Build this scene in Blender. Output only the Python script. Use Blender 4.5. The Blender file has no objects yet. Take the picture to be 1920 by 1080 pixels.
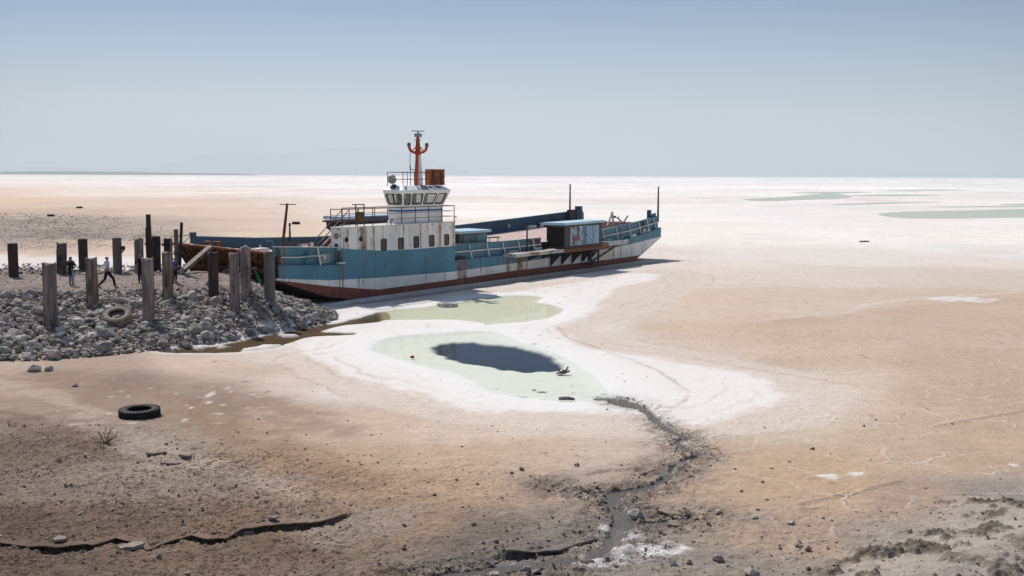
import bpy, bmesh, math, random
import numpy as np
from mathutils import Vector, Matrix, Euler

# ------------------------------------------------------------------ camera, light, exposure
SC = bpy.context.scene
COL = SC.collection
rad = math.radians
FPX, H = 2133.0, 7.7                     # focal length in photograph pixels, eye height above the lake bed
PITCH = math.atan((540 - 328.8) / FPX)
ROLL = rad(0.194)
_F = Vector((0, math.cos(PITCH), -math.sin(PITCH)))
_R0, _U0 = Vector((1, 0, 0)), Vector((0, math.sin(PITCH), math.cos(PITCH)))
_R = _R0 * math.cos(ROLL) + _U0 * math.sin(ROLL)
_U = _U0 * math.cos(ROLL) - _R0 * math.sin(ROLL)
cam_data = bpy.data.cameras.new('camera')
cam_data.sensor_width = 36.0
cam_data.lens = 36.0 * FPX / 1920.0
cam_data.clip_start, cam_data.clip_end = 0.3, 150000.0
cam = bpy.data.objects.new('camera', cam_data)
m = Matrix((_R, _U, -_F)).transposed().to_4x4()
m.translation = (0, 0, H)
cam.matrix_world = m
COL.objects.link(cam)
SC.camera = cam

SUN_EL, SUN_AZ = rad(48), rad(-33)        # azimuth from +Y towards +X: behind the ship, to the left
world = bpy.data.worlds.new('World')
SC.world = world
world.use_nodes = True
wn, wl = world.node_tree.nodes, world.node_tree.links
wn.clear()
w_out = wn.new('ShaderNodeOutputWorld')
w_bg = wn.new('ShaderNodeBackground')
w_sky = wn.new('ShaderNodeTexSky')
w_sky.sky_type = 'NISHITA'
w_sky.sun_disc = False
w_sky.sun_elevation = SUN_EL
w_sky.sun_rotation = SUN_AZ
w_sky.altitude = 1200
w_sky.air_density = 1.0
w_sky.dust_density = 0.8
w_sky.ozone_density = 1.6
w_bg.inputs['Strength'].default_value = 0.15
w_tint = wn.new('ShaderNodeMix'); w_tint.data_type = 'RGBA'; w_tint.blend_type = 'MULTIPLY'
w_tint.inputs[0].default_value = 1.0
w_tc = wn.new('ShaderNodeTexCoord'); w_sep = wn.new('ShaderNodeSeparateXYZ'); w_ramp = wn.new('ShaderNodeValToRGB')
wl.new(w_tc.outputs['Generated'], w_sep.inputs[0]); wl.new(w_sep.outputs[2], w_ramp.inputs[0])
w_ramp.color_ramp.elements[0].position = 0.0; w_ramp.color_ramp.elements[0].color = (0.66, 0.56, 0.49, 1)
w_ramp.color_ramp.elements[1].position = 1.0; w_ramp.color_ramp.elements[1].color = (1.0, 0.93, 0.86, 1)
for ps_, cl_ in ((0.15, (0.135, 0.232, 0.355, 1)), (0.22, (0.36, 0.39, 0.43, 1)), (0.40, (0.75, 0.74, 0.72, 1))):  # tint by elevation; brighter above the view, added to fill the ship's shaded side
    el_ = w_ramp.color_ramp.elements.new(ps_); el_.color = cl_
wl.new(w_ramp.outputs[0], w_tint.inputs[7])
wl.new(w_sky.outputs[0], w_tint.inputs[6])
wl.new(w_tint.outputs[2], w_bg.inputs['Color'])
wl.new(w_bg.outputs[0], w_out.inputs['Surface'])

sun_data = bpy.data.lights.new('sun', 'SUN')
sun_data.energy = 4.2
sun_data.angle = rad(0.53)
sun_data.color = (1.0, 0.96, 0.9)
sun = bpy.data.objects.new('sun', sun_data)
sd = Vector((math.sin(SUN_AZ) * math.cos(SUN_EL), math.cos(SUN_AZ) * math.cos(SUN_EL), math.sin(SUN_EL)))
sun.rotation_euler = sd.to_track_quat('Z', 'Y').to_euler()
sun.location = (-40, 60, 60)
COL.objects.link(sun)

SC.view_settings.view_transform = 'Standard'
SC.view_settings.look = 'None'
SC.view_settings.exposure = 0.21
SC.view_settings.gamma = 1.0
SC.view_settings.use_curve_mapping = False
SC.render.engine = 'CYCLES'
SC.cycles.use_denoising = True
SC.cycles.volume_bounces = 2
SC.cycles.transparent_max_bounces = 16
SC.cycles.max_bounces = 8
HAZE_DENSITY = 9.0e-5

rng = random.Random(11)
nrng = np.random.default_rng(11)

# ------------------------------------------------------------------ small helpers
def ray(px, py):
    return _F + _R * ((px - 960) / FPX) + _U * ((540 - py) / FPX)

def at(px, py, z=0.0):
    """world point where the sight line of a photograph pixel meets the level z"""
    d = ray(px, py)
    k = (z - H) / d.z
    return Vector((d.x * k, d.y * k, z))

def zat(py, px, p):
    """height of a point above p's plan position that shows at row py"""
    d = ray(px, py)
    return H + d.z * (p.y / d.y)

def lin(c):
    c = np.asarray(c, float) / 255.0
    return np.where(c <= 0.04045, c / 12.92, ((c + 0.055) / 1.055) ** 2.4)

def sstep(a, b, x):
    t = np.clip((np.asarray(x, float) - a) / (b - a), 0, 1)
    return t * t * (3 - 2 * t)

def _hash(ix, iy, seed):
    h = (ix.astype(np.int64) * 374761393 + iy.astype(np.int64) * 668265263 + seed * 974634777) & 0xFFFFFFFF
    h = ((h ^ (h >> 13)) * 1274126177) & 0xFFFFFFFF
    h = ((h ^ (h >> 16)) * 2246822519) & 0xFFFFFFFF
    return ((h ^ (h >> 15)) & 0xFFFFFF) / float(0xFFFFFF)

def vnoise(x, y, seed=0):
    x = np.asarray(x, float); y = np.asarray(y, float)
    ix, iy = np.floor(x), np.floor(y)
    fx, fy = x - ix, y - iy
    fx = fx * fx * fx * (fx * (fx * 6 - 15) + 10); fy = fy * fy * fy * (fy * (fy * 6 - 15) + 10)
    a, b = _hash(ix, iy, seed), _hash(ix + 1, iy, seed)
    c, d = _hash(ix, iy + 1, seed), _hash(ix + 1, iy + 1, seed)
    return (a + (b - a) * fx) * (1 - fy) + (c + (d - c) * fx) * fy

def fbm(x, y, seed=0, octs=4, gain=0.5):
    s, a, t = 0.0, 1.0, 0.0
    for k in range(octs):
        s = s + a * vnoise(x * 2.03 ** k + 17.3 * k, y * 2.03 ** k - 9.1 * k, seed + k)
        t += a; a *= gain
    return s / t - 0.5

def seg_dist(x, y, pts, closed):
    """distance to a polyline, parameter along it, and (closed) inside mask"""
    best = np.full(x.shape, 1e9); arg = np.zeros(x.shape)
    inside = np.zeros(x.shape, bool)
    n = len(pts); k = n if closed else n - 1
    for i in range(k):
        ax, ay = pts[i][0], pts[i][1]; bx, by = pts[(i + 1) % n][0], pts[(i + 1) % n][1]
        dx, dy = bx - ax, by - ay
        L = dx * dx + dy * dy + 1e-12
        t = np.clip(((x - ax) * dx + (y - ay) * dy) / L, 0, 1)
        d = np.hypot(x - ax - t * dx, y - ay - t * dy)
        m_ = d < best
        best = np.where(m_, d, best); arg = np.where(m_, i + t, arg)
        if closed:
            c = ((ay > y) != (by > y)) & (x < dx * (y - ay) / (dy if abs(dy) > 1e-12 else 1e-12) + ax)
            inside ^= c
    return best, arg, inside

def sdist(x, y, pts, margin=6.0):
    """signed distance to a closed outline (negative inside), capped at margin outside its bounding box"""
    x = np.asarray(x, float); y = np.asarray(y, float)
    P = np.array([(p[0], p[1]) for p in pts])
    out = np.full(x.shape, margin)
    m_ = (x > P[:, 0].min() - margin) & (x < P[:, 0].max() + margin) & (y > P[:, 1].min() - margin) & (y < P[:, 1].max() + margin)
    if m_.any():
        d, _, ins = seg_dist(x[m_], y[m_], pts, True)
        out[m_] = np.where(ins, -d, np.minimum(d, margin))
    return out

def smooth_closed(pts, n=4):
    """Catmull-Rom refinement of a closed outline"""
    P = [np.array((p[0], p[1])) for p in pts]; r = []
    for i in range(len(P)):
        a, b, c, d = P[i - 1], P[i], P[(i + 1) % len(P)], P[(i + 2) % len(P)]
        for k in range(n):
            t = k / n
            r.append(0.5 * (2 * b + (c - a) * t + (2 * a - 5 * b + 4 * c - d) * t * t + (3 * b - a - 3 * c + d) * t ** 3))
    return r

# ------------------------------------------------------------------ mesh builder
class MB:
    def __init__(self):
        self.v, self.f, self.m = [], [], []
    def add(self, verts, faces, mat=0):
        o = len(self.v)
        self.v += [tuple(p) for p in verts]
        self.f += [tuple(i + o for i in f) for f in faces]
        self.m += [mat] * len(faces)
        return self
    def box(self, x0, x1, y0, y1, z0, z1, mat=0):
        v = [(x0, y0, z0), (x1, y0, z0), (x1, y1, z0), (x0, y1, z0), (x0, y0, z1), (x1, y0, z1), (x1, y1, z1), (x0, y1, z1)]
        return self.add(v, [(0, 3, 2, 1), (4, 5, 6, 7), (0, 1, 5, 4), (1, 2, 6, 5), (2, 3, 7, 6), (3, 0, 4, 7)], mat)
    def prism(self, poly, off, mat=0):
        """closed solid from a planar polygon swept by off"""
        n = len(poly); off = Vector(off)
        a = [Vector(p) for p in poly]; b = [p + off for p in a]
        nn = Vector((0, 0, 0))
        for i in range(n): nn += a[i].cross(a[(i + 1) % n])
        if nn.dot(off) > 0: a.reverse(); b.reverse()
        f = [tuple(range(n)), tuple(range(2 * n - 1, n - 1, -1))]
        f += [((i + 1) % n, i, i + n, (i + 1) % n + n) for i in range(n)]
        return self.add(a + b, f, mat)
    def tube(self, p0, p1, r0, r1=None, n=8, mat=0, caps=True):
        p0, p1 = Vector(p0), Vector(p1); r1 = r0 if r1 is None else r1
        d = (p1 - p0).normalized()
        a = d.orthogonal().normalized(); b = d.cross(a)
        v = []
        for p, r in ((p0, r0), (p1, r1)):
            for i in range(n):
                t = 2 * math.pi * i / n
                v.append(p + (a * math.cos(t) + b * math.sin(t)) * r)
        f = [(i, (i + 1) % n, n + (i + 1) % n, n + i) for i in range(n)]
        if caps: f += [tuple(range(n - 1, -1, -1)), tuple(range(n, 2 * n))]
        return self.add(v, f, mat)
    def path(self, pts, r, n=6, mat=0):
        for a, b in zip(pts[:-1], pts[1:]): self.tube(a, b, r, r, n, mat)
        return self
    def bar(self, p0, p1, w, t, up=(0, 0, 1), mat=0):
        """rectangular bar, w across, t along up"""
        p0, p1 = Vector(p0), Vector(p1); d = (p1 - p0).normalized()
        s = d.cross(Vector(up))
        s = d.orthogonal() if s.length < 1e-4 else s
        s.normalize(); u = s.cross(d)
        q = [s * a * w / 2 + u * b * t / 2 for a, b in ((-1, -1), (1, -1), (1, 1), (-1, 1))]
        v = [p0 + k for k in q] + [p1 + k for k in q]
        return self.add(v, [(0, 1, 2, 3), (7, 6, 5, 4), (1, 0, 4, 5), (2, 1, 5, 6), (3, 2, 6, 7), (0, 3, 7, 4)], mat)
    def lathe(self, prof, n=24, c=(0, 0, 0), mat=0, closed=False):
        v = []; k = len(prof)
        for i in range(n):
            t = 2 * math.pi * i / n
            for r, z in prof: v.append((c[0] + r * math.cos(t), c[1] + r * math.sin(t), c[2] + z))
        f = []
        for i in range(n):
            j = (i + 1) % n
            for q in range(k if closed else k - 1):
                q2 = (q + 1) % k
                f.append((i * k + q, j * k + q, j * k + q2, i * k + q2))
        return self.add(v, f, mat)
    def build(self, name, mats, parent=None, smooth=False):
        me = bpy.data.meshes.new(name)
        me.from_pydata(self.v, [], self.f)
        for mt in (mats if isinstance(mats, (list, tuple)) else [mats]): me.materials.append(mt)
        if len(me.materials) > 1: me.polygons.foreach_set('material_index', self.m)
        if smooth: me.polygons.foreach_set('use_smooth', [True] * len(me.polygons))
        me.update()
        return link(name, me, parent)

def link(name, me, parent=None):
    o = bpy.data.objects.new(name, me)
    COL.objects.link(o)
    if parent is not None: o.parent = parent
    return o

def tag(o, label=None, cat=None, group=None, kind=None):
    if label: o['label'] = label
    if cat: o['category'] = cat
    if group: o['group'] = group
    if kind: o['kind'] = kind
    return o

def thing(name, label, cat, loc=(0, 0, 0), rz=0.0, group=None):
    o = bpy.data.objects.new(name, None)
    o.empty_display_size = 0.3
    o.location = loc; o.rotation_euler = (0, 0, rz)
    COL.objects.link(o)
    return tag(o, label, cat, group)

# ------------------------------------------------------------------ material helpers
class NT:
    def __init__(self, name):
        self.mat = bpy.data.materials.new(name); self.mat.use_nodes = True
        self.t = self.mat.node_tree; self.n = self.t.nodes; self.l = self.t.links
        self.n.clear()
        self.out = self.n.new('ShaderNodeOutputMaterial')
    def node(self, kind, **kw):
        nd = self.n.new(kind)
        for k, v in kw.items(): setattr(nd, k, v)
        return nd
    def put(self, sock, v):
        if isinstance(v, bpy.types.NodeSocket): self.l.new(v, sock)
        elif v is not None:
            try: sock.default_value = v
            except Exception: sock.default_value = (*v, 1.0)
    def math(self, op, a, b=None, c=None, clamp=False):
        nd = self.node('ShaderNodeMath', operation=op, use_clamp=clamp)
        for i, v in enumerate((a, b, c)):
            if v is not None: self.put(nd.inputs[i], v)
        return nd.outputs[0]
    def mix(self, f, a, b, blend='MIX'):
        nd = self.node('ShaderNodeMix', data_type='RGBA', blend_type=blend)
        self.put(nd.inputs[0], f); self.put(nd.inputs[6], a); self.put(nd.inputs[7], b)
        return nd.outputs[2]
    def rampf(self, v, a, b, lo=0.0, hi=1.0):
        nd = self.node('ShaderNodeMapRange', clamp=True, interpolation_type='SMOOTHSTEP')
        for i, q in enumerate((v, a, b, lo, hi)): self.put(nd.inputs[i], q)
        return nd.outputs[0]
    def coord(self, kind='Object', scale=(1, 1, 1), loc=(0, 0, 0), rot=(0, 0, 0)):
        tc = self.node('ShaderNodeTexCoord'); mp = self.node('ShaderNodeMapping')
        mp.inputs['Scale'].default_value = scale; mp.inputs['Location'].default_value = loc; mp.inputs['Rotation'].default_value = rot
        self.l.new(tc.outputs[kind], mp.inputs['Vector'])
        return mp.outputs[0]
    def noise(self, vec, scale, detail=4.0, rough=0.55, dist=0.0):
        nd = self.node('ShaderNodeTexNoise')
        self.put(nd.inputs['Vector'], vec); nd.inputs['Scale'].default_value = scale
        nd.inputs['Detail'].default_value = detail; nd.inputs['Roughness'].default_value = rough; nd.inputs['Distortion'].default_value = dist
        return nd.outputs['Fac']
    def bump(self, h, strength, dist, normal=None):
        nd = self.node('ShaderNodeBump')
        self.put(nd.inputs['Strength'], strength); nd.inputs['Distance'].default_value = dist
        self.put(nd.inputs['Height'], h)
        if normal is not None: self.l.new(normal, nd.inputs['Normal'])
        return nd.outputs[0]
    def bsdf(self, col, rough=0.7, normal=None, metal=0.0, spec=0.3):
        b = self.node('ShaderNodeBsdfPrincipled')
        self.put(b.inputs['Base Color'], col); self.put(b.inputs['Roughness'], rough)
        self.put(b.inputs['Metallic'], metal); self.put(b.inputs['Specular IOR Level'], spec)
        if normal is not None: self.l.new(normal, b.inputs['Normal'])
        self.l.new(b.outputs[0], self.out.inputs['Surface'])
        return b

def c4(c): return (c[0], c[1], c[2], 1.0)

def plain(name, col, rough=0.7, var=0.25, scale=6.0, bump=0.2, metal=0.0, spec=0.3):
    """one colour with uneven tone, grain and a little relief"""
    t = NT(name); v = t.coord()
    a = t.noise(v, scale, 5.0); b = t.noise(v, scale * 6, 3.0)
    k = t.math('ADD', t.math('MULTIPLY', a, 0.7), t.math('MULTIPLY', b, 0.3))
    colr = t.mix(t.rampf(k, 0.3, 0.7), c4([x * (1 - var) for x in col]), c4([min(1, x * (1 + var)) for x in col]))
    t.bsdf(colr, rough, t.bump(k, bump, 0.02) if bump else None, metal, spec)
    return t.mat

RUST_A, RUST_B = (0.42, 0.145, 0.038), (0.11, 0.043, 0.020)
def paint(name, col, patch=0.62, streak=0.62, streaks=(), seams=0.0, dirt=0.25, rough=0.5, scale=0.9, streak_sc=(2.6, 2.6, 0.16)):
    """weathered marine paint: rust patches, vertical rust runs, weld seams along x, grime"""
    t = NT(name); v = t.coord()
    big = t.noise(v, 0.5, 5.0); mid = t.noise(v, scale * 2.2, 8.0, 0.62); fine = t.noise(v, 14.0, 5.0)
    base = t.mix(t.rampf(big, 0.3, 0.7), c4([x * 0.84 for x in col]), c4([min(1, x * 1.1) for x in col]))
    base = t.mix(t.math('MULTIPLY', t.rampf(mid, 0.5, 0.75), dirt), base, c4([x * 0.45 + 0.02 for x in col]))
    vs = t.coord(scale=streak_sc)
    sn = t.noise(vs, 1.0, 6.0, 0.62)
    run = t.rampf(sn, streak, streak + 0.13)
    run = t.math('MULTIPLY', run, t.rampf(mid, 0.36, 0.6))
    pat = t.rampf(t.math('ADD', mid, t.math('MULTIPLY', t.math('SUBTRACT', fine, 0.5), 0.25)), patch, patch + 0.06)
    rust = t.math('MAXIMUM', t.math('MULTIPLY', run, 0.75), pat)
    sep = t.node('ShaderNodeSeparateXYZ'); t.l.new(v, sep.inputs[0])
    if seams:
        wob = t.math('MULTIPLY', t.math('SUBTRACT', fine, 0.5), 0.05)
        fr = t.math('FRACT', t.math('DIVIDE', t.math('ADD', sep.outputs[0], wob), seams))
        ln = t.rampf(t.math('ABSOLUTE', t.math('SUBTRACT', fr, 0.5)), 0.03 / seams, 0.055 / seams, 1.0, 0.0)
        rust = t.math('MAXIMUM', rust, t.math('MULTIPLY', ln, t.rampf(t.noise(v, 0.8, 3.0), 0.35, 0.62)))
    for c, w, k in streaks:
        g = t.math('ABSOLUTE', t.math('SUBTRACT', sep.outputs[0], c))
        g = t.math('ADD', g, t.math('MULTIPLY', t.math('SUBTRACT', sn, 0.5), w * 2.2))
        rust = t.math('MAXIMUM', rust, t.math('MULTIPLY', t.rampf(g, w * 0.45, w, 1.0, 0.0), t.math('MULTIPLY', t.rampf(mid, 0.34, 0.58, k * 0.55, k), t.rampf(t.noise(vs, 2.3, 4.0), 0.3, 0.55, 0.45, 1.0))))
    rc = t.mix(t.rampf(t.noise(vs, 3.0, 6.0, 0.65), 0.38, 0.62), c4(RUST_B), c4(RUST_A))
    colr = t.mix(rust, base, rc)
    ro = t.math('ADD', t.math('MULTIPLY', rust, 0.35), rough)
    h = t.math('ADD', t.math('MULTIPLY', mid, 0.6), t.math('MULTIPLY', fine, 0.25))
    t.bsdf(colr, ro, t.bump(h, 0.22, 0.03))
    return t.mat
# ------------------------------------------------------------------ ship frame in plan (used by the ground too)
SHIP_O = Vector((-13.4, 64.3, 0.0))
SHIP_ANG = math.atan2(0.838, 0.546)
SHIP_X, SHIP_Y = Vector((math.cos(SHIP_ANG), math.sin(SHIP_ANG), 0)), Vector((-math.sin(SHIP_ANG), math.cos(SHIP_ANG), 0))
SHIP_W = 8.9

# ------------------------------------------------------------------ outlines on the lake bed, in metres
def outl(px, z=0.0, n=4):
    return smooth_closed([at(a, b, z) for a, b in px], n)

POND_LOW = outl([(680,653),(700,637),(733,628),(800,623),(867,619),(930,619),(960,629),(1000,643),(1067,665),(1110,691),(1147,718),(1162,742),(1120,752),(1050,755),(967,748),(907,735),(860,709),(787,689),(733,675),(692,662)])
HOLE = outl([(806,652),(827,641),(883,637),(920,642),(967,645),(1000,655),(1040,669),(1057,684),(1043,692),(1000,693),(950,690),(920,683),(867,677),(852,671),(830,666),(815,659)])
POND_UP = outl([(683,592),(727,580),(807,572),(860,563),(877,557),(933,553),(983,552),(1030,557),(1015,566),(1043,570),(1063,580),(1047,592),(1000,602),(933,608),(907,610),(890,605),(850,600),(783,600),(733,600),(700,603)])
CHANNEL = outl([(715,584),(673,593),(635,604),(600,608),(560,615),(528,621),(500,627),(440,638),(400,648),(330,652),(290,658),(330,662),(440,660),(500,655),(535,648),(574,633),(625,629),(665,627),(668,623),(612,621),(612,617),(650,609),(715,602)], n=3)
SALT = outl([(560,655),(600,630),(660,612),(720,606),(760,575),(850,560),(960,546),(1080,530),(1190,512),(1230,520),(1150,545),(1120,575),(1075,600),(1050,622),(1100,648),(1200,668),(1330,685),(1440,712),(1482,746),(1400,778),(1300,800),(1180,778),(1050,772),(930,778),(860,765),(760,735),(660,705),(600,680)])
SALT_EDGE = outl([(520,668),(640,640),(720,560),(1000,535),(1250,505),(1340,520),(1280,560),(1200,590),(1120,620),(1200,640),(1330,660),(1530,705),(1620,730),(1560,790),(1400,815),(1280,830),(1150,815),(1000,800),(850,795),(700,760),(600,720)])
MUD = outl([(1540,1130),(1590,1062),(1660,1022),(1730,1000),(1775,965),(1800,930),(1870,922),(1940,940),(2050,960),(2100,1130)], 0.4)
GREYBANK = outl([(-60,405),(60,400),(180,404),(270,420),(330,440),(340,455),(250,458),(160,462),(60,466),(-60,470)])

def poly_world(px, z=0.0): return [at(a, b, z) for a, b in px]
STREAM_PX = [(1128,747,6),(1153,748,11),(1180,757,12),(1213,770,8),(1237,792,7),(1260,807,6.5),(1285,818,6),(1268,828,7),(1293,843,7),(1316,850,6),(1277,863,7),(1258,880,7),(1243,897,8),(1193,917,11),(1150,926,15),(1158,947,12),(1170,972,17),(1160,997,14),(1143,1020,12),(1107,1040,15),(1027,1050,16),(960,1056,16),(893,1068,20),(840,1078,24),(760,1095,24),(640,1120,20)]
ARM_A = [(1150,924,9),(1110,922,7),(1073,920,4),(1040,908,2.5)]
ARM_B = [(1170,975,9),(1227,978,8),(1265,972,7),(1296,966,4)]

# jetty: crest and toe outlines
CREST = poly_world([(-400,552),(0,550),(100,552),(180,551),(260,548),(330,544),(400,540),(450,546),(474,553)], 1.55) + [Vector((-14.6,62.0,0)), Vector((-16.2,66.5,0)), Vector((-20.0,72.0,0)), Vector((-24.0,73.0,0)), Vector((-34.0,74.0,0)), Vector((-75.0,76.0,0))]
TOE = poly_world([(-400,700),(0,676),(70,676),(140,671),(220,664),(300,655),(380,648),(450,636),(510,622),(560,616),(605,606),(630,597)]) + [Vector((-10.3,63.4,0)), Vector((-12.0,65.4,0)), Vector((-14.0,68.5,0)), Vector((-18.0,78.0,0)), Vector((-26.0,80.0,0)), Vector((-40.0,82.0,0)), Vector((-78.0,84.0,0))]

def smooth_z(x, y):
    """large relief: jetty, the bank the photographer stands on, the mud mound"""
    x = np.atleast_1d(np.asarray(x, float)); y = np.atleast_1d(np.asarray(y, float))
    z = 0.010 * np.maximum(0, 34 - y) ** 1.6 * (0.22 + 0.78 * sstep(5, -7, x))
    z = z * sstep(-30, 8, y) + 3.0 * sstep(8, -30, y)
    dm = sdist(x, y, MUD, 3.0)
    z = z + 0.55 * sstep(1.6, -2.5, dm)
    near = (y > 40) & (y < 90) & (x < -4)
    if near.any():
        xs, ys = x[near], y[near]
        dc = sdist(xs, ys, CREST, 40.0); dt = sdist(xs, ys, TOE, 40.0)
        f = np.where(dc <= 0, 1.0, np.where(dt >= 0, 0.0, np.clip(-dt, 0, None) / (np.clip(-dt, 0, None) + np.clip(dc, 0, None) + 1e-6)))
        f = f ** 0.8
        top = 1.55 + 0.50 * np.exp(-((xs + 18.3) ** 2 + (ys - 65.8) ** 2) / 16.0)
        z[near] = z[near] + f * top
    return z

def zsm(x, y): return float(smooth_z(x, y)[0])

def ground_at(px, py):
    z = 2.1
    for _ in range(25):
        p = at(px, py, z)
        z = 0.5 * z + 0.5 * zsm(p.x, p.y)
    p = at(px, py, z)
    return p

CRACK = [ground_at(a, b) for a, b in [(-120,1004),(0,1005),(60,1015),(110,1018),(180,1012),(225,997),(262,1004),(282,1017),(310,1008),(360,996),(395,1001),(430,997),(455,984),(500,976),(560,972),(610,967),(658,961)]]
LEDGE = [ground_at(a, b) for a, b in [(925,1036),(960,1027),(1005,1026),(1050,1024),(1090,1010),(1130,1006)]]
LEDGE2 = [ground_at(a, b) for a, b in [(1215,966),(1240,957),(1270,962),(1298,968)]]
LEDGE3 = [ground_at(a, b) for a, b in [(1040,908),(1062,918),(1100,930),(1130,938),(1150,940)]]
LEDGE4 = [ground_at(a, b) for a, b in [(1085,893),(1120,884),(1170,880),(1215,876)]]

def stream_world(pp):
    r = []
    for a, b, w in pp:
        w = w * (2.0 if b < 760 else 0.85 if b < 890 else 1.25 if 912 < b < 1002 else 0.75)
        p = ground_at(a, b); r.append((p.x, p.y, w * p.y / FPX, p.z))
    # refine
    q = []
    for i in range(len(r) - 1):
        a, b = np.array(r[i]), np.array(r[i + 1])
        p0 = np.array(r[i - 1]) if i else a; p3 = np.array(r[i + 2]) if i + 2 < len(r) else b
        for k in range(5):
            t = k / 5
            c = 0.5 * (2 * a + (b - p0) * t + (2 * p0 - 5 * a + 4 * b - p3) * t * t + (3 * a - p0 - 3 * b + p3) * t ** 3)
            c[2] = max(c[2], 0.03); q.append(c)
    q.append(np.array(r[-1]))
    return q
STREAMS = [stream_world(s) for s in (STREAM_PX, ARM_A, ARM_B)]

def ledge_line(x, pts, seed):
    P = sorted([(p.x, p.y) for p in pts])
    return np.interp(x, [p[0] for p in P], [p[1] for p in P]) + 0.22 * fbm(x * 1.5, x * 0 + 3.1, seed, 3)
def ledge_drop(x, y, pts, h, L, seed):
    P = sorted([(p.x, p.y) for p in pts]); X = [p[0] for p in P]; Y = [p[1] for p in P]
    yc = ledge_line(x, pts, seed)
    d = yc - y
    win = sstep(X[0] - 0.2, X[0] + 0.4, x) * sstep(X[-1] + 0.15, X[-1] - 0.35, x)
    hh = h * (0.75 + 0.9 * fbm(x * 0.8, x * 0, seed + 9, 2))
    return -hh * win * np.where(d > 0, np.exp(-np.clip(d, 0, None) / L), 0.0), win * np.exp(-np.abs(d) / 0.5)

# ------------------------------------------------------------------ ground sheet
yr = [-60, -40, -25, -15, -8, -2, 3, 7, 10, 12]
y_ = 13.0
while y_ < 46000:
    yr.append(y_); y_ += min(max(0.7 * y_ * y_ / 8000.0, 0.028), 0.12 * y_)
yr.append(48000.0)
yr = np.array(yr, float); NC = 880
uu = np.linspace(-1, 1, NC)
wy = np.where(yr > 13, 0.52 * yr + 9, 15.76 + (13 - yr) * 1.2)
GX = (uu[None, :] * wy[:, None]); GY = np.repeat(yr[:, None], NC, 1)
# shake the regular lattice a little so that no rows show
GX = GX + np.where(GY > 13, (nrng.random(GX.shape) - 0.5) * wy[:, None] / NC, 0)
x, y = GX.ravel(), GY.ravel()
d_eye = np.hypot(x, y)
z = smooth_z(x, y)

# perspective-like coordinates only set the spacing of the tone samples below
upx = 960 + FPX * x / np.maximum(y, 8); upy = 329 + FPX * H / np.maximum(y, 8)
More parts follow.
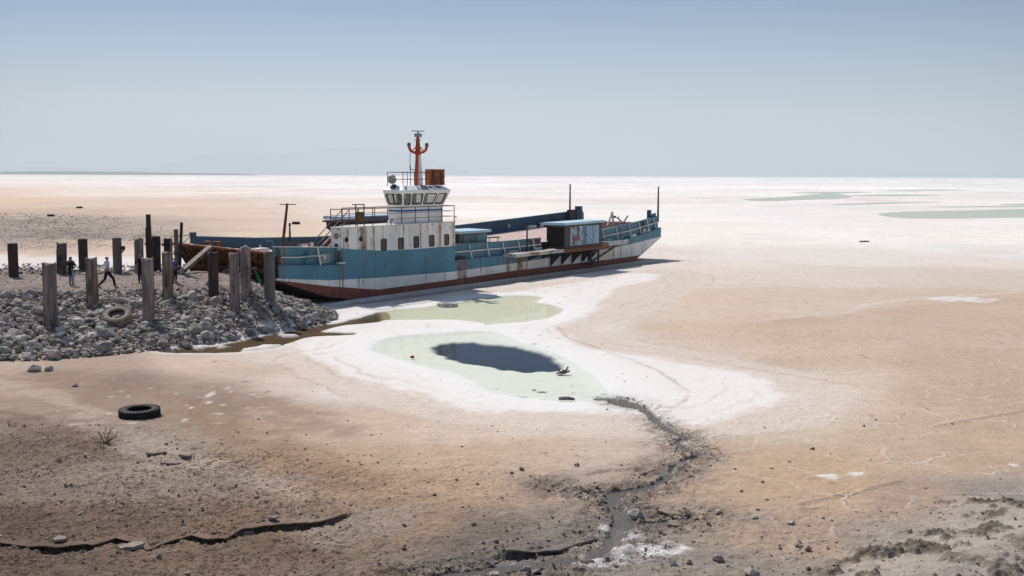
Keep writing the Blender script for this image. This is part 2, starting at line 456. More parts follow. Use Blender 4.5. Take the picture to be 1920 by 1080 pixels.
# tone samples over the lake bed: where, and the tone the sunlit ground has there
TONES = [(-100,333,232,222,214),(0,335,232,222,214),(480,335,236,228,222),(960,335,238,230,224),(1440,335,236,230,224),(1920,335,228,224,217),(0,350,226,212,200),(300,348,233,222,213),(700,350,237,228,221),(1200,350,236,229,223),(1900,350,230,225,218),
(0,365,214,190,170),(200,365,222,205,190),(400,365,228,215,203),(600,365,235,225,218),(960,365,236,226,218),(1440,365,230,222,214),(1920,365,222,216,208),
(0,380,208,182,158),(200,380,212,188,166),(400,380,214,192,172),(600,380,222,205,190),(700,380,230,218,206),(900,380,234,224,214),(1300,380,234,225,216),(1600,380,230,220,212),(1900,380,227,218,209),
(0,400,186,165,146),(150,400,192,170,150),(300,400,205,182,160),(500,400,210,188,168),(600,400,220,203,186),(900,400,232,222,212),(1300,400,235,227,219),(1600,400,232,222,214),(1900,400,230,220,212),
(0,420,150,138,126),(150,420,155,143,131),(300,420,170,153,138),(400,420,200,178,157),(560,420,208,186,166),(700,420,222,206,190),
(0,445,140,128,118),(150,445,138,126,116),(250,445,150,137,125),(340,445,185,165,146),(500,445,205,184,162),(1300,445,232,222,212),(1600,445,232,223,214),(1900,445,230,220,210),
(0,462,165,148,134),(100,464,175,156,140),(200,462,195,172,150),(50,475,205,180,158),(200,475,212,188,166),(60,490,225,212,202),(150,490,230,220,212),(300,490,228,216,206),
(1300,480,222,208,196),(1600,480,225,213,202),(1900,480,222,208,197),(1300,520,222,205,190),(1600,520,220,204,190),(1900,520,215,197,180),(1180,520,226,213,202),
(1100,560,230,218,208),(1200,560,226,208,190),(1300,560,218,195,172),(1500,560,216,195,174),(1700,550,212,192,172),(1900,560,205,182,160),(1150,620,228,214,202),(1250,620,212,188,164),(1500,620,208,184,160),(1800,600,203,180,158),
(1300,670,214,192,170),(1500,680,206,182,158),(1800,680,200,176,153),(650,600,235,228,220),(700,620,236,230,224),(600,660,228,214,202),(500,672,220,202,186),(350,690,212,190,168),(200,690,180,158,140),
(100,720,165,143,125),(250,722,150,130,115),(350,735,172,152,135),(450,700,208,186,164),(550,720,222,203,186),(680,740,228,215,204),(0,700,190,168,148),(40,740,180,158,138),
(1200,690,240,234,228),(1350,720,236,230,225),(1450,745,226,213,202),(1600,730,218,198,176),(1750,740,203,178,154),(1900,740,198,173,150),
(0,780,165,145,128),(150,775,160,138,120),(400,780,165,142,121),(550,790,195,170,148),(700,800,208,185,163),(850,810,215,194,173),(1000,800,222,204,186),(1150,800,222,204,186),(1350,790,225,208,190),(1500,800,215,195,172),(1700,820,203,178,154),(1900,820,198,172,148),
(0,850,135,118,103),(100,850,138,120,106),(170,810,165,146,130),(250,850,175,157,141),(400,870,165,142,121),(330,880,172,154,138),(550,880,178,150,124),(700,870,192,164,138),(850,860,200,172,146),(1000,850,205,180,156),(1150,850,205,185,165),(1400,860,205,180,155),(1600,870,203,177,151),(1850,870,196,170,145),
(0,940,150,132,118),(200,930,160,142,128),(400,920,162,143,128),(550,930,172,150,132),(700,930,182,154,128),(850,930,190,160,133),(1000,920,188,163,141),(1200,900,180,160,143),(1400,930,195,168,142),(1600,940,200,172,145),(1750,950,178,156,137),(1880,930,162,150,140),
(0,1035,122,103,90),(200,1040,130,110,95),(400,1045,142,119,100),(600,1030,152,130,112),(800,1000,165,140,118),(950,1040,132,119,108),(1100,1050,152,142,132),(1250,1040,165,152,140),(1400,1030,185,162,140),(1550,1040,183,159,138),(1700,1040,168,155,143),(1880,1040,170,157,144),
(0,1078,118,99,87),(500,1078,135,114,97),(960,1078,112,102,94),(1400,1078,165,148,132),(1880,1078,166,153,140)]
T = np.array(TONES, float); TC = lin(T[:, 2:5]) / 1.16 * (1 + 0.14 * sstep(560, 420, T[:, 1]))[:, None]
def wexp(v): return v
# warp so that the borders between tones wander
wob = fbm(x * 0.16, y * 0.16, 3, 5) ; wob2 = fbm(x * 0.16 + 50, y * 0.16, 7, 5)
sx = upx + wob * 90; sy_raw = upy + wob2 * np.clip((upy - 329) * 0.14, 0, 34)
def yl(v): return np.log(np.clip(np.asarray(v, float) - 322, 3, None)) * 820
sy = yl(sy_raw); TP = np.stack([T[:, 0] * 0.5, yl(T[:, 1])], 1)
col = np.empty((x.size, 3))
for s in range(0, x.size, 60000):
    e = slice(s, s + 60000)
    d2 = (sx[e, None] * 0.5 - TP[None, :, 0]) ** 2 + (sy[e, None] - TP[None, :, 1]) ** 2
    w = 1.0 / (d2 + 500.0) ** 2.0
    col[e] = (w @ TC) / w.sum(1, keepdims=True)

def blend(mask, c, k=1.0):
    global col
    mm = np.clip(mask * k, 0, 1)[:, None]
    col = col * (1 - mm) + np.asarray(c)[None, :] * mm

grit = 0.15 + 0.85 * sstep(33, 27, y + 0.30 * x + 6 * wob) * (1 - 0.55 * sstep(-6.5, -1.5, x + 2 * wob2))          # crumbly bank
grit = grit * (1 - 0.6 * sstep(1.0, -1.0, sdist(x, y, MUD, 3.0)))
dgb = sdist(x, y, GREYBANK, 60.0)
greyb = sstep(10, -20, dgb + 30 * wob)
grit = np.maximum(grit, 0.7 * greyb)
crk = sstep(2, 9, x + 5 * wob2) * sstep(75, 40, y + 10 * wob) * sstep(18, 23, y) * (1 - sstep(0.5, -1.5, sdist(x, y, MUD, 3.0)))
crk = np.maximum(crk, 0.35 * sstep(33, 40, y) * sstep(400, 120, y))

gb2 = sstep(6, -14, dgb + 26 * wob)
col *= (1 + gb2 * (1.5 * fbm(x * 0.8, y * 0.22, 27, 5, 0.7) - 0.08 * (vnoise(x * 1.7, y * 0.5, 28) > 0.72)))[:, None]
# far streaks of pinkish and grey crust
far = sstep(70, 160, y)
st = fbm(x / 55, y / 70, 21, 5, 0.6); st2 = fbm(x / 210, y / 260, 22, 4)
col *= (1 + far * (0.24 * st + 0.18 * st2))[:, None]
blend(far * sstep(0.06, 0.2, fbm(x / 90, y / 120, 23, 5, 0.6)) * 0.35, lin((206, 186, 172)) / 1.16)
blend(far * sstep(0.1, 0.22, fbm(x / 70, y / 95, 24, 5, 0.6)) * 0.35 * sstep(-60, 60, x), lin((196, 196, 186)) / 1.16)
blend(sstep(60, 95, y) * sstep(0.05, 0.18, fbm(x / 26, y / 40, 25, 5, 0.6)) * sstep(5, 25, x) * 0.5, lin((240, 234, 228)) / 1.16)
# mottling everywhere
col *= (1 + 0.16 * fbm(x * 0.7, y * 0.7, 31, 5, 0.6) + 0.10 * fbm(x * 0.12, y * 0.12, 33, 4))[:, None]

# salt crust round the pools, with a soft outer border and a sharper inner one
w_s = fbm(x * 0.5, y * 0.35, 41, 5, 0.55)
ds2 = sdist(x, y, SALT_EDGE, 8.0); ds = sdist(x, y, SALT, 8.0)
blend(sstep(0.25, -0.4, ds2 + 0.9 * w_s) * 0.78, lin((225, 207, 191)) / 1.16)
w_f = fbm(x * 2.3, y * 1.9, 45, 4, 0.6)
saltm = sstep(0.35, -0.55, ds + 1.5 * w_s + 0.7 * w_f)
blend(saltm * 0.93, lin((241, 233, 225)) / 1.16)
for c_, k_ in ((0.0, 0.5), (-1.3, 0.4), (-2.4, 0.45), (-3.8, 0.35)):     # old shore lines left as the pools shrank
    dd_ = np.abs(ds2 + 1.2 * w_s - c_ + 0.35 * fbm(x * 0.9, y * 0.9, 46, 3))
    blend(sstep(0.16, 0.03, dd_) * sstep(-0.12, 0.1, fbm(x * 0.25, y * 0.25, 47, 3)) * k_, lin((192, 170, 155)) / 1.16)
for c_ in (-0.9, -2.0):
    dd_ = np.abs(ds + 1.5 * w_s - c_)
    blend(sstep(0.12, 0.03, dd_) * sstep(-0.08, 0.1, fbm(x * 0.3, y * 0.3, 48, 3)) * 0.3, lin((205, 190, 180)) / 1.16)
dpl, dpu, dch, dho = (sdist(x, y, P, 8.0) for P in (POND_LOW, POND_UP, CHANNEL, HOLE))
w_p = fbm(x * 1.1, y * 0.8, 43, 4, 0.55)
dpl, dpu, dch = dpl + 0.35 * w_p, dpu + 0.6 * w_p, dch + 0.5 * w_p
blend(sstep(2.2, 0.4, np.minimum(dpl, dpu)) * 0.75, lin((242, 238, 232)) / 1.16)
blend(sstep(0.7, 0.0, dch) * 0.6, lin((238, 232, 226)) / 1.16)
# dark flecks: algae scraps and drift lines on the salt
fl = vnoise(x * 3.1, y * 1.1, 51); fl2 = fbm(x * 0.35, y * 0.35, 52, 3)
blend(sstep(0.93, 0.98, fl) * sstep(0.05, 0.2, fl2) * sstep(70, 55, y) * sstep(28, 34, y), lin((120, 105, 95)), 0.75)

# bands left by older water lines, mud tongues and pale drifts on the near slopes
def band(px_, w0, c, k, seed, fine=1.0):
    P_ = [ground_at(a, b) for a, b in px_]
    xs0, xs1 = min(p.x for p in P_) - 4, max(p.x for p in P_) + 4; ys0, ys1 = min(p.y for p in P_) - 4, max(p.y for p in P_) + 4
    q = (x > xs0) & (x < xs1) & (y > ys0) & (y < ys1)
    n_ = fbm(x[q] * 0.45, y[q] * 0.45, seed, 5, 0.6)
    d_, _, _ = seg_dist(x[q], y[q], [(p.x, p.y) for p in P_], False)
    m_ = np.zeros(x.size); m_[q] = sstep(w0, w0 * 0.35, d_ + 1.6 * w0 * n_ * fine) * sstep(-0.25, 0.15, fbm(x[q] * 1.4, y[q] * 1.4, seed + 4, 4) + 0.1)
    blend(m_, lin(c) / 1.16, k)
def area(px_, soft, c, k, seed, amp=1.2):
    P_ = outl([(a, b) for a, b in px_], 0.25)
    d_ = sdist(x, y, P_, 6.0)
    q = d_ < 5.9
    m_ = np.zeros(x.size); m_[q] = sstep(soft, -soft, d_[q] + amp * fbm(x[q] * 0.7, y[q] * 0.7, seed, 5, 0.6))
    blend(m_, lin(c) / 1.16, k)
    return m_
band([(40,702),(150,722),(260,735),(380,742),(480,760),(560,800)], 2.0, (146,122,105), 0.5, 401)
band([(330,775),(430,800),(520,835),(600,868),(700,905)], 1.3, (150,122,100), 0.5, 402)
band([(-40,708),(100,742),(200,788),(280,828),(360,858),(470,890),(570,935)], 0.75, (196,176,158), 0.6, 403)
band([(-40,770),(60,790),(140,815),(220,860)], 0.8, (120,98,82), 0.55, 404)
area([(560,1000),(640,975),(730,950),(800,948),(760,985),(680,1020),(600,1045)], 0.3, (170,154,140), 0.55, 405)
gmud = area([(800,1110),(860,1045),(950,1022),(1060,1015),(1140,990),(1240,985),(1330,1003),(1450,1035),(1560,1052),(1620,1110)], 0.5, (156,145,134), 0.7, 406, 1.5)
band([(1045,612),(1062,632),(1130,656),(1230,692),(1292,735),(1285,750),(1260,765)], 0.16, (190,168,155), 0.55, 407, 0.5)
band([(1300,672),(1400,690),(1500,706),(1600,722)], 0.22, (196,172,150), 0.45, 408, 0.5)
band([(1420,602),(1500,593),(1590,586),(1622,572),(1700,561),(1900,549)], 0.45, (226,210,196), 0.6, 409, 0.6)
band([(1440,608),(1560,598),(1640,585),(1760,572),(1920,566)], 1.6, (198,170,148), 0.45, 410)
area([(1360,860),(1420,832),(1520,826),(1590,842),(1640,870),(1600,905),(1480,915),(1390,895)], 0.5, (200,168,138), 0.5, 411)
# pools: bed depth and bed colour
pmask = lambda dd, a, b: sstep(a, b, dd)
z -= 0.10 * pmask(dpl, 0.15, -1.2) + 0.09 * pmask(dpu, 0.15, -0.9) + 0.08 * pmask(dch, 0.15, -0.5)
flat_near = sstep(2.5, 0.3, np.minimum(np.minimum(dpl, dpu), dch))
blend(pmask(dpl, 0.0, -1.4), np.array((0.69, 0.665, 0.56)), 0.92)
blend(pmask(dpl, 0.05, -0.5), np.array((0.74, 0.735, 0.66)), 0.5)
blend(pmask(dpu, 0.0, -0.7), np.array((0.60, 0.58, 0.43)), 0.92)
blend(pmask(dpu, 0.0, -0.7) * sstep(-5.5, -9.5, x), np.array((0.44, 0.38, 0.25)), 0.8)
blend(pmask(dch, 0.05, -0.35), np.array((0.115, 0.085, 0.058)), 0.95)
isl = pmask(dch, 0.0, -0.2) * sstep(0.13, 0.2, fbm(x * 0.55, y * 0.4, 61, 3))
z += 0.14 * isl; blend(isl, lin((235, 228, 222)) / 1.16)
hol = sstep(0.14, -0.22, dho + 0.75 * fbm(x * 1.7, y * 0.8, 63, 6, 0.65))
z -= 0.06 * hol
blend(hol, np.array((0.026, 0.042, 0.068)))
spots = sstep(0.80, 0.86, vnoise(x * 3.6, y * 1.9, 65)) * sstep(0.35, 0.5, vnoise(x * 0.3 + 4, y * 0.3, 66))
PS = at(1010, 727); spots *= sstep(4.0, 2.0, np.hypot((x - PS.x), (y - PS.y) * 1.3)) * pmask(dpl, -0.3, -0.8)
blend(spots, np.array((0.03, 0.04, 0.05)), 0.9)

# stream beds and their broken banks
wet = np.zeros(x.size); sbank = np.zeros(x.size)
ns = (y > 12) & (y < 50) & (np.abs(x) < 20)
for S in STREAMS:
    d_, a_, _ = seg_dist(x[ns], y[ns], [(q[0], q[1]) for q in S], False)
    W_ = np.interp(a_, np.arange(len(S)), [q[2] for q in S])
    d_ = d_ + 0.30 * fbm(x[ns] * 2.6, y[ns] * 2.2, 71, 5, 0.62) * (0.6 + W_ * 2)
    carve = sstep(W_ + 0.06, W_ - 0.04, d_)
    isl_ = sstep(0.07, 0.15, fbm(x[ns] * 2.3, y[ns] * 1.9, 171, 4, 0.6)) * sstep(38, 32, y[ns])
    carve = carve * (1 - 0.85 * isl_)
    z[ns] -= 0.15 * carve
    wet[ns] = np.maximum(wet[ns], sstep(W_ + 0.16, W_ + 0.02, d_))
    sbank[ns] = np.maximum(sbank[ns], np.exp(-np.clip(d_ - W_, 0, None) ** 2 / (0.5 + 0.03 * (40 - y[ns]).clip(0, 30)) ** 2 * 0.55) * sstep(48, 40, y[ns]) * sstep(42.5, 39.5, y[ns]))
blend(sbank * sstep(-0.16, 0.12, fbm(x * 1.6, y * 1.6, 73, 5, 0.6)) * (0.35 + 0.5 * sstep(34, 24, y)), lin((150, 134, 120)) / 1.16)
blend(wet, np.array((0.075, 0.062, 0.052)), 0.9)
grit = np.maximum(grit, sbank)
z += sbank * (1 - wet) * sstep(42, 38, y) * (0.16 * np.maximum(0, fbm(x * 2.2, y * 2.0, 74, 5, 0.62)) + 0.05 * fbm(x * 8, y * 8, 76, 3, 0.6))
wetmud = sstep(0.35, 0.75, sbank) * sstep(-0.06, 0.14, fbm(x * 1.3, y * 1.3, 79, 5, 0.62)) * (1 - wet) * sstep(40, 30, y)
blend(wetmud, np.array((0.17, 0.14, 0.12)), 0.5)
blend(sbank * (1 - wet) * sstep(0.10, 0.2, fbm(x * 2.4, y * 2.0, 78, 4, 0.6)), np.array((0.17, 0.138, 0.115)), 0.5)
# salt efflorescence by the lower stream
for (a, b, r) in [(1215,1030,0.5),(1170,1000,0.3),(1135,985,0.25),(1120,1048,0.3),(1560,893,0.24),(1605,888,0.14),(1900,872,0.12),(1805,561,1.4),(270,790,0.0)]:
    p = ground_at(a, b)
    if r: blend(sstep(1.0, 0.3, np.hypot((x - p.x) / (1.8 * r), (y - p.y) / (1.5 * r)) + 1.6 * fbm(x * 2.5 / (r + .4), y * 2.5 / (r + .4), 75, 4, 0.6)) * 0.8, lin((238, 232, 226)) / 1.16)
# scattered salt flecks behind the front tyre
tp = at(330, 758)
blend(sstep(0.86, 0.93, vnoise(x * 3.3, y * 2.1, 77)) * sstep(5.0, 1.0, np.hypot(x - tp.x, (y - tp.y) * 0.8)), lin((225, 215, 206)) / 1.16, 0.8)

# relief -------------------------------------------------------------------------------
soft = 1 - flat_near
near_w = sstep(120, 40, y)
z += soft * 0.035 * fbm(x * 0.5, y * 0.5, 81, 4) * near_w
z += soft * grit * near_w * (0.12 * fbm(x * 1.5, y * 1.5, 82, 5, 0.6) + 0.11 * fbm(x * 5, y * 5, 83, 4, 0.68))
# curled crust: small terraces with crisp edges
ter = fbm(x * 1.0 + 0.3 * wob, y * 1.5, 85, 5, 0.55) * 9.0
z += soft * sstep(0.3, 0.9, grit) * near_w * 0.085 * (np.floor(ter) + sstep(0.80, 1.0, ter - np.floor(ter)) - ter)
z += greyb * (0.6 * fbm(x * 0.25, y * 0.25, 87, 5, 0.6) + 0.5 * fbm(x * 1.0, y * 0.5, 93, 4, 0.65))
dm = sdist(x, y, MUD, 3.0); mudm = sstep(0.5, -0.8, dm + 1.2 * w_p)
z += mudm * 0.22 * fbm(x * 1.1, y * 1.1, 88, 4)
clump = sstep(0.045, 0.17, fbm(x * 1.7, y * 1.9, 89, 5, 0.62)) * sstep(0.9, -0.2, dm + 1.3 * w_p) * sstep(-3.2, -0.4, dm)
z += clump * (0.05 + 0.16 * (vnoise(x * 11, y * 11, 90) - 0.35))
blend(mudm, lin((176, 163, 150)) / 1.16, 0.85)
blend(clump, np.array((0.085, 0.065, 0.048)), 0.9)
# dark litter and damp soil on the near left bank
lit = sstep(0.02, 0.2, fbm(x * 0.55, y * 0.8, 91, 5, 0.62)) * sstep(31, 25, y + 0.3 * x + 8)
blend(lit, lin((112, 92, 78)) / 1.16, 0.42)
lit2 = sstep(0.80, 0.92, vnoise(x * 9, y * 6, 92)) * grit * sstep(40, 30, y)
blend(lit2, np.array((0.10, 0.075, 0.058)), 0.6)
for pts, h, L, sd_ in ((CRACK, 0.25, 1.5, 5), (LEDGE, 0.22, 1.2, 6), (LEDGE2, 0.15, 0.7, 7), (LEDGE3, 0.09, 0.6, 8), (LEDGE4, 0.07, 0.5, 9)):
    q = (y < 30) & (y > 12)
    dz, sh = ledge_drop(x[q], y[q], pts, h, L, sd_)
    z[q] += dz
# long low drying ridges in the clay on the right
for (a, b), (c, d) in (((1500,945),(1680,905)), ((1540,952),(1500,955)), ((1450,875),(1560,905)), ((1750,800),(1920,770))):
    p0, p1 = ground_at(a, b), ground_at(c, d)
    q = (y < 45) & (y > 18) & (x > 3)
    dd, _, _ = seg_dist(x[q] + 0.25 * w_p[q], y[q] + 0.3 * w_p[q], [p0, p1], False)
    z[q] += 0.05 * np.exp(-(dd / 0.09) ** 2)

# jetty gravel, and the ground close under the ship
js = smooth_z(x, y); jm = sstep(0.25, 0.7, js) * (y > 40) * (x < -4) * (y < 90)
blend(jm, lin((158, 140, 130)) / 1.16, 0.95)
blend(jm * sstep(0.05, 0.25, fbm(x * 0.8, y * 0.6, 95, 5, 0.6)), lin((128, 114, 106)) / 1.16, 0.6)
z += jm * (0.10 * fbm(x * 1.2, y * 1.2, 96, 4) + 0.05 * fbm(x * 5, y * 5, 97, 2))
grit = np.maximum(grit, jm)
gx, gy = x - SHIP_O.x, y - SHIP_O.y
st_, ss_ = gx * SHIP_X.x + gy * SHIP_X.y, gx * SHIP_Y.x + gy * SHIP_Y.y
along = sstep(2, 6, st_) * sstep(51, 44, st_)
z += along * 0.16 * np.exp(-((ss_ + 0.55 + 0.2 * wob) / 0.28) ** 2)
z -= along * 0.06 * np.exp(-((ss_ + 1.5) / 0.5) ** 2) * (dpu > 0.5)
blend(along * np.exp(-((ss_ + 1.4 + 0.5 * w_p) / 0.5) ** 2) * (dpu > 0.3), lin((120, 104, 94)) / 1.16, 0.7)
blend(along * np.exp(-((ss_ + 0.6) / 0.25) ** 2), lin((190, 180, 170)) / 1.16, 0.6)

nr = len(yr)
idx = np.arange(nr * NC).reshape(nr, NC)
quads = np.stack([idx[:-1, :-1], idx[:-1, 1:], idx[1:, 1:], idx[1:, :-1]], -1).reshape(-1, 4)
gme = bpy.data.meshes.new('ground')
gme.vertices.add(x.size)
gme.vertices.foreach_set('co', np.stack([x, y, z], 1).astype(np.float32).ravel())
gme.loops.add(quads.size); gme.loops.foreach_set('vertex_index', quads.astype(np.int32).ravel())
gme.polygons.add(len(quads))
gme.polygons.foreach_set('loop_start', np.arange(0, quads.size, 4, dtype=np.int32))
gme.polygons.foreach_set('loop_total', np.full(len(quads), 4, dtype=np.int32))
gme.update(); gme.validate()
at1 = gme.attributes.new('tone', 'FLOAT_COLOR', 'POINT')
at1.data.foreach_set('color', np.concatenate([np.clip(col, 0.004, 0.86), np.ones((x.size, 1))], 1).astype(np.float32).ravel())
at2 = gme.attributes.new('kinds', 'FLOAT_COLOR', 'POINT')
at2.data.foreach_set('color', np.stack([crk * (1 - saltm) * (1 - pmask(dpl, 0.3, -0.3)), np.clip(grit, 0, 1), np.clip(wet, 0, 1), saltm], 1).astype(np.float32).ravel())
gme.polygons.foreach_set('use_smooth', [True] * len(gme.polygons))

t = NT('lake_bed'); v = t.coord('Object')
ca = t.node('ShaderNodeAttribute', attribute_name='tone'); ck = t.node('ShaderNodeAttribute', attribute_name='kinds')
sp = t.node('ShaderNodeSeparateColor'); t.l.new(ck.outputs['Color'], sp.inputs[0])
cr_, gr_, we_ = sp.outputs[0], sp.outputs[1], sp.outputs[2]
n1 = t.noise(v, 1.7, 8.0, 0.62); n2 = t.noise(v, 11.0, 6.0, 0.6); n3 = t.noise(v, 55.0, 4.0, 0.6); n5 = t.noise(v, 4.2, 6.0, 0.65, 0.3)
k = t.math('ADD', t.math('ADD', t.math('MULTIPLY', n1, 0.25), t.math('ADD', t.math('MULTIPLY', n2, 0.3), t.math('MULTIPLY', n5, 0.25))), t.math('MULTIPLY', n3, 0.25))
amp = t.math('MULTIPLY', t.math('MULTIPLY_ADD', gr_, 0.95, 0.6), t.math('MULTIPLY_ADD', ck.outputs['Alpha'], -0.6, 1.0))
val = t.math('MULTIPLY_ADD', t.math('SUBTRACT', k, 0.525), t.math('MULTIPLY', amp, 2.0), 1.0)
vc = t.node('ShaderNodeCombineColor')
for i in range(3): t.l.new(val, vc.inputs[i])
c1 = t.mix(1.0, ca.outputs['Color'], vc.outputs[0], 'MULTIPLY')
# drying polygons: pale salt ridges between cells
wv = t.node('ShaderNodeVectorMath', operation='MULTIPLY_ADD')
nv = t.node('ShaderNodeTexNoise'); nv.inputs['Scale'].default_value = 0.9; nv.inputs['Detail'].default_value = 4; t.l.new(v, nv.inputs['Vector'])
t.l.new(nv.outputs['Color'], wv.inputs[0]); wv.inputs[1].default_value = (0.9, 0.9, 0); t.l.new(v, wv.inputs[2])
vo = t.node('ShaderNodeTexVoronoi', feature='DISTANCE_TO_EDGE', voronoi_dimensions='2D'); vo.inputs['Scale'].default_value = 0.62
t.l.new(wv.outputs[0], vo.inputs['Vector'])
edge = t.rampf(vo.outputs['Distance'], 0.012, 0.045, 1.0, 0.0)
edge = t.math('MULTIPLY', edge, t.math('MULTIPLY', cr_, t.rampf(t.noise(v, 0.35, 4.0), 0.42, 0.62)))
c2 = t.mix(t.math('MULTIPLY', edge, 0.33), c1, (0.72, 0.66, 0.58, 1))
# flaked crust on the crumbly bank: dark gaps between small plates, some plates standing proud
v3 = t.node('ShaderNodeTexVoronoi', feature='DISTANCE_TO_EDGE', voronoi_dimensions='2D'); v3.inputs['Scale'].default_value = 2.6
t.l.new(wv.outputs[0], v3.inputs['Vector'])
v4 = t.node('ShaderNodeTexVoronoi', feature='F1', voronoi_dimensions='2D'); v4.inputs['Scale'].default_value = 2.6
t.l.new(wv.outputs[0], v4.inputs['Vector'])
fsep = t.node('ShaderNodeSeparateColor'); t.l.new(v4.outputs['Color'], fsep.inputs[0])
fmask = t.math('MULTIPLY', t.rampf(gr_, 0.45, 0.9), t.rampf(t.noise(v, 0.45, 5.0, 0.6), 0.47, 0.60))
flake = t.math('MULTIPLY', t.rampf(v3.outputs['Distance'], 0.015, 0.06, 1.0, 0.0), fmask)
c2 = t.mix(t.math('MULTIPLY', flake, 0.38), c2, (0.075, 0.055, 0.044, 1))
# pale crumbs and dark crumbs
vp = t.node('ShaderNodeTexVoronoi', feature='F1', voronoi_dimensions='2D'); vp.inputs['Scale'].default_value = 7.0
t.l.new(v, vp.inputs['Vector'])
crumb = t.math('MULTIPLY', t.rampf(vp.outputs['Distance'], 0.10, 0.2, 1.0, 0.0), t.rampf(t.noise(v, 1.1, 4.0), 0.5, 0.7))
c3 = t.mix(t.math('MULTIPLY', crumb, t.math('MULTIPLY_ADD', gr_, 0.45, 0.12)), c2, (0.12, 0.09, 0.07, 1))
hgt = t.math('ADD', t.math('ADD', t.math('MULTIPLY', n1, 0.8), t.math('ADD', t.math('MULTIPLY', n2, 0.35), t.math('MULTIPLY', n5, 0.6))), t.math('ADD', t.math('MULTIPLY', n3, 0.12), t.math('ADD', t.math('MULTIPLY', edge, 0.35), t.math('ADD', t.math('MULTIPLY', crumb, 0.25), t.math('MULTIPLY', fmask, t.math('SUBTRACT', t.math('MULTIPLY', fsep.outputs[0], 0.5), t.math('MULTIPLY', flake, 0.6)))))))
bst = t.math('MULTIPLY', t.math('MULTIPLY_ADD', gr_, 0.5, 0.55), t.math('MULTIPLY_ADD', ck.outputs['Alpha'], -0.45, 1.0))
rg = t.math('MULTIPLY_ADD', we_, -0.62, 0.95)
t.bsdf(c3, rg, t.bump(hgt, bst, 0.12), 0.0, t.math('MULTIPLY_ADD', we_, 0.4, 0.05))
gme.materials.append(t.mat)
ground = link('ground', gme); tag(ground, 'dried salt lake bed of white crust, tan clay and brown crumbly bank', kind='structure')

# height lookup on the finished sheet
GZ = z.reshape(nr, NC)
def gz(px_, py_):
    j = int(np.clip(np.searchsorted(yr, py_), 1, nr - 1))
    if abs(yr[j - 1] - py_) < abs(yr[j] - py_): j -= 1
    i = int(np.clip(round((px_ / wy[j] + 1) / 2 * (NC - 1)), 0, NC - 1))
    return float(GZ[j, i])
def gz_arr(X, Y):
    j = np.clip(np.searchsorted(yr, Y), 1, nr - 1)
    i = np.clip(np.round((X / wy[j] + 1) / 2 * (NC - 1)).astype(int), 0, NC - 1)
    return GZ[j, i]

_Fa, _Ra, _Ua = np.array(_F), np.array(_R), np.array(_U)
def ground_pts(PX, PY):
    PX = np.asarray(PX, float); PY = np.asarray(PY, float)
    D = _Fa[None] + _Ra[None] * ((PX - 960) / FPX)[:, None] + _Ua[None] * ((540 - PY) / FPX)[:, None]
    z_ = np.full(len(PX), 2.1)
    for _ in range(16):
        k_ = (z_ - H) / D[:, 2]
        z_ = 0.5 * z_ + 0.5 * gz_arr(D[:, 0] * k_, D[:, 1] * k_)
    k_ = (z_ - H) / D[:, 2]; X_, Y_ = D[:, 0] * k_, D[:, 1] * k_
    return np.stack([X_, Y_, gz_arr(X_, Y_)], 1)
def ground_at(px, py):
    return Vector(ground_pts([px], [py])[0])

# ------------------------------------------------------------------ water
def water_mat(name, tint, refl, rough=0.02, body=None, body_k=0.0, wave=0.0):
    t = NT(name)
    v = t.coord('Object')
    fr = t.node('ShaderNodeFresnel'); fr.inputs['IOR'].default_value = 1.33
    nrm = t.bump(t.noise(v, 3.0, 3.0), wave, 0.01)
    t.l.new(nrm, fr.inputs['Normal'])
    tr = t.node('ShaderNodeBsdfTransparent'); tr.inputs[0].default_value = c4(tint)
    gl = t.node('ShaderNodeBsdfGlossy'); gl.inputs['Roughness'].default_value = rough; t.l.new(nrm, gl.inputs['Normal'])
    low = tr.outputs[0]
    if body_k:
        df = t.node('ShaderNodeBsdfDiffuse'); df.inputs[0].default_value = c4(body)
        mx = t.node('ShaderNodeMixShader'); mx.inputs[0].default_value = body_k
        t.l.new(tr.outputs[0], mx.inputs[1]); t.l.new(df.outputs[0], mx.inputs[2]); low = mx.outputs[0]
    ms = t.node('ShaderNodeMixShader')
    t.l.new(t.math('MULTIPLY', fr.outputs[0], refl), ms.inputs[0])
    t.l.new(low, ms.inputs[1]); t.l.new(gl.outputs[0], ms.inputs[2]); t.l.new(ms.outputs[0], t.out.inputs['Surface'])
    return t.mat

def sheet(name, pts, z_, mat, label, grow=0.45):
    P = [np.array((p[0], p[1])) for p in pts]; n = len(P)
    area = sum(P[i][0] * P[(i + 1) % n][1] - P[(i + 1) % n][0] * P[i][1] for i in range(n))
    sg = 1 if area > 0 else -1
    v = []
    for i in range(n):
        d = P[(i + 1) % n] - P[i - 1]; d = d / (np.linalg.norm(d) + 1e-9)
        v.append((P[i][0] + sg * d[1] * grow, P[i][1] - sg * d[0] * grow, z_))
    if sg < 0: v.reverse()
    bm = bmesh.new(); f = bm.faces.new([bm.verts.new(p) for p in v])
    bmesh.ops.triangulate(bm, faces=[f])
    me = bpy.data.meshes.new(name); bm.to_mesh(me); bm.free(); me.materials.append(mat)
    return tag(link(name, me), label, kind='structure')

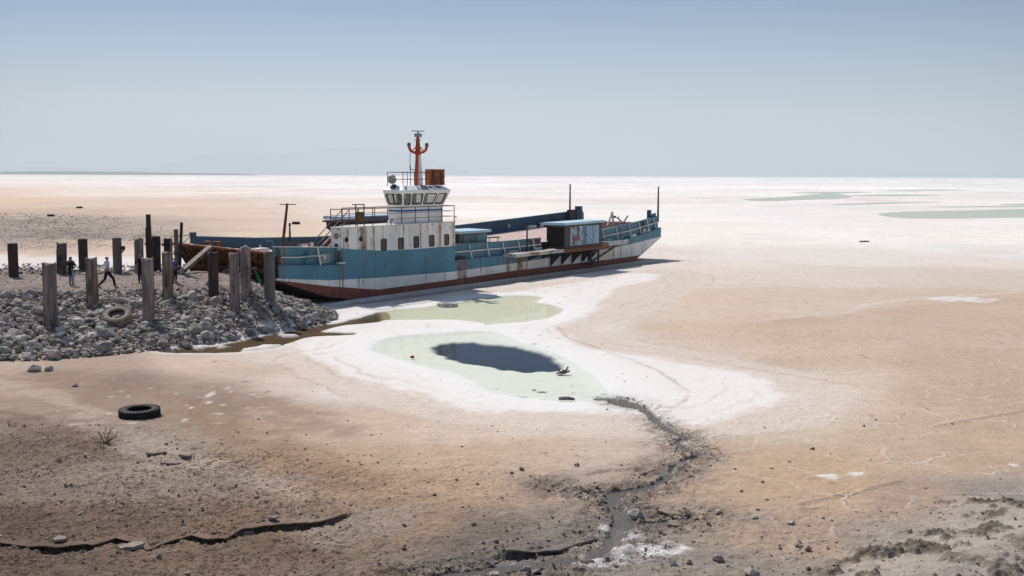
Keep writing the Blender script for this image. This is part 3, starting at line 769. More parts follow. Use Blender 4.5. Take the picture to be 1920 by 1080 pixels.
W_POND = water_mat('brine', (0.97, 0.99, 0.97), 0.30, 0.015, wave=0.03)
W_BROWN = water_mat('brown_brine', (0.80, 0.74, 0.62), 0.32, 0.03, wave=0.05)
W_STREAM = water_mat('stream_water', (0.85, 0.80, 0.74), 0.36, 0.06, (0.20, 0.172, 0.15), 0.55, 0.12)
W_FAR = water_mat('far_brine', (0.85, 0.9, 0.85), 0.22, 0.25, (0.60, 0.64, 0.56), 0.5)
sheet('pond_water', POND_LOW, -0.030, W_POND, 'pale green brine pool with a dark blue hole in front of the ship')
sheet('pond_water', POND_UP, -0.034, W_POND, 'pale green brine pool close along the hull')
sheet('channel_water', CHANNEL, -0.038, W_BROWN, 'brown brine channel along the foot of the boulders', 0.3)
def ribbon(name, S, mat, label, dz=-0.075):
    mb = MB(); v = []; n = len(S)
    for i, q in enumerate(S):
        a, b = S[max(i - 1, 0)], S[min(i + 1, n - 1)]
        d = np.array((b[0] - a[0], b[1] - a[1])); d = d / (np.linalg.norm(d) + 1e-9)
        w = q[2] + 0.10
        zz = zsm(q[0], q[1]) + dz
        v += [(q[0] + d[1] * w, q[1] - d[0] * w, zz), (q[0] - d[1] * w, q[1] + d[0] * w, zz)]
    mb.add(v, [(2 * i, 2 * i + 2, 2 * i + 3, 2 * i + 1) for i in range(n - 1)])
    o = mb.build(name, mat); tag(o, label, kind='structure'); return o
ribbon('stream_water', STREAMS[0], W_STREAM, 'grey muddy stream winding from the pool to the bottom of the bank')
ribbon('stream_water', STREAMS[1], W_STREAM, 'short left arm of the muddy stream', -0.079)
ribbon('stream_water', STREAMS[2], W_STREAM, 'short right arm of the muddy stream under a mud ledge', -0.083)
FARP = [[(1392,374),(1450,371),(1500,367),(1545,363),(1580,364),(1600,369),(1560,373),(1480,376),(1420,377)],
        [(1648,402),(1700,397),(1800,395),(1920,392),(2080,390),(2080,406),(1920,408),(1800,410),(1700,409)],
        [(1560,383),(1640,380),(1750,378),(1755,379.5),(1660,382.5),(1580,384.5)],
        [(1600,366),(1680,364.5),(1770,366),(1680,368),(1610,368)],
        [(1730,388),(1830,386.5),(1960,385),(1960,387.5),(1830,388.8)],
        [(1480,362),(1540,360),(1640,361),(1560,363)], [(1660,357),(1760,355.5),(1830,356.5),(1740,358)],
        [(1880,383),(1990,380),(1990,383),(1900,385)]]
for i, q in enumerate(FARP):
    pts = outl(q, 0.0, 3)
    pts = [(p[0] + 3.0 * float(fbm(np.array([p[1] * .05]), np.array([p[0] * .05]), 5, 3)[0]), p[1] * (1 + 0.012 * float(fbm(np.array([p[0] * .1]), np.array([i * 7.]), 6, 3)[0]))) for p in pts]
    sheet('pool_water', pts, 0.012, W_FAR, 'grey green sheet of shallow water far out on the salt', 0.0)

# ------------------------------------------------------------------ far hills
def ridge(name, prof, yd, depth, mat, label, seed, step=None):
    """prof: list of (px, py) of the skyline; built at its real distance as rounded ground"""
    X = [(p[0] - 960) / FPX * yd for p in prof]; Z = [H + (329 + (p[0] - 960) * 0.0034 - p[1]) / FPX * yd for p in prof]
    xs = np.linspace(X[0], X[-1], 260); hs = np.interp(xs, X, Z)
    hs = np.maximum(hs * (1 + 0.22 * fbm(xs / (depth * 0.9), xs * 0, seed, 5, 0.55)), 0.0)
    rows = 26; v = []
    for j in range(rows):
        q = j / (rows - 1)
        prof_ = math.sin(math.pi * q) ** 0.8
        jag = 1 + 0.35 * fbm(xs / (depth * 0.35), xs * 0 + q * 6.0, seed + 3, 5, 0.55) * (1 - prof_ * 0.6)
        for a, b in zip(xs, hs * prof_ * jag): v.append((a, yd - depth / 2 + depth * q, max(b, 0) - 2.0))
    n = len(xs)
    f = [(j * n + i, j * n + i + 1, (j + 1) * n + i + 1, (j + 1) * n + i) for j in range(rows - 1) for i in range(n - 1)]
    o = MB().add(v, f).build(name, mat, smooth=True)
    return tag(o, label, kind='structure')
HILL = plain('far_rock', (0.20, 0.17, 0.15), 0.95, 0.3, 0.002, 0.0, spec=0.0)
SHORE = plain('far_shore_scrub', (0.045, 0.05, 0.055), 0.95, 0.3, 0.01, 0.0, spec=0.0)
ridge('hills', [(300,328),(330,305),(380,290),(430,283),(480,284),(540,288),(600,283),(650,277),(720,280),(770,290),(830,305),(900,328)], 36000, 5600, HILL, 'faint blue mountain range on the horizon', 3)
ridge('hills', [(-300,318),(-100,312),(40,311),(160,316),(260,314),(330,318),(420,328)], 33000, 3000, HILL, 'low faint hills at the far left of the horizon', 5)
ridge('hills', [(-200,321),(0,321.5),(120,321.0),(230,322.5),(330,324.0),(440,325.2),(475,327)], 12000, 500, SHORE, 'thin dark far shore along the horizon', 8)

# ------------------------------------------------------------------ air
hz = MB().box(-33000, 33000, -400, 49500, -3.2, 1300).build('haze', [])
tag(hz, 'dry summer haze over the salt lake', kind='stuff')
t = NT('air'); pv = t.node('ShaderNodeVolumePrincipled')
pv.inputs['Color'].default_value = (0.60, 0.665, 0.69, 1); pv.inputs['Density'].default_value = HAZE_DENSITY
pv.inputs['Anisotropy'].default_value = 0.1
t.l.new(pv.outputs[0], t.out.inputs['Volume'])
hz.data.materials.append(t.mat)
# ------------------------------------------------------------------ ship materials
RUNS = [(18.15,0.75,1.0),(24.0,0.45,0.8),(25.6,0.7,0.95),(26.6,0.22,0.8),(40.6,0.2,0.7),(42.0,0.15,0.7),(5.65,0.12,0.75),(30.0,0.2,0.5)]
M_BLUE = paint('hull_blue', (0.082, 0.25, 0.325), 0.605, 0.575, RUNS, 2.15, 0.32)
M_WHITE = paint('hull_white', (0.86, 0.83, 0.76), 0.62, 0.56, RUNS, 2.15, 0.2)
M_RED = paint('hull_red', (0.20, 0.048, 0.035), 0.54, 0.52, RUNS, 2.15, 0.55)
M_UNDER = paint('hull_underside', (0.055, 0.030, 0.022), 0.5, 0.55, (), 0, 0.5)
M_INNER = paint('bulwark_blue', (0.028, 0.088, 0.145), 0.72, 0.74, (), 2.15, 0.25)
M_BLUE2 = paint('bulwark_pale_blue', (0.088, 0.23, 0.29), 0.60, 0.59, (), 2.15, 0.3)
M_LBLUE = paint('light_blue', (0.42, 0.60, 0.68), 0.68, 0.68, (), 0, 0.25)
M_LBLUE_R = paint('rusty_light_blue', (0.30, 0.47, 0.58), 0.62, 0.62, (), 0, 0.35)
M_RUSTDOOR = paint('rusted_door', (0.32, 0.48, 0.56), 0.49, 0.44, (), 0, 0.3)
M_HOUSE = paint('house_white', (0.88, 0.85, 0.77), 0.615, 0.525, [(6.1,0.14,0.7),(7.6,0.42,0.95),(8.6,0.12,0.85),(9.5,0.08,0.6),(11.6,0.12,0.7),(13.4,0.1,0.8),(15.5,0.22,0.8),(17.1,0.18,0.85)], 0, 0.2, streak_sc=(3.2,3.2,0.13))
M_WHEEL = paint('wheelhouse_white', (0.90, 0.89, 0.86), 0.68, 0.66, (), 0, 0.14)
M_DECK = plain('deck_paint', (0.52, 0.37, 0.32), 0.85, 0.22, 1.2, 0.2)
M_DECKR = plain('deck_red_planks', (0.17, 0.085, 0.07), 0.9, 0.4, 2.0, 0.3)
M_RAIL = paint('rail_red', (0.115, 0.032, 0.028), 0.6, 0.6, (), 0, 0.4)
M_RED_M = paint('mast_red', (0.55, 0.085, 0.03), 0.60, 0.66, (), 0, 0.35)
M_RUST = paint('rusted_steel', (0.15, 0.055, 0.022), 0.42, 0.42, (), 0, 0.6)
M_BROWN = paint('ramp_rust', (0.085, 0.036, 0.018), 0.50, 0.45, (), 0, 0.6)
M_BLACK = plain('black_paint', (0.018, 0.017, 0.017), 0.6, 0.4, 3.0)
M_DARK = plain('dark_steel', (0.045, 0.042, 0.042), 0.6, 0.4, 3.0)
M_STAN = paint('stanchion_white', (0.72, 0.68, 0.63), 0.62, 0.64, (), 0, 0.3)
M_GREY = plain('grey_paint', (0.28, 0.28, 0.275), 0.6, 0.25, 4.0)
M_OLIVE = plain('olive_board', (0.135, 0.085, 0.018), 0.7, 0.3, 4.0)
M_STRIPE = plain('blue_stripe', (0.02, 0.13, 0.36), 0.5, 0.2, 5.0)
M_RUBBER = plain('window_rubber', (0.03, 0.03, 0.03), 0.6, 0.3, 5.0)
M_PURPLE = plain('purple_cloth', (0.05, 0.03, 0.22), 0.8, 0.4, 5.0)
M_ROOM = plain('cabin_inside', (0.10, 0.11, 0.10), 0.8, 0.2, 3.0)

def glass(name, tint, dust, dustc, refl=0.8):
    t = NT(name); v = t.coord()
    fr = t.node('ShaderNodeFresnel'); fr.inputs['IOR'].default_value = 1.5
    tr = t.node('ShaderNodeBsdfTransparent'); tr.inputs[0].default_value = c4(tint)
    df = t.node('ShaderNodeBsdfDiffuse'); df.inputs[0].default_value = c4(dustc)
    gl = t.node('ShaderNodeBsdfGlossy'); gl.inputs['Roughness'].default_value = 0.04
    m1 = t.node('ShaderNodeMixShader'); m2 = t.node('ShaderNodeMixShader')
    t.l.new(t.rampf(t.noise(v, 1.3, 4.0), 0.3, 0.7, dust * 0.6, min(1, dust * 1.3)), m1.inputs[0])
    t.l.new(tr.outputs[0], m1.inputs[1]); t.l.new(df.outputs[0], m1.inputs[2])
    t.l.new(t.math('MULTIPLY', fr.outputs[0], refl), m2.inputs[0])
    t.l.new(m1.outputs[0], m2.inputs[1]); t.l.new(gl.outputs[0], m2.inputs[2]); t.l.new(m2.outputs[0], t.out.inputs['Surface'])
    return t.mat
G_WHEEL = glass('dusty_glass', (0.93, 0.97, 0.92), 0.24, (0.50, 0.54, 0.47), 0.6)
G_DARK = glass('dark_glass', (0.25, 0.28, 0.27), 0.55, (0.11, 0.11, 0.105))

# ------------------------------------------------------------------ ferry
ferry = thing('ferry', 'abandoned blue and white ferry with a rusty bow ramp stranded on the salt', 'ship', SHIP_O, SHIP_ANG)
W = SHIP_W
Z_BOT = ([0, 4.5, 7.5, 9, 44, 50], [1.70, 0.33, -0.03, -0.12, -0.12, 1.98])
Z_RED = ([0, 4.5, 8.9, 17, 25, 40, 45.8, 50], [1.73, 1.02, 0.46, 0.49, 0.58, 0.53, 0.56, 2.0])
Z_WHT = ([0, 4.6, 9, 17, 25, 40, 44, 50], [1.82, 1.38, 1.21, 1.04, 1.14, 1.46, 1.66, 2.06])
Z_TOPB = ([0, 4.5, 5.6], [2.56, 2.29, 2.27])
Z_TOPM = ([5.6, 9, 13, 17.3], [3.25, 2.92, 2.82, 2.83])
Z_TOPA = ([17.3, 24, 34, 40, 44.3, 50], [1.81, 1.81, 1.85, 2.0, 2.22, 2.90])
Z_DECK = ([-1, 0, 8, 17, 30, 34, 40, 44, 50], [3.2, 3.1, 2.72, 2.56, 2.55, 2.65, 2.86, 3.05, 3.34])
Z_PORT = ([1, 7, 13, 22, 30, 40, 50], [3.88, 3.5, 3.31, 3.35, 3.54, 3.9, 4.3])
Z_BWA = ([17.3, 24, 29.2, 38.5, 45.7, 50], [2.88, 2.80, 2.82, 2.98, 3.55, 3.95])
ip = lambda tab, t_: float(np.interp(t_, tab[0], tab[1]))

def side_strip(mb, ts, lo, hi, yy, flip, mat=0):
    v = []
    for t_ in ts:
        a = lo(t_); b = max(hi(t_), a + 0.001)
        v += [(t_, yy, a), (t_, yy, b)]
    f = [(2 * i, 2 * i + 2, 2 * i + 3, 2 * i + 1) if not flip else (2 * i, 2 * i + 1, 2 * i + 3, 2 * i + 2) for i in range(len(ts) - 1)]
    mb.add(v, f, mat)
fr_ = lambda a, b, n: [a + (b - a) * i / n for i in range(n + 1)]
bot = lambda t_: ip(Z_BOT, t_); red = lambda t_: max(ip(Z_RED, t_), ip(Z_BOT, t_)); wht = lambda t_: max(ip(Z_WHT, t_), ip(Z_BOT, t_))
hull = MB()
TS0 = sorted(set([0, 1.5, 3, 4.5, 5.6, 7.5, 9, 17.3, 44, 45.8, 50] + fr_(9, 44, 28) + fr_(44, 50, 6)))
for yy, fl in ((0.0, False), (W, True)):
    TS = TS0 if not fl else [q for q in TS0 if q >= 1.5]
    side_strip(hull, TS, bot, red, yy, fl, 2)
    side_strip(hull, TS, red, wht, yy, fl, 1)
    for tab in (Z_TOPB, Z_TOPM, Z_TOPA):
        tt = [q for q in TS if tab[0][0] <= q <= tab[0][-1]]
        side_strip(hull, tt, wht, lambda t_: ip(tab, t_), yy, fl, 0)
TS = TS0
# bottom, raked bow underside, transom, ledge decks
v = []
for t_ in TS: v += [(t_, 0, bot(t_)), (t_, W, bot(t_))]
hull.add(v, [(2 * i, 2 * i + 1, 2 * i + 3, 2 * i + 2) for i in range(len(TS) - 1)], 3)
hull.add([(50, 0, 1.98), (50, W, 1.98), (50, W, 3.3), (50, 0, 2.9)], [(0, 1, 2, 3)], 0)
# cheeks either side of the ramp
for y0, y1 in ((0, 0.75),):
    hull.add([(0, y0, 1.70), (0, y1, 1.70), (0, y1, 2.56), (0, y0, 2.56)], [(0, 3, 2, 1)], 0)
hull.add([(5.6, 0, 2.27), (5.6, 0.35, 2.27), (5.6, 0.35, 3.25), (5.6, 0, 3.25)], [(0, 3, 2, 1)], 0)
hull.add([(17.3, 0, 1.81), (17.3, 0.4, 1.81), (17.3, 0.4, 2.83), (17.3, 0, 2.83)], [(0, 1, 2, 3)], 0)
for tab in (Z_TOPB, Z_TOPA):
    tt = [q for q in TS if tab[0][0] <= q <= tab[0][-1]]
    v = []
    for t_ in tt: v += [(t_, 0, ip(tab, t_)), (t_, 0.42, ip(tab, t_) + 0.004)]
    hull.add(v, [(2 * i, 2 * i + 2, 2 * i + 3, 2 * i + 1) for i in range(len(tt) - 1)], 0)
hull.build('hull', [M_BLUE, M_WHITE, M_RED, M_UNDER], ferry)
# rub rail and stain-catching lip along the sheer
for tab, t0, t1 in ((Z_TOPA, 17.34, 50.0), (Z_TOPB, 0.02, 5.56)):
    n_ = 16; q = fr_(t0, t1, n_); rb = MB()
    for a, b in zip(q[:-1], q[1:]):
        rb.bar((a, -0.02, ip(tab, a) - 0.03), (b, -0.02, ip(tab, b) - 0.03), 0.07, 0.07)
    rb.build('rubbing_strake', M_BLUE2, ferry)


# deck
dk = MB(); v = []; tt = fr_(-0.05, 49.9, 40)
for t_ in tt:
    zc = ip(Z_DECK, t_)
    v += [(t_, 0.36, zc - 0.05), (t_, W / 2, zc + 0.03), (t_, W - 0.16, zc)]
f = []
for i in range(len(tt) - 1): f += [(3 * i, 3 * i + 3, 3 * i + 4, 3 * i + 1), (3 * i + 1, 3 * i + 4, 3 * i + 5, 3 * i + 2)]
dk.add(v, f); dk.build('deck', M_DECK, ferry)
for k in range(9):                                             # dark battens on the stern part of the deck
    a = 42.6 + k * 0.8
    sp_ = MB(); sp_.bar((a, 0.9, ip(Z_DECK, a) + 0.05), (a, W - 0.4, ip(Z_DECK, a) + 0.06), 0.42, 0.05); sp_.build('deck_batten', M_DECKR, ferry)
# port bulwark, seen from inside
bw = MB(); q = fr_(1.6, 50, 26)
for a, b in zip(q[:-1], q[1:]):
    v = [(a, W - 0.1, ip(Z_TOPM if 5.6 <= a < 17.3 else Z_TOPA if a >= 17.3 else Z_TOPB, a) - 0.1), (b, W - 0.1, ip(Z_TOPA if b > 17.3 else Z_TOPM if b > 5.6 else Z_TOPB, b) - 0.1), (b, W - 0.1, ip(Z_PORT, b)), (a, W - 0.1, ip(Z_PORT, a))]
    v2 = [(p[0], W + 0.006, p[2]) for p in v]
    bw.add(v + v2, [(0, 3, 2, 1), (4, 5, 6, 7), (3, 7, 6, 2)])
bw.add([(1.6, W - 0.1, 2.3), (1.6, W + 0.006, 2.3), (1.6, W + 0.006, 3.86), (1.6, W - 0.1, 3.86)], [(0, 1, 2, 3)])
bw.build('port_bulwark', M_INNER, ferry)
cap = MB()
for a, b in zip(q[:-1], q[1:]): cap.bar((a, W - 0.05, ip(Z_PORT, a) + 0.03), (b, W - 0.05, ip(Z_PORT, b) + 0.03), 0.16, 0.06)
cap.build('bulwark_cap', M_BLUE2, ferry)
# starboard bulwarks, set in from the side, with stanchions and a mid rail
def stb_bulwark(t0, t1, topf, botf, n, stan, cutend=False):
    b_ = MB(); qq = fr_(t0, t1, n)
    for a, b in zip(qq[:-1], qq[1:]):
        v = [(a, 0.34, botf(a) - 0.05), (b, 0.34, botf(b) - 0.05), (b, 0.34, topf(b)), (a, 0.34, topf(a))]
        v2 = [(p[0], 0.42, p[2]) for p in v]
        b_.add(v + v2, [(0, 1, 2, 3), (4, 7, 6, 5), (3, 2, 6, 7)])
    for e, fl in ((t0, 0), (t1, 1)):
        b_.add([(e, 0.34, botf(e)), (e, 0.42, botf(e)), (e, 0.42, topf(e)), (e, 0.34, topf(e))], [(0, 1, 2, 3) if fl else (0, 3, 2, 1)])
    b_.build('starboard_bulwark', M_BLUE2, ferry)
    for a in stan:
        s_ = MB(); s_.bar((a, 0.30, topf(a)), (a, 0.03, botf(a) + 0.02), 0.10, 0.05, up=(0, 1, 0)); s_.build('stanchion', M_STAN, ferry)
    if stan:
        r_ = MB()
        ss = fr_(t0 + 0.05, t1 - 0.15, max(4, n))
        for a, b in zip(ss[:-1], ss[1:]):
            r_.bar((a, 0.22, botf(a) * 0.48 + topf(a) * 0.52), (b, 0.22, botf(b) * 0.48 + topf(b) * 0.52), 0.07, 0.09)
        r_.build('mid_rail', M_STAN, ferry)
topA = lambda t_: ip(Z_BWA, t_); botA = lambda t_: ip(Z_TOPA, t_)
stb_bulwark(17.3, 29.2, topA, botA, 8, [19.4, 21.6, 23.7, 25.8, 27.9])
stb_bulwark(35.5, 50.0, topA, botA, 10, [39.2, 41.6, 44.0, 46.0, 47.6, 49.0])
topB = lambda t_: float(np.interp(t_, [0, 4.5, 5.6], [3.60, 3.34, 3.28])); botB = lambda t_: ip(Z_TOPB, t_)
stb_bulwark(0.15, 5.6, topB, botB, 5, [])
for a in (0.5, 3.75):
    s_ = MB(); s_.bar((a, 0.29, topB(a)), (a, 0.04, botB(a)), 0.12, 0.06, up=(0, 1, 0)); s_.build('stanchion', M_STAN if a > 1 else M_RUST, ferry)
p_ = MB(); p_.path([(0.6, 0.2, 2.98), (2.0, 0.2, 2.90), (3.2, 0.2, 2.92), (4.4, 0.2, 2.86)], 0.045); p_.build('pipe', M_STAN, ferry)
p_ = MB(); p_.path([(2.72, 0.18, 2.42), (2.72, 0.18, 3.02), (2.82, 0.18, 3.14), (2.98, 0.18, 3.14), (3.06, 0.18, 3.02)], 0.06); p_.build('vent_pipe', M_BLUE2, ferry)
bxo = MB().box(3.9, 4.75, 0.2, 0.335, 2.42, 3.0).build('deck_box', M_GREY, ferry)
bx2 = MB(); bx2.tube((4.25, 0.2, 2.75), (4.25, 0.14, 2.75), 0.11, 0.11, 12); bx2.build('cap', M_STAN, bxo)
MB().box(5.15, 5.75, -0.16, 0.05, 2.33, 2.43).build('fairlead', M_STAN, ferry)
MB().box(0.2, 5.5, 0.30, 0.46, 3.30, 3.34).build('bulwark_cap', M_STAN, ferry) if False else None
cp = MB()
for a, b in zip(fr_(0.15, 5.6, 4)[:-1], fr_(0.15, 5.6, 4)[1:]): cp.bar((a, 0.38, topB(a) + 0.025), (b, 0.38, topB(b) + 0.025), 0.16, 0.05)
cp.build('bulwark_cap', M_STAN, ferry)
for lo_, hi_ in ((17.32, 29.2), (35.5, 50.0)):
    cp = MB(); qq = fr_(lo_, hi_, 8)
    for a, b in zip(qq[:-1], qq[1:]): cp.bar((a, 0.38, topA(a) + 0.02), (b, 0.38, topA(b) + 0.02), 0.14, 0.04)
    cp.build('bulwark_cap', M_BLUE2, ferry)
# freeing ports and blocks on the ledge
for a, l_, h_ in ((24.3, 1.15, 0.26), (28.0, 0.9, 0.32), (39.6, 0.85, 0.30), (44.3, 0.8, 0.28), (46.6, 0.25, 0.4), (47.4, 0.5, 0.25)):
    z0 = botA(a); MB().box(a, a + l_, 0.06, 0.335, z0 + 0.01, z0 + h_).build('bitt_block', M_STAN, ferry)
MB().box(17.5, 18.6, 0.02, 0.335, 1.812, 2.02).build('scupper', M_BLACK, ferry)
for a in (27.3, 28.3):
    h_ = MB()
    h_.path([(a, 0.26, 2.62), (a + 0.05, 0.2, 2.74), (a + 0.28, 0.2, 2.74), (a + 0.33, 0.26, 2.62), (a + 0.33, 0.2, 1.95)], 0.06)
    h_.build('hose', plain('red_hose', (0.25, 0.02, 0.025), 0.6), ferry)
for a, d_ in ((46.4, 0.0), (46.75, 0.15)):
    h_ = MB(); h_.path([(a, 0.2, 2.4), (a, 0.2, 3.5), (a + 0.1, 0.1, 3.62), (a + 0.2, 0.1, 3.5)], 0.05); h_.build('vent_pipe', M_DARK, ferry)

# bow ramp: rusty ribbed plate leaning out over the shore
ramp = thing('bow_ramp', None, None); ramp.parent = ferry
def rp(s, k):
    """point on the ramp's outer face, s across, k 0 lip .. 1 sill"""
    zl = 3.26 + (3.52 - 3.26) * (s - 0.8) / 7.5
    return Vector((-0.12 + 1.5 * k, s, zl + (1.62 - zl) * k))
pl = MB()
pl.add([rp(0.8, 0), rp(8.3, 0), rp(8.3, 1), rp(0.8, 1), rp(0.8, 0) + Vector((0.25, 0, 0.02)), rp(8.3, 0) + Vector((0.25, 0, 0.02)), rp(8.3, 1) + Vector((0.3, 0, 0.1)), rp(0.8, 1) + Vector((0.3, 0, 0.1))],
       [(0, 1, 2, 3), (4, 7, 6, 5), (0, 4, 5, 1), (3, 2, 6, 7), (0, 3, 7, 4), (1, 5, 6, 2)])
pl.build('ramp_plate', M_BROWN, ramp)
for k in range(17):
    s = 0.95 + k * 0.455
    rbm = MB(); nrm_ = Vector((-0.72, 0, -0.69)) * 0.20
    a, b = rp(s, 0.03), rp(s, 0.62)
    rbm.prism([a, b, b + nrm_ * 0.9, a + nrm_ * 0.5], (0, 0.03, 0)); rbm.build('rib', M_BROWN, ramp)
lp = MB(); lp.tube(rp(0.7, 0), rp(8.45, 0), 0.09, 0.09, 8); lp.build('ramp_lip', M_RUST, ramp)
gd = MB(); gd.bar(rp(0.8, 0.66) + Vector((-0.1, 0, -0.1)), rp(8.2, 0.66) + Vector((-0.1, 0, -0.1)), 0.3, 0.14, up=(0.7, 0, 0.7)); gd.build('girder', M_RUST, ramp)
# sill below the ramp
sl = MB(); sl.add([(1.38, 0.75, 1.62), (1.38, 8.35, 1.62), (1.36, 8.35, 1.25), (1.36, 0.75, 1.25)], [(0, 1, 2, 3)]); sl.build('ramp_sill', M_RUST, ferry)
# bitts, mooring fittings and the frame at the port bow
for s in (5.35, 6.15):
    b_ = MB(); b_.lathe([(0.0, 0.0), (0.17, 0.0), (0.17, 0.42), (0.22, 0.43), (0.22, 0.52), (0.0, 0.53)], 14, (0.55, s, 3.2)); o_ = b_.build('bollard', M_RUST, ferry)
fm = MB()
for a, b in (((-0.02, 8.75, 2.5), (-0.02, 8.75, 3.95)), ((1.55, 8.8, 2.5), (1.55, 8.8, 4.12)), ((-0.02, 8.75, 3.95), (1.55, 8.8, 3.95)), ((-0.02, 8.75, 2.9), (1.55, 8.8, 3.9)), ((-0.02, 8.75, 3.3), (1.55, 8.8, 3.3))):
    fm.bar(a, b, 0.05, 0.05)
fm.build('bow_frame', M_GREY, ferry)
MB().box(1.62, 1.95, 8.7, 8.98, 3.8, 4.12).build('lamp_box', M_INNER, ferry)
fd = MB(); fd.lathe([(0.28, -0.13), (0.5, -0.13), (0.54, 0.0), (0.5, 0.13), (0.28, 0.13), (0.24, 0.0)], 20, closed=True)
fo = fd.build('bow_fender', M_BLACK, ferry, True); fo.location = (1.1, 8.45, 1.75); fo.rotation_euler = (0, rad(90), rad(20))
# fittings at the starboard bow: hooks, davit head, pipes
p_ = MB(); p_.path([(0.4, 0.55, 3.3), (0.4, 0.55, 3.86), (0.22, 0.62, 3.94), (0.05, 0.75, 3.94)], 0.05); p_.build('davit', M_BLUE2, ferry)
p_ = MB(); p_.path([(1.55, 0.7, 3.05), (1.55, 0.7, 3.72), (3.5, 0.7, 3.66), (3.5, 0.7, 2.95)], 0.05); p_.build('grab_rail', M_RAIL, ferry)
MB().box(2.9, 3.9, 0.9, 1.4, 2.98, 3.42).build('deck_locker', M_STAN, ferry)
MB().box(0.9, 1.9, 2.4, 3.0, 3.06, 3.38).build('deck_locker', M_STAN, ferry)
fdr = MB()
for i, (a, z_) in enumerate(((0.0, 2.9), (-0.06, 2.5), (-0.03, 2.1))):
    fdr.tube((a, -0.05, z_ - 0.2), (a - 0.03, -0.12, z_ + 0.18), 0.16, 0.13, 10)
fdr.build('bow_fender', M_BLACK, ferry, True)
for s, t_, r_ in ((W - 0.115, 7.4, 0.13), (W - 0.115, 37.5, 0.14)):
    e = MB(); e.tube((t_, s, ip(Z_PORT, t_) - 0.55), (t_, s - 0.03, ip(Z_PORT, t_) - 0.55), r_, r_, 14); e.build('fairlead', M_STAN, ferry)
for t_, l_ in ((10.9, 1.2), (29.0, 1.1), (40.2, 1.2)):
    z0 = ip(Z_DECK, t_); MB().box(t_, t_ + l_, W - 0.55, W - 0.13, z0 - 0.02, z0 + 0.34).build('bitt_block', M_STAN, ferry)
for t_ in (42.4, 43.6, 44.7, 45.4, 46.0):
    z0 = ip(Z_DECK, t_) + 0.6
    b_ = MB(); b_.lathe([(0.0, 0), (0.20, 0), (0.20, 0.3), (0.26, 0.32), (0.26, 0.42), (0, 0.44)], 12, (t_, W - 0.5, z0 - 0.62)); b_.build('bollard', M_STAN if t_ < 44 else M_DARK, ferry)

# ------------------------------------------------------------------ deckhouse
DH0, DH1, DHW, DHZ = 5.6, 17.3, 1.75, 4.48
def holed(mb, P, holes, thick, n_out, mat=0):
    """wall panel on corners P (u right, v up) with rectangular openings, given in u,v"""
    P = [Vector(p) for p in P]; off = Vector(n_out) * -thick
    us = sorted(set([0, 1] + [h[0] for h in holes] + [h[1] for h in holes])); vs = sorted(set([0, 1] + [h[2] for h in holes] + [h[3] for h in holes]))
    pt = lambda u, v_: (P[0] * (1 - u) + P[1] * u) * (1 - v_) + (P[3] * (1 - u) + P[2] * u) * v_
    for i in range(len(us) - 1):
        for j in range(len(vs) - 1):
            cu, cv = (us[i] + us[i + 1]) / 2, (vs[j] + vs[j + 1]) / 2
            if any(h[0] < cu < h[1] and h[2] < cv < h[3] for h in holes): continue
            q = [pt(us[i], vs[j]), pt(us[i + 1], vs[j]), pt(us[i + 1], vs[j + 1]), pt(us[i], vs[j + 1])]
            mb.add(q + [a + off for a in q], [(0, 1, 2, 3), (7, 6, 5, 4)], mat)
    for h in holes:
        c = [pt(h[0], h[2]), pt(h[1], h[2]), pt(h[1], h[3]), pt(h[0], h[3])]
        d = [a + off for a in c]
        mb.add(c + d, [(1, 0, 4, 5), (2, 1, 5, 6), (3, 2, 6, 7), (0, 3, 7, 4)], mat)
    return pt
def rrect(cx, cz, w, h, r, n=3):
    p = []
    for (sx_, sz_, a0) in ((1, 1, 0), (-1, 1, 90), (-1, -1, 180), (1, -1, 270)):
        for k in range(n + 1):
            a = rad(a0 + 90 * k / n)
            p.append((cx + sx_ * (w / 2 - r) + r * math.cos(a), cz + sz_ * (h / 2 - r) + r * math.sin(a)))
    return p
def window(parent, pt, hole, n_out, glassm, frame_w=0.04, depth=0.03, r=0.09, proud=0.012, inset=0.02, mull=None):
    """rounded rubber frame and pane set in an opening"""
    u0, u1, v0, v1 = hole; n_out = Vector(n_out)
    c = [pt(u0, v0), pt(u1, v0), pt(u1, v1), pt(u0, v1)]
    U = (c[1] - c[0]).length; V = (c[3] - c[0]).length
    def loc(a, b, o): 
        u = u0 + (u1 - u0) * (a / U + 0.5); v_ = v0 + (v1 - v0) * (b / V + 0.5)
        return pt(u, v_) + n_out * o
    outer = rrect(0, 0, U + 2 * frame_w * 0.6, V + 2 * frame_w * 0.6, r + frame_w * 0.6); inner = rrect(0, 0, U - frame_w, V - frame_w, r)
    n = len(outer); mb = MB()
    v = [loc(a, b, proud) for a, b in outer] + [loc(a, b, proud) for a, b in inner] + [loc(a, b, -0.004) for a, b in outer] + [loc(a, b, -depth) for a, b in inner]
    f = []
    for i in range(n):
        j = (i + 1) % n
        f += [(i, j, n + j, n + i), (i, 2 * n + i, 2 * n + j, j), (n + i, n + j, 3 * n + j, 3 * n + i)]
    mb.add(v, f)
    if mull:
        for mu in mull: mb.bar(loc((mu - 0.5) * U, -V / 2, 0.005), loc((mu - 0.5) * U, V / 2, 0.005), 0.09, 0.05, up=tuple(n_out))
    w_ = mb.build('window', M_RUBBER, parent)
    MB().add([loc(a, b, -inset) for a, b in inner], [tuple(range(n))]).build('pane', glassm, w_)
    return w_
dh = MB()
Zb = 2.4
WIN = [(719, 0.56, 0.74, 459), (751, 0.55, 0.72, 456.5), (780, 0.55, 0.74, 454), (809, 0.55, 0.74, 451.5), (837, 0.52, 0.74, 449.5)]
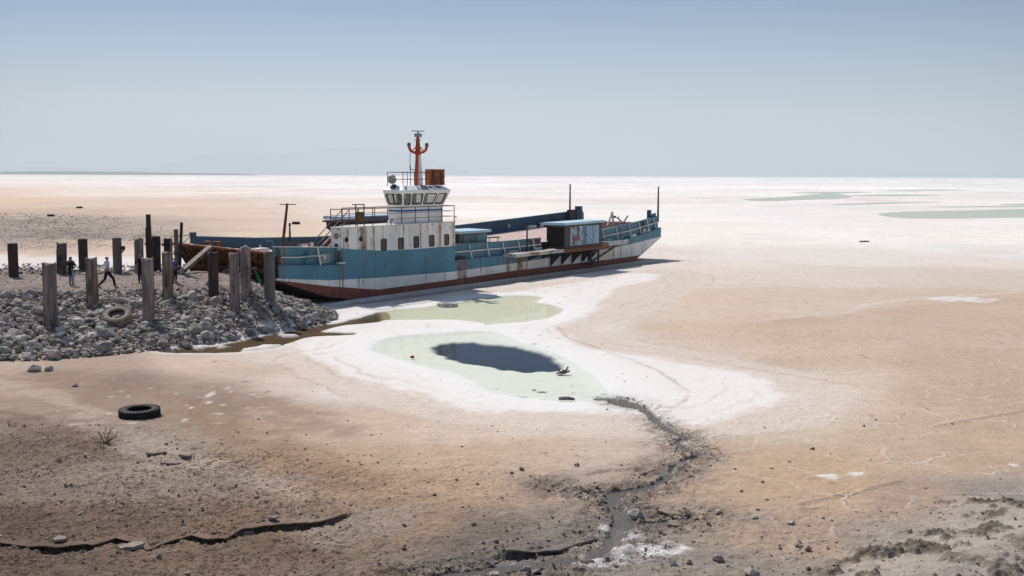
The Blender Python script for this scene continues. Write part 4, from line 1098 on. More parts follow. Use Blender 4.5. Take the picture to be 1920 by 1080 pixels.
def t_at(px, s=0.0):
    k = (px - 960) / FPX
    return (k * (64.3 + s * 0.546) + 13.4 + s * 0.838) / (0.546 - k * 0.838)
u_of = lambda t_: (t_ - DH0) / (DH1 - DH0); 
def tabz(t_): return ip(Z_TOPM, t_)
holes = []
for px, w_, h_, py in WIN:
    tc_ = t_at(px); p = SHIP_O + SHIP_X * tc_; zc = zat(py, px, p)
    holes.append((u_of(tc_ - w_ / 2), u_of(tc_ + w_ / 2), zc - h_ / 2, zc + h_ / 2))
# starboard wall above the blue sheer, in strips between the openings
xs_ = sorted(set([DH0, DH1] + [DH0 + (DH1 - DH0) * k for h in holes for k in h[:2]] + fr_(DH0, DH1, 6)))
for a, b in zip(xs_[:-1], xs_[1:]):
    mid = (a + b) / 2
    hs = [h for h in holes if h[0] < u_of(mid) < h[1]]
    spans = [(None, DHZ)] if not hs else [(None, hs[0][2]), (hs[0][3], DHZ)]
    for lo, hi in spans:
        za, zb_ = (tabz(a), tabz(b)) if lo is None else (lo, lo)
        dh.add([(a, 0, za), (b, 0, zb_), (b, 0, hi), (a, 0, hi)], [(0, 1, 2, 3)])
for h in holes:
    a, b = DH0 + (DH1 - DH0) * h[0], DH0 + (DH1 - DH0) * h[1]
    c = [(a, 0, h[2]), (b, 0, h[2]), (b, 0, h[3]), (a, 0, h[3])]; d = [(p[0], 0.12, p[2]) for p in c]
    dh.add(c + d, [(1, 0, 4, 5), (2, 1, 5, 6), (3, 2, 6, 7), (0, 3, 7, 4)])
dh.add([(DH0, 0.88, 2.5), (DH0, 0, 2.5), (DH0, 0, DHZ), (DH0, 0.88, DHZ)], [(0, 1, 2, 3)])
dh.add([(7.6, DHW, 2.5), (7.6, 0.88, 2.5), (7.6, 0.88, DHZ), (7.6, DHW, DHZ), (DH0, 0.88, 2.5), (DH0, 0.88, DHZ)], [(0, 1, 2, 3), (1, 4, 5, 2)])
dh.add([(DH1, 0, 2.0), (DH1, DHW, 2.4), (DH1, DHW, DHZ), (DH1, 0, DHZ), (7.6, DHW, 2.4), (7.6, DHW, DHZ)], [(0, 1, 2, 3), (1, 4, 5, 2)])
deckhouse = dh.build('deckhouse', M_HOUSE, ferry)
tp_ = MB(); tp_.prism([(DH0 - 0.04, -0.04, DHZ), (DH1 + 0.05, -0.04, DHZ), (DH1 + 0.05, DHW + 0.05, DHZ), (7.55, DHW + 0.05, DHZ), (7.55, 0.93, DHZ), (DH0 - 0.04, 0.93, DHZ)], (0, 0, 0.05))
tp_.build('upper_deck', M_STAN, ferry)
rm = MB().box(8.2, 17.0, 0.5, 1.6, 2.45, 4.3).build('cabin_inside', M_ROOM, deckhouse)
for h, k in zip(holes, range(5)):
    ptw = lambda u, z_: Vector((DH0 + (DH1 - DH0) * u, 0, z_))
    window(deckhouse, ptw, h, (0, -1, 0), G_DARK if k != 2 else glass('clear_glass', (0.7, 0.7, 0.72), 0.1, (0.1, 0.1, 0.1)))
a = DH0 + (DH1 - DH0) * holes[2][0]
cu = MB().box(a + 0.24, a + 0.56, 0.14, 0.17, holes[2][2], holes[2][3]).build('curtain', M_PURPLE, deckhouse)
def porthole(x_, y_, z_, r_, nrm_, mat):
    b_ = MB(); nv_ = Vector(nrm_); p = Vector((x_, y_, z_))
    b_.tube(p, p + nv_ * 0.04, r_ * 1.18, r_ * 1.12, 18, 0); o_ = b_.build('porthole', M_DARK, deckhouse)
    g = MB().tube(p + nv_ * 0.041, p + nv_ * 0.048, r_ * 0.88, r_ * 0.85, 18); g.build('pane', mat, o_)
for px, py in ((649, 449.5), (676, 448)):
    tc_ = t_at(px); p = SHIP_O + SHIP_X * tc_; porthole(tc_, -0.002, zat(py, px, p), 0.14, (0, -1, 0), M_BLACK)
porthole(DH0 - 0.002, 0.42, 3.98, 0.16, (-1, 0, 0), plain('red_disc', (0.42, 0.20, 0.17), 0.6))
porthole(DH0 - 0.002, 0.42, 3.40, 0.13, (-1, 0, 0), M_BLACK)
dr = MB().box(DH0 - 0.03, DH0 - 0.004, 0.10, 0.74, 3.12, 4.36).build('door', M_WHEEL, ferry)
hn = MB().path([(DH0 - 0.05, 0.12, 3.95), (DH0 - 0.10, 0.02, 4.1)], 0.025); hn.build('handle', M_DARK, dr)

# stairs on the inboard side
stw = thing('stairs', None, None); stw.parent = ferry
for s in (1.0, 1.58):
    MB().bar((4.95, s, 2.85), (7.45, s, DHZ + 0.03), 0.05, 0.2).build('stringer', M_RAIL, stw)
    r_ = MB(); r_.path([(4.95, s, 2.85), (4.95, s, 3.75), (7.45, s, DHZ + 1.05), (7.45, s, DHZ + 0.05)], 0.028); r_.path([(4.95, s, 3.3), (7.45, s, DHZ + 0.55)], 0.022); r_.build('handrail', M_RAIL, stw)
for k in range(7):
    f_ = (k + 0.5) / 7.0
    MB().box(4.95 + 2.5 * f_ - 0.11, 4.95 + 2.5 * f_ + 0.11, 1.03, 1.55, 2.85 + 1.63 * f_, 2.88 + 1.63 * f_).build('tread', M_RAIL, stw)

# rails round the upper deck
rl = thing('deck_railing', None, None); rl.parent = ferry
loop = [(DH0 + 0.02, 0.9), (DH0 + 0.02, 0.0), (17.2, 0.0), (17.2, DHW), (7.6, DHW)]
zt = DHZ + 0.05
hr = MB()
for k, hgt_ in enumerate((1.08, 0.72, 0.36)):
    for a, b in zip(loop[:-1], loop[1:]):
        hr.tube((a[0], a[1], zt + hgt_), (b[0], b[1], zt + hgt_), 0.030 if k == 0 else 0.018, None, 6)
hr.build('rail', M_RAIL, rl)
def posts_on(a, b, n):
    for k in range(n + 1):
        f_ = k / n
        MB().tube((a[0] + (b[0] - a[0]) * f_, a[1] + (b[1] - a[1]) * f_, zt - 0.02), (a[0] + (b[0] - a[0]) * f_, a[1] + (b[1] - a[1]) * f_, zt + 1.09), 0.030, None, 6).build('rail_post', M_RAIL, rl)
posts_on((DH0 + 0.02, 0.0), (17.2, 0.0), 8); posts_on((17.2, DHW), (7.6, DHW), 6); posts_on((DH0 + 0.02, 0.9), (DH0 + 0.03, 0.9), 1)
# olive board in a steel frame by the rail, vent hooks
bd = thing('signal_board', None, None); bd.parent = ferry
tA, tB = t_at(667, 0.25), t_at(682.5, 0.25)
for a in (tA, tB): MB().bar((a, 0.25, zt - 0.02), (a, 0.25, zt + 1.36), 0.07, 0.07).build('frame_post', M_DARK, bd)
MB().bar((tA - 0.3, 0.25, zt + 1.34), (tB + 0.03, 0.25, zt + 1.34), 0.06, 0.06).build('frame_top', M_DARK, bd)
MB().box(tA + 0.04, tB - 0.04, 0.22, 0.27, zt + 0.24, zt + 0.88).build('board', M_OLIVE, bd)
for px in (734, 853):
    tc_ = t_at(px, 0.1)
    p_ = MB(); p_.path([(tc_ - 0.08, 0.1, zt), (tc_ - 0.08, 0.1, zt + 0.24), (tc_, 0.1, zt + 0.33), (tc_ + 0.1, 0.1, zt + 0.33), (tc_ + 0.16, 0.1, zt + 0.24)], 0.04); p_.build('vent_hook', M_STAN if px > 800 else M_RAIL, ferry)

# ------------------------------------------------------------------ wheelhouse
wh = thing('wheelhouse', None, None); wh.parent = ferry
zB, zS, zM, zT, zR = 4.532, 5.42, 5.58, 6.62, 7.0
base = [(11.95, 0.32), (16.3, 0.32), (16.3, 2.0), (12.5, 2.0), (11.95, 1.55)]
upp = [(11.5, -0.02), (16.75, -0.02), (16.75, 2.3), (12.35, 2.3), (11.5, 1.62)]
rf = [(12.1, 0.42), (16.3, 0.42), (16.3, 1.9), (12.6, 1.9), (12.1, 1.45)]
lw = MB()
for i in range(5):
    a, b = base[i], base[(i + 1) % 5]
    for z0, z1, k in ((zB, zS - 0.12, 0), (zS - 0.12, zS, 1), (zS, zM, 0)):
        lw.add([(a[0], a[1], z0), (b[0], b[1], z0), (b[0], b[1], z1), (a[0], a[1], z1)], [(0, 1, 2, 3)], k)
lw.build('lower_wall', [M_WHEEL, M_STRIPE], wh)
uw = MB(); WINS = []
front_u = [(0.10, 0.93, 0.20, 0.84)]
side_u = [(0.035, 0.165, 0.19, 0.85), (0.205, 0.43, 0.19, 0.85), (0.475, 0.725, 0.19, 0.85), (0.765, 0.95, 0.19, 0.85)]
aft_u = [(0.15, 0.85, 0.2, 0.84)]; port_u = [(0.06, 0.28, 0.2, 0.84), (0.32, 0.60, 0.2, 0.84), (0.66, 0.94, 0.2, 0.84)]; cor_u = [(0.12, 0.88, 0.2, 0.84)]
faces5 = [(0, 1, side_u), (1, 2, aft_u), (2, 3, port_u), (3, 4, cor_u), (4, 0, front_u)]
uwo = None; pend = []
for i, j, hs in faces5:
    A, B, C_, D = Vector((*base[i], zM)), Vector((*base[j], zM)), Vector((*upp[j], zT)), Vector((*upp[i], zT))
    nn = (B - A).cross(D - A).normalized()
    pt = holed(uw, (A, B, C_, D), hs, 0.07, nn)
    pend += [(pt, h, nn, i) for h in hs]
uwo = uw.build('upper_wall', M_WHEEL, wh)
for pt, h, nn, i in pend:
    window(uwo, pt, h, nn, G_WHEEL, 0.05, 0.05, 0.11, mull=(0.46,) if i == 4 else None)
rof = MB()
for i in range(5):
    j = (i + 1) % 5; a, b, c, d = upp[i], upp[j], rf[j], rf[i]
    rof.add([(a[0], a[1], zT + 0.10), (b[0], b[1], zT + 0.10), (c[0], c[1], zR), (d[0], d[1], zR)], [(0, 1, 2, 3)])
    rof.add([(a[0], a[1], zT), (b[0], b[1], zT), (b[0], b[1], zT + 0.10), (a[0], a[1], zT + 0.10)], [(0, 1, 2, 3)])
rof.add([(p[0], p[1], zR) for p in rf], [(0, 1, 2, 3, 4)])
rof.add([(p[0], p[1], zT - 0.001) for p in upp], [(4, 3, 2, 1, 0)])
rofo = rof.build('roof', M_WHEEL, wh)
MB().add([(p[0], p[1], zM - 0.02) for p in base], [(0, 1, 2, 3, 4)]).build('floor', M_ROOM, wh)
# chart table and wheel stand show as dark shapes through the panes
MB().box(12.9, 13.6, 0.9, 1.5, zM - 0.01, zM + 0.55).build('console', M_DARK, wh)
MB().box(14.3, 14.9, 1.5, 1.95, zM - 0.01, zM + 0.95).build('cabinet', M_DARK, wh)
MB().box(13.35, 13.55, 1.85, 1.98, zM - 0.01, zT - 0.02).build('door_post', M_DARK, wh)
# roof strips, hatch, spotlight
def roof_pt(u, k):                                             # on the starboard slope
    a = Vector((11.5 + 5.25 * u, -0.02, zT + 0.10)); b = Vector((12.1 + 4.2 * u, 0.42, zR))
    return a.lerp(b, k) + Vector((0, -0.012, 0.012))
for u0, u1, mt_ in ((0.06, 0.075, M_DARK), (0.33, 0.345, M_DARK), (0.40, 0.55, M_GREY), (0.60, 0.66, M_RUST), (0.79, 0.87, M_RUST)):
    lo, hi = (0.05, 0.98) if mt_ is not M_RUST else (0.4, 0.85)
    a, b, c, d = roof_pt(u0, lo), roof_pt(u1, lo), roof_pt(u1, hi), roof_pt(u0, hi)
    MB().prism([a, b, c, d], (0, -0.012, 0.02)).build('roof_strip', mt_, rofo)
e = MB(); e.tube((11.82, 1.0, 6.86), (11.76, 1.0, 6.92), 0.27, 0.27, 18); e.build('roof_hatch', M_GREY, rofo)
e = MB(); e.tube((11.79, 0.88, 6.90), (11.72, 0.88, 6.95), 0.12, 0.12, 14); e.build('roof_hole', M_BLACK, rofo)
rr = thing('roof_railing', None, None); rr.parent = ferry
rloop = [(16.4, 0.5), (12.2, 0.5), (12.2, 1.8), (16.4, 1.8)]
hr = MB()
for hgt_, r_ in ((0.88, 0.028), (0.42, 0.024)):
    for a, b in zip(rloop[:-1], rloop[1:]): hr.tube((a[0], a[1], zR + hgt_), (b[0], b[1], zR + hgt_), r_, None, 6)
hr.build('rail', M_RAIL, rr)
for a in ((12.2, 0.5), (13.4, 0.5), (14.6, 0.5), (15.6, 0.5), (16.4, 0.5), (12.2, 1.8), (14.3, 1.8), (16.4, 1.8)):
    MB().tube((a[0], a[1], zR - 0.02), (a[0], a[1], zR + 0.9), 0.026, None, 6).build('rail_post', M_RAIL, rr)
MB().tube((13.0, 0.5, zR - 0.01), (13.0, 0.5, zR + 1.35), 0.03, 0.018, 6).build('aerial', M_DARK, ferry)
lamp = thing('searchlight', None, None); lamp.parent = ferry
hd = MB(); hd.lathe([(0.0, -0.30), (0.17, -0.28), (0.19, -0.05), (0.30, 0.10), (0.31, 0.13), (0.26, 0.12), (0.0, 0.06)], 18)
ho = hd.build('lamp_head', M_GREY, lamp, True); ho.location = (12.0, 1.25, zR + 0.45); ho.rotation_euler = Euler((0, rad(-118), rad(25)))
MB().tube((12.05, 1.25, zR - 0.1), (12.05, 1.25, zR + 0.4), 0.04, None, 8).build('lamp_post', M_STAN, lamp)
# rusty box at the aft end of the roof rail
rbx = MB(); rbx.box(15.35, 16.85, 0.56, 1.1, zR + 0.02, zR + 1.1); rbo = rbx.build('roof_locker', M_RUST, ferry)
for z_ in (zR + 0.06, zR + 0.56, zR + 1.04): MB().box(15.33, 16.87, 0.52, 0.558, z_, z_ + 0.06).build('rib', M_RUST, rbo)
# mast
mast = thing('mast', None, None); mast.parent = ferry
mx_, my_ = t_at(786, 1.1), 1.1
def four(mb, x0, y0, w0, z0, x1, y1, w1, z1, d0=None, d1=None):
    d0 = w0 if d0 is None else d0; d1 = w1 if d1 is None else d1
    v = [(x0 - w0, y0 - d0, z0), (x0 + w0, y0 - d0, z0), (x0 + w0, y0 + d0, z0), (x0 - w0, y0 + d0, z0), (x1 - w1, y1 - d1, z1), (x1 + w1, y1 - d1, z1), (x1 + w1, y1 + d1, z1), (x1 - w1, y1 + d1, z1)]
    mb.add(v, [(0, 3, 2, 1), (4, 5, 6, 7), (0, 1, 5, 4), (1, 2, 6, 5), (2, 3, 7, 6), (3, 0, 4, 7)])
col_ = MB(); four(col_, mx_, my_, 0.20, zR, mx_ - 0.06, my_, 0.11, 9.2); col_.build('mast_column', M_WHEEL, mast)
rd = MB(); four(rd, mx_ - 0.42, my_ - 0.05, 0.10, zR, mx_ - 0.24, my_ - 0.03, 0.07, 9.3, 0.08, 0.06); rd.build('mast_strut', M_RED_M, mast)
for k in range(7):
    z_ = zR + 0.3 + k * 0.32; xx = mx_ - 0.42 + 0.18 * (z_ - zR) / 2.3
    MB().bar((xx - 0.24, my_ - 0.05, z_), (xx + 0.10, my_ - 0.05, z_), 0.05, 0.03).build('rung', M_RED_M, mast)
up_ = MB(); four(up_, mx_ - 0.12, my_, 0.15, 9.05, mx_ - 0.12, my_, 0.075, 10.25); up_.build('topmast', M_RED_M, mast)
for sgn in (-1, 1):
    ar = MB(); q = [(0, 9.2), (0.32, 9.22), (0.52, 9.36), (0.60, 9.62)]
    for a, b in zip(q[:-1], q[1:]):
        ar.bar((mx_ - 0.12 + sgn * a[0] * 0.85, my_ - sgn * a[0] * 0.6, a[1]), (mx_ - 0.12 + sgn * b[0] * 0.85, my_ - sgn * b[0] * 0.6, b[1]), 0.14, 0.16)
    aro = ar.build('crosstree', M_RED_M, mast)
    e = (mx_ - 0.12 + sgn * 0.60 * 0.85, my_ - sgn * 0.6 * 0.6)
    b_ = MB(); b_.lathe([(0, 0), (0.1, 0), (0.13, 0.05), (0.12, 0.2), (0.07, 0.26), (0, 0.27)], 12, (e[0], e[1], 9.6)); b_.build('mast_lamp', plain('lamp_grey', (0.16, 0.12, 0.11), 0.6), aro)
    MB().bar((mx_ - 0.12 + sgn * 0.05, my_, 9.9), (mx_ - 0.12 + sgn * 0.22, my_ - sgn * 0.12, 10.1), 0.03, 0.03).build('spike', M_DARK, mast)
    MB().bar((mx_ - 0.12 + sgn * 0.1, my_ - sgn * 0.05, 9.62), (mx_ - 0.12 + sgn * 0.34, my_ - sgn * 0.25, 9.28), 0.06, 0.06).build('brace', M_RED_M, mast)
rdr = MB().box(mx_ - 0.28, mx_ + 0.10, my_ - 0.18, my_ + 0.18, 10.25, 10.48).build('radar_base', M_GREY, mast)
MB().tube((mx_ - 0.1, my_, 10.48), (mx_ - 0.1, my_, 10.60), 0.05, None, 8).build('radar_spindle', M_DARK, rdr)
MB().bar((mx_ - 0.1 - 0.36, my_ + 0.25, 10.64), (mx_ - 0.1 + 0.36, my_ - 0.25, 10.64), 0.09, 0.06).build('radar_scanner', M_GREY, rdr)
p_ = MB(); p_.path([(mx_ - 0.42, my_, zR + 1.05), (mx_ - 1.0, my_ - 0.0, zR + 1.05), (mx_ - 0.95, my_, zR + 2.3)], 0.022, 5); p_.build('aerial', M_RAIL, mast)
MB().bar((mx_ - 0.12, my_, 10.62), (mx_ - 0.12, my_, 10.66), 0.02, 0.02) 

# ------------------------------------------------------------------ deck gear aft of the house
def housing(name, x0, x1, y0, y1, z0, z1, zr, ov=0.16):
    h_ = thing(name, None, None); h_.parent = ferry
    return h_
hb = housing('skylight_house', 0, 0, 0, 0, 0, 0, 0)
hx0, hx1 = t_at(862, 0.9), t_at(913, 0.9)
b_ = MB().box(hx0, hx1, 0.9, 2.6, 2.4, 3.55); bo_ = b_.build('housing_body', paint('weathered_olive', (0.12, 0.14, 0.11), 0.55, 0.58, (), 0, 0.5), hb)
for a, b in ((0.12, 0.46), (0.60, 0.95)):
    MB().box(hx0 + (hx1 - hx0) * a, hx0 + (hx1 - hx0) * b, 0.865, 0.897, 2.6, 3.42).build('panel', M_BLUE2, bo_)
MB().box(hx0 - 0.012, hx0 - 0.003, 0.95, 2.5, 2.6, 3.5).build('end_panel', M_BLACK, bo_)
MB().prism([(hx0 - 0.2, 0.68, 3.56), (hx1 + 0.25, 0.68, 3.56), (hx1 + 0.25, 2.85, 3.6), (hx0 - 0.2, 2.85, 3.6)], (0, 0, 0.17)).build('housing_roof', M_LBLUE, hb)
bn = MB()
ta, tb = t_at(917, 1.4), t_at(933, 1.4)
for a in (ta, tb): bn.bar((a, 1.4, 2.5), (a, 1.4, 3.05), 0.06, 0.06); 
bn.bar((ta - 0.1, 1.4, 3.07), (tb + 0.15, 1.4, 3.07), 0.3, 0.07); bn.build('bench', M_DARK, ferry)

# sponson platform with the generator on it
SPX0, SPX1, SPY = t_at(967, -1.15), t_at(1178, -1.0), -1.15
gxa, gxb = t_at(1059, -1.0), t_at(1128, -1.0)
spn = thing('side_platform', None, None); spn.parent = ferry
zt0, zt1 = 1.98, 2.02
def slab(x0, x1, y0a, y0b, z0, z1, mat, name):
    MB().prism([(x0, -0.035, z0), (x1, -0.035, z0), (x1, y0b, z0), (x0, y0a, z0)], (0, 0, z1 - z0)).build(name, mat, spn)
pr = MB()
gap_r = t_at(1140, -1.1)
slab(SPX0, t_at(1057, -1.1), SPY, SPY, 1.70, 1.96, paint('platform_white', (0.55, 0.52, 0.46), 0.60, 0.56, [(SPX0 + 2.6, 0.9, 0.95), (SPX0 + 5.0, 0.3, 0.9)], 0, 0.3), 'platform_plate')
slab(t_at(1057, -1.1) + 0.004, gap_r, SPY - 0.02, SPY - 0.02, 1.66, 1.94, paint('platform_rust', (0.12, 0.05, 0.035), 0.5, 0.5, (), 0, 0.5), 'platform_plate')
# rounded tub at the aft end
xs0, xs1 = gap_r + 0.01, SPX1 + 0.3
poly = [(xs0, -0.04), (xs0, -1.15)] + [(xs1 - 1.0 + math.sin(a) * 1.0, -0.6 - math.cos(a) * 0.55) for a in [rad(q_) for q_ in range(0, 181, 20)]]
poly = [p for p in poly if p[1] <= -0.04] + [(xs1 - 1.0, -0.04)]
zt_ = 2.14
wallp = MB(); n = len(poly)
v = [(p[0], p[1], zt_ - 0.30) for p in poly] + [(p[0], p[1], zt_ + 0.04) for p in poly]
cxp, cyp = sum(p[0] for p in poly) / n, sum(p[1] for p in poly) / n
inn = [(cxp + (p[0] - cxp) * 0.86, min(cyp + (p[1] - cyp) * 0.74, -0.045)) for p in poly]
v += [(p[0], p[1], zt_ + 0.04) for p in inn] + [(p[0], p[1], zt_ - 0.08) for p in inn]
f = []
for i in range(n):
    j = (i + 1) % n
    f += [(i, j, n + j, n + i), (n + i, n + j, 2 * n + j, 2 * n + i), (2 * n + i, 2 * n + j, 3 * n + j, 3 * n + i)]
f += [tuple(range(3 * n, 4 * n)), tuple(range(n - 1, -1, -1))]
wallp.add(v, f); bmx = wallp.build('platform_tub', paint('tub_white', (0.50, 0.52, 0.48), 0.60, 0.52, (), 0, 0.4), spn)
MB().add([(p[0], p[1], zt_ - 0.075) for p in inn], [tuple(range(n))]).build('tub_floor', M_BLUE2, spn)
for px in (1000, 1026, 1042, 1062, 1082, 1100, 1112):
    a = t_at(px, -0.5)
    MB().prism([(a, -0.02, 1.66), (a, SPY + 0.05, 1.66), (a, -0.02, 0.55 if px > 1040 else 1.25)], (0.05, 0, 0)).build('bracket', M_DARK, spn)
a0, a1 = t_at(1108, -0.8), t_at(1122, -0.8)
gb = MB()
for a, b in (((a0, -0.8, 0.35), (a0, -0.8, 1.66)), ((a1, -0.8, 0.35), (a1, -0.8, 1.66)), ((a0, -0.8, 0.45), (a1, -0.8, 0.45)), ((a0, -0.8, 1.45), (a1, -0.8, 1.45)), ((a0, -0.8, 0.45), (a0, -0.02, 0.45)), ((a1, -0.8, 0.45), (a1, -0.02, 0.45))):
    gb.bar(a, b, 0.14, 0.14)
gb.build('guard_frame', M_DARK, spn)
MB().bar((a1 + 0.2, -0.1, 0.55), (SPX1 - 2.0, -1.0, 1.86), 0.13, 0.13).build('strut', paint('strut_brown', (0.09, 0.045, 0.035), 0.55, 0.55), spn)

gen = thing('generator_house', None, None); gen.parent = ferry
gz0, gz1 = 2.02, 3.80
gy0, gy1 = -1.0, 0.62
MB().box(gxa - 0.15, gxb + 0.3, gy0 - 0.05, gy1, 1.97, gz0 + 0.08).build('generator_skid', paint('skid_dark', (0.05, 0.035, 0.03), 0.5, 0.5), gen)
MB().box(gxa, gxb, gy0, gy1, gz0 + 0.08, gz1).build('generator_body', paint('body_dark_brown', (0.055, 0.05, 0.05), 0.6, 0.6), gen)
L_ = gxb - gxa
for f0, f1, mt_, lab in ((0.13, 0.47, M_RUSTDOOR, 'rusted door panel with peeling pale blue paint'), (0.56, 0.735, M_LBLUE_R, None), (0.745, 0.91, M_LBLUE_R, None)):
    d_ = MB().box(gxa + L_ * f0, gxa + L_ * f1, gy0 - 0.035, gy0 - 0.003, gz0 + 0.14, gz1 - 0.14).build('door', mt_, gen)
    if lab: d_['label'] = lab
    else: MB().box(gxa + L_ * f0 + 0.08, gxa + L_ * f0 + 0.13, gy0 - 0.07, gy0 - 0.036, gz0 + 0.8, gz0 + 1.0).build('handle', M_DARK, d_)
MB().box(gxa + L_ * 0.475, gxa + L_ * 0.55, gy0 - 0.02, gy0 - 0.003, gz0 + 0.10, gz1 - 0.06).build('jamb', M_BLUE2, gen)
for k in range(17):
    z_ = gz0 + 0.20 + k * 0.092
    MB().prism([(gxa - 0.10, gy0 + 0.08, z_), (gxa - 0.085, gy0 + 0.08, z_ + 0.012), (gxa - 0.01, gy0 + 0.08, z_ + 0.06), (gxa - 0.01, gy0 + 0.08, z_ + 0.045)], (0, gy1 - gy0 - 0.16, 0)).build('louvre', M_DARK if k < 16 else M_GREY, gen)
lf = MB()
for y_ in (gy0 + 0.04, gy1 - 0.04): lf.box(gxa - 0.11, gxa - 0.004, y_ - 0.04, y_ + 0.04, gz0 + 0.1, gz1)
lf.build('louvre_frame', M_BLACK, gen)
MB().prism([(gxa - 0.45, gy0 - 0.22, gz1 + 0.01), (gxb + 0.22, gy0 - 0.22, gz1 + 0.05), (gxb + 0.22, gy1 + 0.25, gz1 + 0.05), (gxa - 0.45, gy1 + 0.25, gz1 + 0.01)], (0, 0, 0.19)).build('generator_roof', M_LBLUE, gen)

# ------------------------------------------------------------------ light masts and posts on the ship
def pole(name, pts, r, mat, arms=()):
    m_ = thing(name, None, None); m_.parent = ferry
    p_ = MB(); k = len(pts) - 1
    for i in range(k): p_.tube(pts[i], pts[i + 1], r * (1 - 0.4 * i / k), r * (1 - 0.4 * (i + 1) / k), 8)
    p_.build('pole', mat, m_)
    for a, b, w in arms: MB().bar(a, b, w, w).build('crossbar', mat, m_)
    return m_
tb_ = t_at(526, 0.6)
pole('light_mast', [(tb_, 0.6, 2.9), (tb_ + 0.12, 0.45, 4.4), (tb_ + 0.26, 0.3, 6.05)], 0.11, M_RAIL, [((tb_ - 0.1, 0.55, 6.0), (tb_ + 0.7, 0.05, 5.98), 0.05)])
tp2 = t_at(542, 8.8); pole('light_mast', [(tp2, 8.75, 3.2), (tp2, 8.75, 4.25)], 0.08, M_DARK, [((tp2, 8.75, 4.2), (tp2, 8.75, 4.42), 0.14)])
def tz(px, s, py):
    t_ = t_at(px, s); p = SHIP_O + SHIP_X * t_ + SHIP_Y * s
    return t_, zat(py, px, p)
t1_, zt1_ = tz(1068, 8.7, 346); pole('light_mast', [(t1_, 8.7, 3.4), (t1_, 8.7, 4.9), (t1_, 8.7, zt1_)], 0.11, M_RAIL, [((t1_ - 0.2, 8.7, zt1_), (t1_ + 0.2, 8.7, zt1_), 0.04)])
t2_, zt2_ = tz(1233, 0.6, 351); pole('light_mast', [(t2_, 0.6, 3.4), (t2_, 0.6, 4.9), (t2_, 0.6, zt2_)], 0.11, M_RAIL, [((t2_ - 0.25, 0.6, zt2_), (t2_ + 0.25, 0.6, zt2_), 0.04)])
t3_, zt3_ = tz(988, 0.15, 420); pole('light_mast', [(t3_, 0.15, 1.85), (t3_, 0.15, 3.4), (t3_, 0.15, zt3_)], 0.075, M_DARK)
t4_, zt4_ = tz(1159, 0.25, 404); pole('light_mast', [(t4_ + 0.5, 0.1, 2.1), (t4_, 0.25, zt4_)], 0.06, M_GREY)
# winch head near the stern
wc = thing('winch_frame', None, None); wc.parent = ferry
t5 = t_at(1146, 3.0)
zd5 = ip(Z_DECK, t5)
for a, b, w in (((t5 - 0.4, 3.2, zd5), (t5 + 0.05, 3.0, zd5 + 1.15), 0.13), ((t5 + 0.4, 3.0, zd5), (t5 + 0.1, 3.0, zd5 + 1.3), 0.14), ((t5 + 0.4, 2.2, zd5), (t5 + 1.3, 2.0, zd5 + 0.9), 0.1), ((t5 + 0.2, 2.8, zd5 + 0.9), (t5 + 1.0, 2.2, zd5 + 0.2), 0.08)):
    MB().bar(a, b, w, w).build('leg', M_STAN if w > 0.12 else M_DARK, wc)
e = MB(); e.tube((t5 + 0.3, 2.9, zd5 + 0.8), (t5 + 0.3, 2.75, zd5 + 0.8), 0.1, 0.1, 10); e.build('pulley', M_DARK, wc)
# stern posts
MB().box(49.4, 49.85, 8.35, 8.95, 3.3, 4.75).build('stern_post', M_INNER, ferry)
MB().box(47.6, 49.4, 8.5, 8.78, 3.4, 4.45).build('stern_winch', M_DARK, ferry)
MB().prism([(48.9, 8.4, 4.4), (49.9, 8.4, 4.4), (50.2, 8.4, 4.05), (50.2, 8.4, 3.4), (48.9, 8.4, 3.4)], (0, 0.5, 0)).build('stern_cheek', M_INNER, ferry)
MB().box(48.6, 48.95, 0.5, 0.8, 3.3, 4.55).build('stern_post', M_INNER, ferry)
MB().prism([(48.95, 0.5, 4.1), (49.9, 0.5, 4.25), (49.9, 0.5, 3.3), (48.95, 0.5, 3.3)], (0, 0.2, 0)).build('stern_cheek', M_INNER, ferry)

# ------------------------------------------------------------------ tender boat on the far side of the deck
tx0 = t_at(601, 8.0) + 1.25; 
tender = thing('tender_boat', 'black hulled tender boat with pale blue canopy resting on the far side of the ferry', 'boat', SHIP_O + SHIP_X * (tx0) + SHIP_Y * 8.0 + Vector((0, 0, 3.42)), SHIP_ANG)
LB = t_at(722, 8.0) - tx0
st_h = MB(); secs = []
for k in range(9):
    q_ = k / 8; wid = 0.95 * (math.sin(math.pi * min(1, 0.22 + q_ * 0.72)) ** 0.6); xx = 0.1 + q_ * (LB - 0.3)
    keel = 0.25 * (1 - min(1, q_ * 4)) + 0.0
    secs.append([(xx, -wid, 0.95), (xx, -wid * 0.95, 0.5), (xx, -wid * 0.5, 0.1 + keel), (xx, 0, keel), (xx, wid * 0.5, 0.1 + keel), (xx, wid * 0.95, 0.5), (xx, wid, 0.95)])
v = [p for s_ in secs for p in s_]
f = [(i * 7 + j, i * 7 + j + 1, (i + 1) * 7 + j + 1, (i + 1) * 7 + j) for i in range(8) for j in range(6)]
f += [tuple(range(6, -1, -1)), tuple(range(56, 63))]
st_h.add(v, f); th = st_h.build('hull', M_BLACK, tender)
MB().prism([(-0.15, -0.85, 0.95), (LB * 0.6, -0.98, 0.95), (LB, -0.75, 0.95), (LB, 0.75, 0.95), (LB * 0.6, 0.98, 0.95), (-0.15, 0.85, 0.95)], (0, 0, 0.12)).build('gunwale', M_DARK, tender)
cn = MB(); cn.prism([(-0.1, -0.85, 1.12), (LB - 0.2, -0.9, 1.10), (LB - 0.2, 0.9, 1.16), (-0.1, 0.8, 1.16)], (0, 0, 0.24)); cn.build('canopy', M_LBLUE, tender)
cs = MB()
